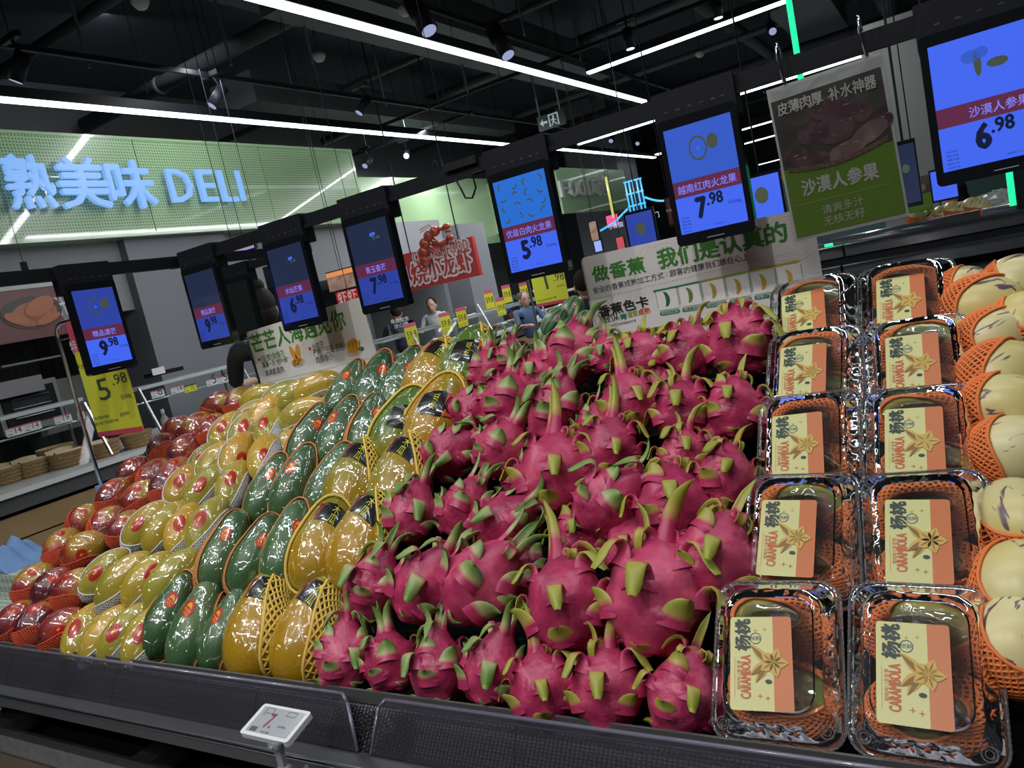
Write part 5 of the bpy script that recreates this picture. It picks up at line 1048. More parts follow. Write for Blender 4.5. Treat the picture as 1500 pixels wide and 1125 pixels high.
# wicker baskets with paper
WICK = mat('wicker', (.42, .27, .12), .7, noise=(160, (.16, .09, .035), 1.0)); NAP = mat('kraft_paper', (.48, .37, .24), .8)
def basket(px, py, r, lab, pap):
    c = atz(px, py, .91); r = r * .82; t = thing('wicker_basket', lab, 'basket', (c[0], c[1], .88), 'wicker baskets on the deli counter')
    pr = [(r * .80, 0.002), (r * .86, .025), (r * .95, .075), (r, .095), (r * 1.05, .100), (r * 1.0, .104), (r * .93, .090), (r * .8, .02), (0.01, .012)]
    MB().lathe(pr, 28, sx=1.0, sy=1.0).build('woven_bowl', WICK, t, True)
    mb = MB()
    for k in range(4): a = np.arange(28) * 2 * PI / 28; q = .84 + .05 * k; mb.tube(np.stack([r * q * np.cos(a), r * q * np.sin(a), .014 + .024 * k + .003 * (np.arange(28) % 2)], 1), .005, 4, closed=True)
    mb.build('cane_ring', WICK, t, True)
    if pap: 
        g = np.array([[(x * r * .75, y * r * .95, .07 + .03 * math.sin(x * 5 + y) * (1 if pap == 1 else .6) + .03 * abs(x)) for y in np.linspace(-.8, .8, 7)] for x in np.linspace(-.95, .95, 14)]); MB().grid(g).build('paper_liner', NAP, t)
for a in ((8, 702, .13, 'wicker basket cut by the left edge of the photo', 1), (48, 690, .135, 'round wicker basket, nearest whole one at left', 1), (100, 676, .15, 'wicker basket holding a folded kraft liner left of the steel pole', 1), (155, 662, .12, 'wicker basket just right of the steel pole', 2), (202, 648, .125, 'shallow wicker basket at the far end by the mangoes', 0), (84, 668, .15, 'large wicker basket behind the kraft-lined one', 0)): basket(*a)
# kitchen machines behind
OVN = mat('oven_steel', (.22, .215, .21), .4, .5); 
def mach(name, label, cat, pa, pb, x0, dep, m, extras=None):
    """front face on the plane x=x0, corners from the photograph, going dep back"""
    A = atx(*pa, x0); B = atx(*pb, x0); ya_, yb_ = sorted((A[1], B[1])); za, zb = sorted((A[2], B[2])); t = thing(name, label, cat, (x0 - dep / 2, (ya_ + yb_) / 2, za)); L_ = t.location
    local(MB().span((x0 - dep, ya_, za), (x0, yb_, zb)), L_).build('housing', m, t); f = Frame((x0, 0, 0), (0, 1, 0), (0, 0, 1))
    if extras: extras(f, ya_, yb_, za, zb, t, L_)
    return t
def ov(f, a, b_, z0, z1, t, L_):
    mb = MB(); f.rect(mb, a + .04, z0 + .06, b_ - .04, z1 - .04, 0, .02); local(mb, L_).build('door', BLACK, t); mb = MB(); f.rect(mb, a + .10, z0 + .12, b_ - .10, z1 - .10, .02, .025); local(mb, L_).build('door_glass', mat('oven_glass', (.03, .035, .035), .08, coat=1.), t)
    for q in (.3, .5, .7): mb = MB(); mb.tube([f.P(a + .1, z0 + (z1 - z0) * q, .04), f.P(b_ - .1, z0 + (z1 - z0) * q, .04)], .006, 5); local(mb, L_).build('rack_bar', STEEL, t)
mach('rack_oven', 'dark oven with a black framed glass door behind the left counter', 'oven', (8, 640), (80, 552), -6.6, .6, OVN, ov)
def st(f, a, b_, z0, z1, t, L_):
    mb = MB()
    for i in range(3):
        for j in range(4): mb.ball(f.P(a + (b_ - a) * (.25 + .08 * i), z1 - (z1 - z0) * (.2 + .06 * j), .005), .012, 6)
    local(mb, L_).build('vent_hole', INK, t); mb = MB(); mb.tube([f.P(b_ - .08, z0 + .1, .03), f.P(b_ - .08, z1 - .1, .03)], .012, 6); local(mb, L_).build('handle', CHROME, t)
mach('steel_cabinet', 'tall stainless cabinet with vent holes behind the yellow 5.98 poster', 'cabinet', (62, 640), (132, 545), -6.9, .6, OVN, st)
mach('fume_hood', 'grey stainless hood above the dark oven at left edge', 'hood', (-20, 590), (60, 548), -6.5, .8, mat('hood_steel', (.20, .19, .21), .4, .4))
mach('white_board_case', 'white topped wrapping machine under the roast poster', 'machine', (2, 536), (90, 522), -6.8, .5, mat('case_white', (.38, .42, .44), .4))
def eb(f, a, b_, z0, z1, t, L_):
    c = f.px((263, 523)); mb = MB(); f.shape(mb, [(c[0] - .11, c[1] - .09), (c[0] + .11, c[1] - .09), (c[0], c[1] + .12)], .001, .004, 1); f.shape(mb, [(c[0] - .08, c[1] - .075), (c[0] + .08, c[1] - .075), (c[0], c[1] + .08)], .004, .006, 0); f.shape(mb, [(c[0] - .01, c[1] - .06), (c[0] + .03, c[1] + .01), (c[0], c[1] + .005), (c[0] + .01, c[1] + .06), (c[0] - .03, c[1] - .01), (c[0], c[1] - .008)], .006, .008, 1); f.rect(mb, c[0] - .09, c[1] - .17, c[0] + .09, c[1] - .11, .001, .004, 0)
    local(mb, L_).build('warning_sticker', [YT, INK], t); mb = MB(); f.shape(mb, oval(a + .12, z1 - .12, .04, .03, 10), .001, .004); local(mb, L_).build('round_sticker', mat('st_blue', (.08, .2, .4), .5), t)
    mb = MB(); f.rect(mb, a, z0, a + .01, z1, 0, .006); f.rect(mb, b_ - .01, z0, b_, z1, 0, .006); f.rect(mb, a, z1 - .01, b_, z1, 0, .006); local(mb, L_).build('door_rim', WHITE, t)
mach('electric_cabinet', 'pale grey electrical cabinet with yellow high voltage triangle', 'cabinet', (232, 540), (290, 486), -7.93, .25, mat('cab_grey', (.30, .32, .32), .5), eb)
mach('scale_printer', 'small black label printer with a white card on the glass shelf', 'printer', (226, 552), (268, 536), GLX - .02, .12, BLACK, lambda f, a, b_, z0, z1, t, L_: (lambda mb: (f.rect(mb, a - .01, z0 + .01, a + .09, z1 + .03, .004, .008), local(mb, L_).build('white_card', TW, t)))(MB()))
for a, b_, lb in (((230, 615), (256, 580), 'grey metal switch box with yellow stickers below the shelf'), ((256, 612), (280, 578), 'pale metal box beside the switch box')):
    mach('switch_box', lb, 'box', a, b_, -7.95, .25, mat('cab_grey', (.3, .3, .3), .5), lambda f, a, b_, z0, z1, t, L_: (lambda mb: (f.rect(mb, a + .05, z1 - .18, a + .14, z1 - .06, .001, .005), local(mb, L_).build('yellow_sticker', YT, t)))(MB()))
c = atz(237, 603, .90); t = thing('spray_bottle', 'small clear bottle with white cap under the shelf beside the switch box', 'bottle', (-5.3, atx(237, 600, -5.3)[1], .88)); MB().lathe([(.0, 0), (.03, 0), (.032, .01), (.032, .10), (.014, .13), (.012, .15)], 12).build('bottle_body', mat('bottle_haze', (.4, .42, .43), .2), t, True); MB().lathe([(.014, .15), (.014, .18), (0, .18)], 10).build('cap', WHITE, t, True)
# roast chicken poster
PX = -5.85; fr = Frame((PX, 0, 0), (0, 1, 0), (0, 0, 1)); A = fr.px((0, 505)); B = fr.px((94, 490)); zt = fr.px((94, 417))[1]; zb = fr.px((60, 495))[1]
t = thing('roast_poster', 'dark red lightbox poster of roast chicken with white characters at left', 'poster', (PX, A[1] if False else fr.px((40, 480))[0], zb)); L_ = t.location; ya_ = fr.px((-60, 500))[0]; yb_ = fr.px((100, 490))[0]
MAR = mat('poster_maroon', (.10, .018, .024), .4, coat=.3); mb = MB(); fr.rect(mb, ya_, zb, yb_, zt, -.05, 0); local(mb, L_).build('panel', MAR, t)
mb = MB(); c = fr.px((47, 458)); fr.shape(mb, oval(c[0], c[1], .22, .12, 20), 0, .004, 2); fr.shape(mb, oval(c[0] + .01, c[1] - .01, .17, .09, 20, .1), .004, .008, 0); fr.shape(mb, oval(c[0] + .06, c[1] + .04, .12, .06, 14, .4), .008, .012, 1); fr.shape(mb, oval(c[0] - .12, c[1] - .03, .09, .04, 12, -.4), .008, .012, 1); fr.shape(mb, oval(c[0] + .1, c[1] - .06, .10, .03, 12, .3), .008, .012, 1); local(mb, L_).build('chicken_picture', [mat('roast', (.20, .04, .015), .4, noise=(9, (.34, .11, .04), 0)), mat('roast_light', (.32, .09, .03), .4), mat('dish_dark', (.02, .012, .012), .4)], t)
mb = MB(); fr.textpx(mb, '多汁', (76, 466), (103, 457), h=.17); local(mb, L_).build('poster_lettering', TW, t); mb = MB(); fr.rect(mb, ya_, zt, yb_, zt + .06, -.05, .01); local(mb, L_).build('top_rail', mat('rail_pale', (.35, .38, .36), .5), t)

# steel pole with the 5.98 poster, clamped on the island side
p0 = atx(150, 716, -2.18); t = thing('poster_stand', 'chrome pole stand with a pale blue plastic clamp holding the yellow 5.98 poster', 'stand', (p0[0], p0[1], p0[2] - .03)); L_ = t.location
zt = atx(88, 475, -2.18)[2] + .0
pts = [p0, (p0[0], p0[1], zt - .04)] + [(p0[0] + .04 - .04 * math.cos(a), p0[1], zt - .04 + .04 * math.sin(a)) for a in (.4, .8, 1.2, 1.57)] + [(p0[0] + .22, p0[1], zt)]
local(MB().tube(pts, .0055, 8), L_).build('pole', CHROME, t, True); local(MB().tube([(p0[0], p0[1], zt - .045), (p0[0] + .22, p0[1], zt - .045)], .0025, 6), L_).build('cross_wire', CHROME, t, True)
BLU = mat('pale_blue_plastic', (.22, .34, .50), .4); local(MB().span(p0 - [.014, .012, .05], p0 + [.014, .012, .012]).span(p0 - [.012, .008, .09], p0 + [-.004, .008, -.05]).span(p0 + [.004, -.008, -.09], p0 + [.012, .008, -.05]), L_).build('clamp', BLU, t)
Yp = p0[1] - .01; a = aty(100, 460, Yp); b_ = aty(137, 641, Yp); c = aty(211, 632, Yp); x0, x1, z0, z1 = a[0] + 0, c[0], (b_[2] + c[2]) / 2, a[2] - .02
x0 = (a[0] + b_[0]) / 2
YPO = mat('poster_yellow', (.56, .58, .05), .25, coat=1.0); PKD = mat('poster_pink', (.48, .06, .10), .3, coat=1.0)
t = thing('price_poster', 'glossy yellow 5.98 price poster hanging from the chrome pole at left', 'poster', (x0, Yp, z0)); L_ = t.location; fr = Frame((x0, Yp, z0), (1, 0, 0), (0, 0, 1)); W, Hh = x1 - x0, z1 - z0
mb = MB(); fr.rect(mb, 0, 0, W, Hh, -.002, 0); local(mb, L_).build('card', YPO, t); mb = MB(); fr.rect(mb, 0, 0, W, .014, 0, .0004); fr.rect(mb, 0, Hh * .74, W, Hh, 0, .0004); local(mb, L_).build('pink_band', PKD, t)
GN = mat('price_grey', (.05, .07, .05), .4, coat=.5); mb = MB(); fr.textpx(mb, '5', (148, 587), (165, 583), h=.085, z=.001); fr.textpx(mb, '.98', (166, 564), (187, 559), h=.040, z=.001)
fr.textpx(mb, '元/500g', (178, 585), (193, 581), z=.001); fr.textpx(mb, '大台芒', (114, 541), (132, 537), h=.016, z=.001); fr.textpx(mb, '产地 见实物 等级', (137, 616), (160, 611), z=.001); fr.textpx(mb, '规格 计量 不含礼盒装 500g', (139, 624), (174, 616), z=.001); fr.textpx(mb, '监督电话', (177, 610), (190, 606), z=.001); local(mb, L_).build('lettering', GN, t)
mb = MB(); fr.textpx(mb, '特', (106, 517), (115, 515), h=.04, z=.001); local(mb, L_).build('white_lettering', TW, t)
# second yellow poster (1.98)
Yq = 4.5; a = aty(780, 408, Yq); b_ = aty(787, 452, Yq); c = aty(834, 439, Yq); x0, x1, z0 = b_[0], c[0], (b_[2] + c[2]) / 2; z1 = z0 + .38
t = thing('price_poster', 'yellow 1.98 price poster above the small watermelons', 'poster', (x0, Yq, z0)); L_ = t.location; fr = Frame((x0, Yq, z0), (1, 0, 0), (0, 0, 1)); W = x1 - x0
mb = MB(); fr.rect(mb, 0, 0, W, .38, -.002, 0); local(mb, L_).build('card', YPO, t); mb = MB(); fr.rect(mb, 0, 0, W, .02, 0, .0005); fr.rect(mb, 0, .30, W, .38, 0, .0005); local(mb, L_).build('pink_band', PKD, t)
mb = MB(); fr.textpx(mb, '1', (801, 424), (804.5, 423), h=.17, z=.001); fr.textpx(mb, '.98', (811, 412), (827, 409), h=.075, z=.001); fr.textpx(mb, '元/500g', (816, 421), (827, 418), z=.001); fr.textpx(mb, '产地 见实物 规格 计量', (788, 443), (815, 436), z=.001); local(mb, L_).build('lettering', GN, t)
p0 = aty(776, 425, Yq + .02); local(MB().tube([(x0 + W / 2, Yq + .004, z0 + .37), (x0 + W / 2, Yq + .02, 1.95)], .004, 5), L_).build('hanger', CHROME, t)
t = thing('poster_stand', 'thin chrome pole beside the yellow 1.98 poster', 'stand', (p0[0], p0[1], 0)); local(MB().tube([(p0[0], p0[1], 0), (p0[0], p0[1], 1.95), (p0[0] + .3, p0[1], 1.95)], .008, 6), t.location).build('pole', CHROME, t, True)

# gingham covered boxes and blue cloths left of the island
gmat, nt, bs = nmat('gingham'); L = nt.links.new; tc = N(nt, 'ShaderNodeTexCoord'); sp = N(nt, 'ShaderNodeSeparateXYZ'); L(tc.outputs['Object'], sp.inputs[0]); pr = []
for k in range(3):
    s = N(nt, 'ShaderNodeMath', operation='PINGPONG'); L(sp.outputs[k], s.inputs[0]); s.inputs[1].default_value = .012; g = N(nt, 'ShaderNodeMath', operation='GREATER_THAN'); L(s.outputs[0], g.inputs[0]); g.inputs[1].default_value = .006; pr.append(g)
s1 = N(nt, 'ShaderNodeMath', operation='ADD'); L(pr[0].outputs[0], s1.inputs[0]); L(pr[1].outputs[0], s1.inputs[1]); s2 = N(nt, 'ShaderNodeMath', operation='ADD'); L(s1.outputs[0], s2.inputs[0]); L(pr[2].outputs[0], s2.inputs[1])
mr = N(nt, 'ShaderNodeMapRange'); mr.inputs[2].default_value = 3; L(s2.outputs[0], mr.inputs[0]); mx = N(nt, 'ShaderNodeMix', data_type='RGBA'); L(mr.outputs[0], mx.inputs[0]); mx.inputs[6].default_value = (.62, .66, .62, 1); mx.inputs[7].default_value = (.20, .28, .22, 1); L(mx.outputs[2], bs.inputs[0])
def gbox(a, b_, lab):
    t = thing('gingham_box', lab, 'box', ((a[0] + b_[0]) / 2, (a[1] + b_[1]) / 2, a[2]), 'gingham boxes'); L_ = t.location
    local(MB().span(a, (b_[0], b_[1], b_[2] - .012)), L_).build('box_body', gmat, t); local(MB().span((a[0] - .004, a[1] - .004, b_[2] - .05), (b_[0] + .004, b_[1] + .004, b_[2])), L_).build('box_lid', gmat, t)
gbox((-3.3, 0.84, .60), (-2.23, 1.34, .856), 'low green gingham covered box at the lower left edge')
gbox((-2.95, 1.00, .857), (-2.23, 1.155, .935), 'green gingham covered box with a blue cloth on it, left of the mangoes')
gbox((-2.43, 1.165, .857), (-2.23, 1.32, 1.00), 'farther green gingham box peeking out above the first')
t = thing('low_table', 'dark low table carrying the gingham boxes', 'table', (-2.9, 1.3, 0)); L_ = t.location
local(MB().span((-3.4, .80, .55), (-2.225, 1.5, .60)), L_).build('table_top', DARK, t)
for x in (-3.35, -2.28):
    for y in (.84, 1.45): local(MB().span((x - .02, y - .02, 0), (x + .02, y + .02, .55)), L_).build('leg', BLACK, t)
CLO = mat('blue_cloth', (.13, .24, .46), .85)
def cloth(c, sx_, sy_, hgt, lab):
    g = np.array([[(x * sx_, y * sy_, max(.0, hgt * (1 - x * x) * (1 - .6 * y * y) * (1 + .35 * math.sin(6 * x + 2 * y) + .25 * math.sin(9 * y - 3 * x)))) for y in np.linspace(-1, 1, 16)] for x in np.linspace(-1, 1, 22)])
    o = MB().grid(g).grid(g * [1, 1, .4]).build('blue_cloth', CLO, None, True); o.location = c; tag(o, lab, 'cloth', 'blue cloths')
cloth((-2.56, 1.075, .936), .13, .075, .055, 'crumpled blue cloth on the gingham box left of the mangoes'); cloth((-2.31, 1.245, 1.001), .085, .07, .03, 'smaller blue cloth on the farther gingham box')

# ---- watermelons behind
M_WM = None
m, nt, bs = nmat('watermelon_skin'); L = nt.links.new; tc = N(nt, 'ShaderNodeTexCoord'); wv = N(nt, 'ShaderNodeTexNoise'); wv.inputs['Scale'].default_value = 9; sp = N(nt, 'ShaderNodeSeparateXYZ'); L(tc.outputs['Object'], sp.inputs[0]); L(tc.outputs['Object'], wv.inputs[0])
an = N(nt, 'ShaderNodeMath', operation='ARCTAN2'); L(sp.outputs[0], an.inputs[0]); L(sp.outputs[1], an.inputs[1]); a2 = N(nt, 'ShaderNodeMath', operation='MULTIPLY_ADD'); L(an.outputs[0], a2.inputs[0]); a2.inputs[1].default_value = 11; L(wv.outputs[0], a2.inputs[2]); si = N(nt, 'ShaderNodeMath', operation='SINE'); L(a2.outputs[0], si.inputs[0])
cr = N(nt, 'ShaderNodeValToRGB'); L(si.outputs[0], cr.inputs[0]); cr.color_ramp.elements[0].position = .3; cr.color_ramp.elements[0].color = (.15, .25, .12, 1); cr.color_ramp.elements[1].position = .7; cr.color_ramp.elements[1].color = (.03, .09, .04, 1); L(cr.outputs[0], bs.inputs[0]); bs.inputs['Roughness'].default_value = .35
Fw = F_mango(.075, .105, 0); wme = body(Fw, 24, 16).mesh('small_watermelon', m); wst = ring_sticker(Fw, (0, -1, .3), .020).mesh('sticker', [mat('st_white', (.5, .42, .42), .4), S_DRED, S_RED], False)
for i, (px, py, dg, lab) in enumerate(((838, 456, 25, 'topmost small striped watermelon beside the banana board'), (812, 472, 35, 'small striped watermelon left of the topmost'), (800, 496, 25, 'lower left small striped watermelon'), (830, 487, 25, 'small striped watermelon in the middle of the pile'), (856, 478, 8, 'small striped watermelon cut by the banana board'), (822, 512, 80, 'small striped watermelon half hidden low in the pile'))):
    loc = aty(px, py, 4.0 + .1 * (i == 0)); M = pose(loc, dg, 30); o = obj('small_watermelon', wme, None, M @ Matrix.Scale(.95, 4)); tag(o, lab, 'watermelon', 'small watermelons'); obj('sticker', wst, o)
c = aty(835, 505, 4.0)
box_thing('melon_stand', 'dark display stand under the small watermelons', 'display stand', (-2.9, 3.8, 0), (-1.9, 4.3, float(c[2]) - .06), BLACK)

# ---- black empty tiered shelves behind on the right
t = thing('tiered_shelf', 'empty black tiered display shelves behind the carambola boxes', 'shelf', (1.0, 3, 0)); L_ = t.location
ysl = np.linspace(2.45, 3.45, 8); lip = mat('lip_gloss', (.022, .026, .034), .22, coat=.6)
for k, y in enumerate(ysl):
    z = 1.30 - (7 - k) * .075
    for x0_, x1_ in ((-1.25, -.42), (-.41, .42), (.43, 1.26), (1.27, 2.4)):
        local(MB().span((x0_, y, z - .012), (x1_, y + .16, z)).poly([(y, z - .045), (y - .012, z - .045), (y - .022, z + .002), (y - .012, z + .006), (y, z)], x0_, x1_, 0, lambda A: A[:, [2, 0, 1]]), L_).build('shelf_tray', lip, t)
local(MB().span((-1.25, 2.6, 0), (2.4, 3.65, .75)).span((-1.25, 3.45, .7), (2.4, 3.62, 1.30)), L_).build('shelf_core', BLACK, t)
t = thing('padded_rail', 'row of glossy dark grey rolled liners along the top of the far display', 'guard', (0, 4.3, 1.2)); 
for i in range(5):
    x = -1.6 + i * .85; local(MB().tube([(x, 4.3, 1.27), (x + .84, 4.3, 1.27)], .04, 12), t.location).build('roll_segment', mat('roll_grey', (.07, .068, .08), .25, coat=.6), t, True)
box_thing('far_island', 'dark base of the far display holding netted melons and bags', 'display stand', (-1.7, 4.25, 0), (2.6, 5.4, 1.24), BLACK)
Fq2 = KITS['pepino']
for i, (px, py) in enumerate(((1378, 308), (1394, 304), (1409, 301), (1422, 298), (1433, 294), (1344, 308), (1360, 304))):
    loc = aty(px, py, 4.75); loc[2] = 1.30 + .01 * (i % 2); M = pose(loc, 30, 20); lab = ['first', 'second', 'third', 'fourth', 'last and largest'][i] + ' melon in orange net in the far row beside the woman' if i < 5 else ('left' if i == 5 else 'right') + ' of two orange netted packs left of the far melons'
    o = obj('netted_melon', Fq2['body'], None, M @ Matrix.Scale(1.15, 4)); tag(o, lab, 'melon', 'far netted melons'); obj('foam_net', Fq2['nets'][0], o)
for i, (px, py, c_) in enumerate(((1455, 300, (.45, .5, .5)), (1468, 295, (.4, .5, .42)), (1482, 298, (.5, .48, .5)), (1462, 306, (.2, .4, .25)))):
    loc = aty(px, py, 4.8); rs = np.random.RandomState(i); th = sph(14, 9); g = th * (np.array([.09, .06, .065]) * (1 + .12 * rs.randn(*th.shape[:2], 1))); o = MB().grid(g, wrap=True).build('plastic_bag', mat('bag_%d' % i, c_, .15, coat=1.), None, False); o.location = (loc[0], loc[1], 1.30); tag(o, ['silvery', 'greenish', 'whitish', 'green'][i] + ' shiny produce bag ' + ['left in the pile', 'on top of the pile', 'right in the pile', 'low in front of the pile'][i] + ' at the far right', 'bag', 'shiny produce bags')
# small far screens and signs on the right
def fscreen(px, py, w_, h_, y, lab, col):
    c = aty(px, py, y); t = thing('wall_screen', lab, 'screen', c); mb = MB().span((c[0] - w_ / 2, y, c[2] - h_ / 2), (c[0] + w_ / 2, y + .03, c[2] + h_ / 2)); local(mb, c).build('bezel', GLOSSB, t); local(MB().span((c[0] - w_ * .44, y - .004, c[2] - h_ * .44), (c[0] + w_ * .44, y, c[2] + h_ * .44)), c).build('display', col, t)
    local(MB().tube([(c[0], y + .02, c[2] + h_ / 2), (c[0], y + .02, 5.0)], .006, 5), c).build('hanger', BLACK, t); f = Frame((c[0], y - .006, c[2]), (1, 0, 0), (0, 0, 1)); mb = MB(); f.shape(mb, oval(0, h_ * .08, w_ * .16, w_ * .2, 12), 0, .002); local(mb, c).build('fruit_picture', OLIV, t)
fscreen(940, 340, .30, .42, 7.0, 'small blue screen seen between the crescent screen and the 7.98 screen', SCRD); fscreen(1117, 292, .26, .32, 5.0, 'small blue screen behind the green poster edge', SCR); fscreen(1328, 255, .10, .30, 4.0, 'narrow dark screen right of the green poster', SCRG); fscreen(1383, 270, .12, .16, 4.4, 'bright blue screen below the largest screen', SCR)
c = aty(1345, 285, 4.6); t = thing('hanging_poster', 'small far copy of the green melon poster by the woman', 'poster', c); f = Frame(c, (1, 0, 0), (0, 0, 1)); mb = MB(); f.rect(mb, -.06, -.09, .06, 0, 0, .003); local(mb, c).build('green_field', MATS['poster_green'], t); mb = MB(); f.rect(mb, -.06, 0, .06, .09, 0, .003); local(mb, c).build('photo_field', bgm, t); mb = MB(); f.shape(mb, oval(0, .03, .04, .025, 12), .003, .005); local(mb, c).build('melon_picture', PPM[1], t); local(MB().tube([(c[0], c[1] - .003, c[2] + .08), (c[0], c[1] - .003, 5.0)], .003, 4), c).build('hanger', BLACK, t)
# pillar panel right of the poster, wooden shelf bits
q = aty(1300, 220, 8.0); struct('trim_7', MB().span((q[0] - .1, 8, 0), (q[0] + .35, 8.3, 3.0)), mat('pillar_pale', (.16, .17, .165), .6))
q = aty(1112, 265, 9.0); box_thing('wall_shelf', 'long wooden wall shelf left of the green poster', 'shelf', (q[0] - .9, 9, q[2] - .08), (q[0] + .6, 9.3, q[2] + .08), PLK)
struct('trim_8', MB().span((-2.2, 10, 0), (4, 10.1, 1.9)), mat('teal_wall', (.012, .05, .045), .6))
q = aty(1352, 190, 8.2); box_thing('red_banner', 'dark red banner panel between the poster and the largest screen', 'banner', (q[0] - .12, 8.1, q[2] - .35), (q[0] + .3, 8.14, q[2] + .2), MAR)
GLED = mat('green_led', (0, 0, 0), .4, emit=(.02, .9, .35), es=1.3)
for i, (px, py, y, z0, z1) in enumerate(((1163, 50, 6.0, 2.35, 5.0), (1484, 300, 3.9, 1.31, 1.75), (1213, 353, 4.22, 1.21, 1.29))):
    q = aty(px, py, y); o = MB().tube([(0, 0, 0), (0, 0, z1 - z0)], .022 if i != 1 else .014, 6).build('led_strip', GLED); o.location = (q[0], y, z0); tag(o, ['tall glowing green light strip from the ceiling above the poster', 'glowing green light strip at the right edge', 'short glowing green light under the poster'][i], 'light strip', 'green light strips')
box_thing('led_column', 'dark display column carrying the green strip at the right edge', 'column', (aty(1490, 300, 4.0)[0], 3.95, 1.2), (aty(1490, 300, 4.0)[0] + .2, 4.1, 1.8), DARK)
# crayfish sign
YC = 7.2; fr = Frame((0, YC, 0), (1, 0, 0), (0, 0, 1)); A = fr.px((560, 437)); B = fr.px((703, 402)); T0 = fr.px((592, 371)); T1 = fr.px((692, 347)); z0 = (A[1] + B[1]) / 2; z1 = (T0[1] + T1[1]) / 2; SRD = mat('sign_red', (.42, .035, .035), .4, coat=.5)
t = thing('crayfish_sign', 'red CRAYFISHFOOD sign with white outlined characters and a red crayfish on top', 'sign', (B[0] - .5, YC, z0)); L_ = t.location
mb = MB(); fr.rect(mb, A[0] - .1, z0, B[0], z1, -.06, 0); local(mb, L_).build('sign_board', SRD, t)
TXW = mat('sign_white', (.62, .60, .60), .5); mb = MB(); mr_ = MB()
for s, a, b_ in (('现', (573, 424), (602, 416)), ('烧', (607, 415), (630, 409)), ('小', (632, 408), (648, 404)), ('龙', (652, 403), (671, 398)), ('虾', (674, 397), (694, 392))):
    Aa = fr.px(a); Bb = fr.px(b_); w_ = Bb[0] - Aa[0]
    for i in range(12): th_ = i * PI / 6; fr.text(mb, s, Aa[0] + .028 * math.cos(th_), Aa[1] + .028 * math.sin(th_), w=w_, h=.27, z=.01 + i * .0006)
    for dx in (-.007, 0, .007): fr.text(mr_, s, Aa[0] + dx, Aa[1], w=w_, h=.27, z=.022 + dx * .1)
Aa = fr.px((608, 385)); Bb = fr.px((689, 366))
for i in range(10): th_ = i * PI / 5; fr.text(mb, 'CRAYFISHFOOD', Aa[0] + .018 * math.cos(th_), Aa[1] + .018 * math.sin(th_), w=Bb[0] - Aa[0], h=.17, z=.01 + i * .0006, rot=.0)
fr.text(mr_, 'CRAYFISHFOOD', Aa[0], Aa[1], w=Bb[0] - Aa[0], h=.17, z=.022)
local(mb, L_).build('white_outline', TXW, t); local(mr_, L_).build('lettering', SRD, t)
for x in (B[0] - .2, B[0] - .9): local(MB().tube([(x, YC - .01 + .04, z1 - .1), (x, YC + .03, 5.0)], .008, 5), L_).build('hanger_rod', BLACK, t)
c = fr.px((640, 362)); CF = mat('crayfish_red', (.24, .018, .012), .35, coat=.5, noise=(14, (.36, .045, .02), 0)); P3 = lambda x, y, z=.06: fr.P(c[0] + x, c[1] + y, z)
mb = MB()
seg = [(-.16, -.12), (-.15, -.02), (-.11, .07), (-.03, .14), (.06, .17)]
for i, (x, y) in enumerate(seg): mb.ball(P3(x, y), (.085 - .004 * i, .05, .07 - .003 * i), 10)
local(mb, L_).build('crayfish_body', CF, t, True)
for sgn, pts in ((1, [(.06, .17), (.13, .19), (.19, .17)]), (0, [(.0, .05), (.10, .02), (.20, .04)])):
    mb = MB().tube([P3(*p) for p in pts], [.03, .025, .03], 8); e = pts[-1]; mb.ball(P3(e[0] + .04, e[1] + .02), (.06, .03, .035), 8).ball(P3(e[0] + .05, e[1] - .035), (.05, .025, .016), 8); local(mb, L_).build('claw', CF, t, True)
for i in range(5): local(MB().tube([P3(-.12 + .03 * i, .0 + .03 * i), P3(-.02 + .03 * i, -.05 + .02 * i), P3(.0 + .03 * i, -.10)], [.012, .009, .004], 5), L_).build('crayfish_leg', CF, t, True)
for i in range(2): local(MB().tube([P3(.08, .2), P3(.0, .24 + i * .02), P3(-.14, .20 + i * .03)], .004, 4), L_).build('feeler', CF, t, True)
# hanging pictures and menus
def picture(px0, px1, y, col, lab, extra=None, nm='menu_picture'):
    A = aty(*px0, y); B = aty(*px1, y); x0, x1 = sorted((A[0], B[0])); z0, z1 = sorted((A[2], B[2])); t = thing(nm, lab, 'poster', ((x0 + x1) / 2, y, z0)); L_ = t.location
    local(MB().span((x0, y, z0), (x1, y + .03, z1)), L_).build('panel', BLACK if extra else col, t); f = Frame((x0, y, z0), (1, 0, 0), (0, 0, 1)); 
    if extra: mb = MB(); f.rect(mb, .01, .01, x1 - x0 - .01, z1 - z0 - .01, .0, .005); local(mb, L_).build('picture', col, t); extra(f, x1 - x0, z1 - z0, t, L_)
    local(MB().tube([((x0 + x1) / 2, y + .01, z1), ((x0 + x1) / 2, y + .01, 5.0)], .004, 4), L_).build('hanger', BLACK, t)
FOODP = mat('food_print', (.28, .12, .08), .5, noise=(12, (.45, .33, .26), 0)); EMO = mat('menu_orange', (.4, .15, .05), .4, emit=(.55, .20, .06), es=.8); EMB = mat('menu_lilac', (.2, .25, .5), .4, emit=(.22, .28, .75), es=.8); EMR = mat('menu_red', (.3, .04, .04), .4, emit=(.5, .06, .10), es=.7)
picture((476, 400), (524, 420), 5.2, FOODP, 'hanging food picture with orange band left of the crayfish sign', lambda f, w_, h_, t, L_: (lambda mb: (f.rect(mb, .01, h_ * .72, w_ - .01, h_ - .01, .005, .008), local(mb, L_).build('orange_band', EMO, t)))(MB()))
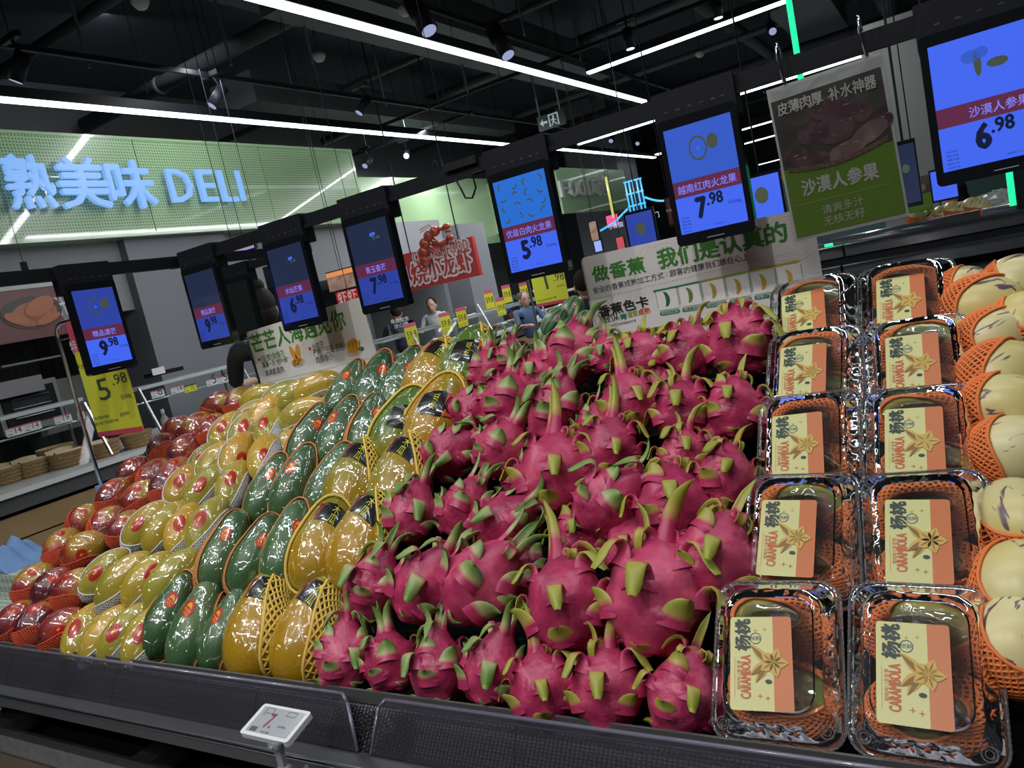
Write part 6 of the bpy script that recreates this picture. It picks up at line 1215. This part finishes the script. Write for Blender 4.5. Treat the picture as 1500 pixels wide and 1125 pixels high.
picture((490, 428), (530, 442), 5.12, S_RED, 'red card below the hanging food picture', lambda f, w_, h_, t, L_: (lambda mb: (f.text(mb, '虾虾', w_ * .1, h_ * .2, w=w_ * .8, z=.008), local(mb, L_).build('card_lettering', TXW, t)))(MB()))
picture((310, 374), (374, 364), 4.4, EMB, 'glowing menu screen in lilac and orange behind the rail', lambda f, w_, h_, t, L_: (lambda mb: (f.rect(mb, w_ * .2, h_ * .5, w_ - .01, h_ - .01, .005, .008), local(mb, L_).build('orange_area', EMO, t)))(MB()))
picture((360, 382), (374, 414), 4.6, EMR, 'narrow glowing red and blue menu behind the blank screen', lambda f, w_, h_, t, L_: (lambda mb: (f.rect(mb, .01, .01, w_ - .01, h_ * .3, .005, .008), local(mb, L_).build('blue_area', EMB, t)))(MB()))
picture((384, 392), (408, 430), 4.5, GLOSSB, 'plain black tilted panel between the blank screen and the 6.98 screen')
picture((861, 325), (879, 352), 8.5, FOODP, 'hanging meat picture under the farther fascia', lambda f, w_, h_, t, L_: None)
picture((868, 350), (884, 368), 9, EMB, 'pale cyan card below the meat picture', lambda f, w_, h_, t, L_: None)
picture((901, 348), (917, 365), 10, EMR, 'glowing red picture beside the far blue screen', lambda f, w_, h_, t, L_: None)
picture((972, 290), (990, 330), 4.5, MAR, 'dark red vertical card left of the 7.98 screen', lambda f, w_, h_, t, L_: (lambda mb: (f.text(mb, '形象', w_ * .1, h_ * .5, w=w_ * .8, z=.008), local(mb, L_).build('card_lettering', TXW, t)))(MB()))
# neon
NB = mat('neon_blue', (0, 0, 0), .4, emit=(.05, .45, 1.0), es=1.3); NP = mat('neon_pink', (0, 0, 0), .4, emit=(.9, .08, .30), es=1.0); NY = mat('neon_yellow', (0, 0, 0), .4, emit=(.6, .62, .10), es=1.0); NWt = mat('neon_white', (0, 0, 0), .4, emit=(.5, .75, 1.0), es=1.0)
YN = 11.0; fr = Frame((0, YN, 0), (1, 0, 0), (0, 0, 1)); c = fr.px((932, 290)); t = thing('neon_sign', 'blue neon tower and wave with pink and yellow neon beside it', 'neon sign', fr.P(c[0], c[1])); L_ = t.location
mb = MB()
for k in range(5): mb.tube([fr.P(c[0] - .13 + k * .06, c[1] - .30), fr.P(c[0] - .13 + k * .06, c[1] + .26)], .013, 5)
for k in range(4): mb.tube([fr.P(c[0] - .15, c[1] - .28 + k * .18), fr.P(c[0] + .13, c[1] - .28 + k * .18)], .013, 5)
mb.tube([fr.P(c[0] + .13 + x, c[1] - .02 - .12 * math.sin(x * 5)) for x in np.linspace(0, .45, 9)], .016, 5); local(mb, L_).build('blue_tube', NB, t, True)
mb = MB(); c2 = fr.px((895, 300)); mb.tube([fr.P(c2[0], c2[1] - .2), fr.P(c2[0], c2[1] + .42)], .02, 5); local(mb, L_).build('yellow_tube', NY, t, True)
mb = MB(); mb.span((c2[0] - .12, YN, c2[1] - .32), (c2[0] + .06, YN + .02, c2[1] - .15)); local(mb, L_).build('pink_block', NP, t)
mb = MB().tube([fr.P(c2[0] - .25, c2[1] - .34), fr.P(c2[0], c2[1] - .27), fr.P(c2[0] + .25, c2[1] - .12)], .016, 5); local(mb, L_).build('blue_stroke', NB, t, True)
mb = MB(); fr.textpx(mb, '小南国', (892, 336), (913, 331)); fr.textpx(mb, '水门', (950, 322), (966, 317)); local(mb, L_).build('neon_lettering', NWt, t)
for x in (c[0] - .1, c2[0]): local(MB().tube([(x, YN, c[1] + .2), (x, YN, 5.0)], .006, 4), L_).build('hanger_rod', BLACK, t)

# ---------------------------------------------------------------- ceiling: tubes, track, pipes, wires
LT = mat('tube_glow', (0, 0, 0), .4, emit=(.86, 1.0, 1.0), es=4.5)
def tube_light(a, b_, lab, w_=.05):
    a = np.array(a, float); b_ = np.array(b_, float); t = thing('linear_light', lab, 'ceiling light', (a + b_) / 2, 'linear ceiling lights'); L_ = t.location
    wv = np.array([w_, 0, 0]) if abs(b_[1] - a[1]) > abs(b_[0] - a[0]) else np.array([0, w_, 0])
    local(MB().span(a - wv - [0, 0, -.02], b_ + wv + [0, 0, .10]), L_).build('housing', BLACK, t); local(MB().span(a - wv * .8 - [0, 0, .0], b_ + wv * .8 + [0, 0, .022]), L_).build('diffuser', LT, t)
    n = max(2, int(np.linalg.norm(b_ - a) / 1.8))
    for i in range(n): p = a + (b_ - a) * (i + .5) / n; local(MB().tube([p + [0, 0, .1], [p[0], p[1], 5.0]], .003, 4), L_).build('suspension_wire', BLACK, t)
tube_light((-5.80, 1.5, 3.5), (-5.80, 17.6, 3.5), 'long white ceiling tube passing above the deli fascia')
tube_light((-3.58, 1.2, 3.5), (-3.58, 10.86, 3.5), 'white ceiling tube running to the centre from the top left')
tube_light((-3.31, 8.3, 3.5), (-1.17, 8.3, 3.5), 'white ceiling tube at top right of centre')
tube_light((-1.9, 12.2, 3.5), (2.5, 12.2, 3.5), 'white ceiling tube crossing behind the poster rings')
k = 0
for px, py, ln in ((905, 244, 2.6), (1100, 134, 3.0), (1108, 185, 4), (1110, 206, 5), (1115, 241, 6), (920, 259, 3)):
    q = atz(px, py, 3.5)
    if q[1] < 28: tube_light((max(q[0] - ln, -5.6), q[1], 3.5), (q[0] + ln, q[1], 3.5), ['far ceiling tube seen left of the 7.98 screen, upper', 'far ceiling tube left of the poster, highest', 'far ceiling tube left of the poster, second from top', 'far ceiling tube left of the poster, third from top', 'far ceiling tube left of the poster, lowest', 'far ceiling tube left of the 7.98 screen, lower'][k])
    k += 1
PIPE = mat('pipe_black', (.03, .033, .04), .6); PIPE2 = mat('duct_grey', (.045, .048, .056), .6); ROD = mat('rod_grey', (.11, .115, .13), .5, .4)
def pipe(a, b_, r, lab, m=PIPE, nm='ceiling_pipe', sq=False):
    a = np.array(a, float); b_ = np.array(b_, float); mid = (a + b_) / 2
    mb = MB().tube([a, b_], r, 14) if not sq else MB().span(a - [r if abs(a[0] - b_[0]) < .01 else 0, r if abs(a[1] - b_[1]) < .01 else 0, r * .5], b_ + [r if abs(a[0] - b_[0]) < .01 else 0, r if abs(a[1] - b_[1]) < .01 else 0, r * .5])
    if not sq:
        for f in np.linspace(.1, .9, 5): p = a + (b_ - a) * f; d = (b_ - a) / np.linalg.norm(b_ - a); mb.tube([p - d * .03, p + d * .03], r * 1.12, 14)
    o = local(mb, mid).build(nm, m, None, not sq); o.location = mid; tag(o, lab, 'ceiling pipe', 'pipes and ducts of the ceiling')
pipe((-5.2, 1, 4.45), (-5.2, 22, 4.45), .13, 'round dark duct under the ceiling above the deli fascia', PIPE2); pipe((-2.6, 1, 4.5), (-2.6, 24, 4.5), .10, 'round dark pipe running away left of centre'); pipe((-.6, 2, 4.6), (-.6, 26, 4.6), .16, 'wide round duct running away at right', PIPE2); pipe((1.4, 2, 4.4), (1.4, 26, 4.4), .12, 'round duct running away at far right')
for i, y in enumerate((4.2, 6.0, 8.0, 10.2, 12.6, 15.5, 19, 23)): pipe((-9, y, 4.3 + .12 * (i % 2)), (6.5, y, 4.3 + .12 * (i % 2)), (.05, .09, .04, .07)[i % 4], f"dark crosswise {'duct' if i % 2 else 'pipe'} under the ceiling, {ORD[i] if i else 'nearest'} of the crosswise ones", PIPE2 if i % 3 == 1 else PIPE)
for i, (x, y) in enumerate(((-4.4, 5.0), (-1.4, 7.0), (.9, 6.4), (-6.9, 6.5))): pipe((x, y, 4.2), (x, y + 6, 4.2), .35, ['flat rectangular duct left of centre', 'flat rectangular duct right of centre', 'flat rectangular duct at upper right', 'flat rectangular duct at upper left'][i], PIPE2, 'air_duct', True)
def track(a, b_, lab, spots, m=BLACK):
    a = np.array(a, float); b_ = np.array(b_, float); mid = (a + b_) / 2; t = thing('light_track', lab, 'light track', mid, 'black light tracks'); local(MB().span(a - [.018, .018, .02], b_ + [.018, .018, .02]), mid).build('track_bar', m, t)
    n = 4
    for i in range(n): p = a + (b_ - a) * (i + .5) / n; local(MB().tube([p, [p[0], p[1], 5.0]], .005, 4), mid).build('drop_rod', ROD, t)
GLO = mat('lamp_glow', (0, 0, 0), .4, emit=(.75, .88, 1.0), es=3.0); GLO2 = mat('lamp_glow_dim', (0, 0, 0), .4, emit=(.30, .34, .55), es=1.0)
def spot(px, py, z, tgt, lab, on=1, s=1.0):
    p = atz(px, py, z); d = np.array(tgt, float) - p; d /= np.linalg.norm(d); t = thing('track_spotlight', lab, 'spotlight', p, 'track spotlights'); k_ = .05 * s
    local(MB().tube([p - d * .11 * s, p + d * .09 * s], k_, 16).tube([p - d * .09 * s, (p[0], p[1], p[2] + .2)], .012, 6).tube([(p[0], p[1], p[2] + .2), (p[0], p[1], 5.0)], .005, 4), p).build('can', BLACK, t, True)
    local(MB().span(p + [-.10, -.02, .18], p + [.10, .02, .22]), p).build('adapter', BLACK, t)
    local(MB().tube([p + d * .088 * s, p + d * .094 * s], k_ * .8, 16), p).build('lens', GLO if on else GLO2, t)
SP = [(617, 25, 'spotlight nearest the top centre', 0, (-1.8, 1, 1)), (734, 64, 'second spotlight right of the top centre one', 0, (-1.5, 1, 1)), (1050, 12, 'bright round downlight at the top right of centre', 1, None), (921, 58, 'bright downlight left of the right ceiling tube', 1, None), (596, 226, 'small lit spotlight above the rail right of the deli sign', 1, (-3, 2, 0)), (318, 143, 'unlit black spotlight hanging above the deli fascia', 0, (-7, 2, 0)), (28, 100, 'unlit black spotlight at upper left', 0, (-7, 2, 0)), (532, 155, 'unlit spotlight over the right end of the fascia', 0, (-7, 4, 0)), (538, 238, 'unlit black spotlight just right of the fascia end', 0, (-7, 4, 0)), (896, 202, 'unlit far spotlight by the exit sign', 0, (-5, 9, 0)), (935, 207, 'unlit far spotlight right of the exit sign', 0, (-5, 9, 0)), (1130, 42, 'unlit black spotlight over the right ceiling tube', 0, (0, 4, 0))]
for px, py, lb, on, tg in SP:
    z = 3.55; q = atz(px, py, z); spot(px, py, z, (q[0] + .9, q[1] - .3, z - 2) if tg and px in (617, 734) else (tg if tg else (q[0], q[1], 0)), lb, on, 1.5 if px in (617, 734) else 1.0)
q0 = atz(0, 66, 3.75); q1 = atz(500, 138, 3.75); xx = (q0[0] + q1[0]) / 2
track((xx, 1.0, 3.75), (xx, 14, 3.75), 'black light track above the deli fascia tube', None)
q0 = atz(590, 5, 3.72); track((q0[0], 2.0, 3.75), (q0[0], 12, 3.75), 'black light track carrying the top centre spotlights', None)
q0 = atz(921, 45, 3.75); track((q0[0] - 3.5, q0[1], 3.75), (q0[0] + 1.5, q0[1], 3.75), 'black crosswise light track at right', None)
q0 = atz(570, 225, 3.6); track((q0[0] - 1.5, q0[1], 3.75), (q0[0] + 1.5, q0[1], 3.75), 'black crosswise light track right of the fascia end', None)
for i, (px, py) in enumerate(((467, 82), (205, 2), (593, 14), (1025, 78), (855, 182))):
    q = atz(px, py, 3.9); t = thing('smoke_detector', ['white', 'pale', 'cream', 'grey', 'small far'][i] + ' round ceiling detector ' + ['above the middle of the fascia', 'at the very top left', 'by the top centre spotlight', 'at the right between the tubes', 'behind the exit sign'][i], 'detector', q, 'ceiling detectors'); MB().lathe([(.0, -.05), (.035, -.05), (.05, -.03), (.062, -.01), (.062, .02), (0, .02)], 16).build('detector_head', mat('detector_white', (.33, .33, .32), .5), t, True); MB().tube([(0, 0, .02), (0, 0, 1.1)], .012, 6).build('drop_tube', PIPE, t)
for i, (px, py) in enumerate(((762, 20), (845, 60), (905, 130), (1040, 180), (450, 60), (560, 130), (120, 60), (330, 60), (680, 110), (780, 120))):
    q = atz(px, py, 3.9); o = MB().tube([(0, 0, 0), (0, 0, 1.3)], .012, 5).build('drop_rod', ROD); o.location = (q[0], q[1], 3.7); tag(o, 'thin grey drop rod from the dark ceiling, ' + ['at the top right of centre', 'right of the second spotlight', 'above the exit sign', 'right of the 7.98 screen', 'above the middle of the fascia', 'above the fascia right end', 'at the upper left', 'over the glowing letters', 'above the crescent screen', 'left of the exit sign'][i], 'rod', 'drop rods')
# emergency exit sign
YE = 10.0; fr = Frame((0, YE, 0), (1, 0, 0), (0, 0, 1)); A = fr.px((790, 193)); B = fr.px((829, 181)); t = thing('exit_sign', 'hanging green and white emergency exit sign with a running figure and arrow', 'exit sign', fr.P((A[0] + B[0]) / 2, A[1])); L_ = t.location; z0, z1 = (A[1] + B[1]) / 2 , (A[1] + B[1]) / 2 + .20
mb = MB(); fr.rect(mb, A[0], z0, B[0], z1, -.03, 0); local(mb, L_).build('sign_case', mat('exit_case', (.07, .09, .08), .4), t)
EX = mat('exit_white', (.3, .4, .4), .5, emit=(.35, .5, .48), es=.6); mb = MB(); w_ = B[0] - A[0]; fr.shape(mb, [(A[0] + w_ * .08, z0 + .10), (A[0] + w_ * .2, z0 + .15), (A[0] + w_ * .2, z0 + .115), (A[0] + w_ * .36, z0 + .115), (A[0] + w_ * .36, z0 + .085), (A[0] + w_ * .2, z0 + .085), (A[0] + w_ * .2, z0 + .05)], 0, .004)
for q in ((.42, .02, .46, .18), (.74, .02, .78, .18), (.42, .17, .78, .185)): fr.rect(mb, A[0] + w_ * q[0], z0 + q[1], A[0] + w_ * q[2], z0 + q[3], 0, .004)
mb.ball(fr.P(A[0] + w_ * .60, z0 + .145), .016, 8); mb.tube([fr.P(A[0] + w_ * .60, z0 + .125, .004), fr.P(A[0] + w_ * .58, z0 + .08, .004)], .011, 5); mb.tube([fr.P(A[0] + w_ * .50, z0 + .10, .004), fr.P(A[0] + w_ * .60, z0 + .12, .004), fr.P(A[0] + w_ * .68, z0 + .09, .004)], .006, 5); mb.tube([fr.P(A[0] + w_ * .50, z0 + .03, .004), fr.P(A[0] + w_ * .58, z0 + .08, .004), fr.P(A[0] + w_ * .70, z0 + .03, .004)], .008, 5)
local(mb, L_).build('exit_symbol', EX, t)
for x in (A[0] + .05, B[0] - .05): local(MB().tube([(x, YE, z1), (x, YE, 4.9)], .012, 5), L_).build('hanger_rod', mat('rod_pale', (.3, .31, .33), .4), t)
# security camera on stalk
q = atz(330, 345, 2.45)
# ---------------------------------------------------------------- people
SKIN = mat('skin', (.42, .24, .17), .5); HAIR = mat('hair_black', (.010, .009, .009), .7, noise=(60, (.02, .017, .015), .6), spec=.15); NAVY = mat('cloth_navy', (.018, .024, .055), .8); BLKC = mat('cloth_black', (.012, .012, .014), .8); WHC = mat('cloth_white', (.40, .42, .44), .8); MASK = mat('mask_blue', (.30, .42, .52), .7); TROU = mat('trousers', (.03, .032, .04), .8)
def skinned(name, pts, edges, m, parent, root=0, sub=1):
    """one continuous surface grown round a skeleton of joints (x, y, z, radius)"""
    me = bpy.data.meshes.new(name); me.from_pydata([p[:3] for p in pts], edges, []); o = bpy.data.objects.new(name, me); COL.objects.link(o)
    s = o.modifiers.new('skin', 'SKIN'); s.use_smooth_shade = True
    for i, p in enumerate(pts): me.skin_vertices[0].data[i].radius = (p[3], p[4] if len(p) > 4 else p[3]); 
    me.skin_vertices[0].data[root].use_root = True
    u = o.modifiers.new('sub', 'SUBSURF'); u.levels = u.render_levels = sub; me.materials.append(m)
    o.parent = parent; return o
def person(loc, face, label, H=1.65, shirt=NAVY, hair='short', arms=((.30, .30), (.30, .30)), mask=False, bend=.0, hat=None, bun=False, sleeves=True, trou=TROU):
    """standing figure, feet at loc, facing the direction `face` (radians, 0 = +x); arms: (raise, reach) per side"""
    t = thing('person', label, 'person', loc); t.rotation_euler = (0, 0, face); k = H / 1.65; B = bend
    def P(x, y, z, r, r2=None): return (x * k + B * max(0, z - .9) * k, y * k, z * k, r * k, (r2 or r) * k)
    pts = [P(0, 0, .92, .13, .15), P(.01, 0, 1.08, .115, .14), P(.01, 0, 1.25, .12, .16), P(0, 0, 1.36, .085, .13), P(0, 0, 1.42, .05)]; ed = [(0, 1), (1, 2), (2, 3), (3, 4)]
    for s, (ra, re) in zip((1, -1), arms):
        n = len(pts); sh = P(0, .19 * s, 1.34, .055); el = P(.08 + .18 * re, .23 * s, 1.10 + .18 * ra, .042); pts += [sh, el]; ed += [(3, n), (n, n + 1)]
    skinned('shirt', pts, ed, shirt, t)
    for s, (ra, re) in zip((1, -1), arms):
        el = P(.08 + .18 * re, .23 * s, 1.10 + .18 * ra, .036); wr = P(.24 + .22 * re, .17 * s, 1.05 + .35 * ra, .026); pm = P(.31 + .22 * re, .155 * s, 1.05 + .38 * ra, .030)
        pp = [el, wr, pm]; ee = [(0, 1), (1, 2)]
        for f_ in range(5): dy = (f_ - 2) * .016 * s; pp.append(P(.36 + .22 * re + .012 * (2 - abs(f_ - 2)), .155 * s + dy, 1.03 + .38 * ra, .009)); ee.append((2, 3 + f_))
        skinned('arm', pp, ee, SKIN, t)
    pl = [P(0, 0, .94, .13, .15)]; el = []
    for s in (1, -1): n = len(pl); pl += [P(0, .09 * s, .84, .095), P(.02, .09 * s, .48, .062), P(0, .09 * s, .10, .045), P(.10, .09 * s, .04, .04)]; el += [(0, n), (n, n + 1), (n + 1, n + 2), (n + 2, n + 3)]
    skinned('trousers', pl, el, trou, t)
    hx = B * .6 * k; hz = 1.53 * k; mb = MB(); mb.tube([(hx, 0, 1.40 * k), (hx + .005, 0, 1.47 * k)], .05 * k, 10)
    mb.ball((hx + .005, 0, hz + .01), (.092 * k, .074 * k, .112 * k), 18).ball((hx + .045, 0, hz - .045 * k), (.05 * k, .045 * k, .055 * k), 12).ball((hx + .098 * k, 0, hz - .012 * k), (.017 * k, .012 * k, .022 * k), 8)
    for s in (1, -1): mb.ball((hx, .076 * s * k, hz - .01), (.016, .01, .03), 8)
    mb.build('head', SKIN, t, True)
    mb = MB()
    for s in (1, -1): mb.ball((hx + .088 * k, .030 * s * k, hz + .015 * k), (.008, .012, .006), 8)
    mb.build('eyes', INK, t, True)
    if mask: MB().ball((hx + .062 * k, 0, hz - .045 * k), (.052 * k, .058 * k, .048 * k), 12).build('face_mask', MASK, t, True)
    else: MB().ball((hx + .088 * k, 0, hz - .055 * k), (.010, .022, .006), 8).build('mouth', mat('lips', (.30, .10, .09), .5), t, True)
    mb = MB(); mb.ball((hx - .018 * k, 0, hz + .038 * k), (.098 * k, .084 * k, .098 * k), 18)
    if bun: mb.ball((hx - .03, 0, hz + .135 * k), (.05, .05, .045), 12); mb.ball((hx - .03, 0, hz - .02), (.085 * k, .083 * k, .09 * k), 14)
    if hair == 'long': mb.ball((hx - .05, 0, hz - .06), (.07 * k, .085 * k, .13 * k), 12)
    mb.build('cap' if hat else 'hair', hat or HAIR, t, True)
    return t, k
def spotxy(px, py, depth):
    r = ray(px, py); p = CAM + r * depth; return p
GREYH = mat('cap_grey', (.06, .06, .07), .8)
p = spotxy(581, 461, 9.8); t, k = person((p[0], p[1], 0), 2.4, 'worker in a navy uniform shirt with white back lettering seen from behind, reaching right', p[2] + .12, NAVY, arms=((.4, .9), (.9, 1.0)))
fb = Frame((-.155, 0, 0), (0, -1, 0), (0, 0, 1)); mb = MB(); fb.text(mb, '食品安全', -.12, 1.24, w=.24, z=.0); fb.text(mb, '放心购', -.09, 1.17, w=.18, z=.0); mb.build('back_lettering', TXW, t)
p = spotxy(636, 446, 10.8); person((p[0], p[1], 0), -1.2, 'man in a white shirt with short black hair looking down at the counter', p[2] + .10, WHC, arms=((.3, .5), (.3, .5)), bend=.25)
p = spotxy(683, 441, 11.6); person((p[0], p[1], 0), -1.9, 'worker in a dark top wearing a grey cap and pale blue mask', p[2] + .10, NAVY, mask=True, hat=GREYH)
p = spotxy(383, 455, 4.2); person((p[0], p[1], 0), 2.4, 'black haired person in a black shirt mostly hidden behind the mango board', p[2] + .12, BLKC, bun=True)
p = spotxy(852, 402, 5.4); person((p[0], p[1], 0), 2.1, 'person in black mostly hidden behind the banana board', p[2] + .02, BLKC, arms=((.1, .1), (.1, .1)))
p = spotxy(1412, 281, 6.0); person((p[0], p[1], 0), 3.5, 'dark haired woman in a sleeveless black top beyond the far melons', p[2] + .10, BLKC, hair='long', arms=((.5, .7), (.5, .7)), bend=.15)
p = spotxy(768, 440, 9.0); person((p[0], p[1], 0), -.6, 'distant worker in blue bending behind the far counter', p[2] + .10, mat('cloth_blue', (.05, .09, .18), .8), hat=GREYH)
# food and trays on the far counter
TRAY = mat('kraft_tray', (.30, .20, .11), .7, noise=(40, (.4, .3, .2), .5)); DOME = mat('cover_white', (.5, .52, .52), .35)
for i in range(10):
    y = 5.4 + i * .55; t = thing('food_tray', f"food tray on the far deli counter, {('nearest' if i == 0 else ORD[i] + ' from near' if i < 9 else 'farthest')} of the line", 'tray', (-5.15, y, .88), 'food trays'); MB().span((-.16, -.22, 0), (.16, .22, .03)).build('tray_base', STEEL, t)
    rs = np.random.RandomState(i); mb = MB(); [mb.ball((rs.uniform(-.12, .12), rs.uniform(-.17, .17), .045), (.05, .04, .025), 8) for _ in range(9)]; o = mb.build('snacks', TRAY if i % 3 else DOME, t, True); o['kind'] = 'stuff'
struct('trim_9', MB().span((-8.0, 9.2, 0), (-6.5, 9.3, 2.4)), mat('kitchen_wall', (.25, .28, .29), .5))
box_thing('metal_locker', 'grey corrugated metal door unit with a white notice behind the masked worker', 'locker', (aty(655, 400, 12)[0], 12.0, 0), (aty(703, 400, 12)[0], 12.4, 2.2), COLG)
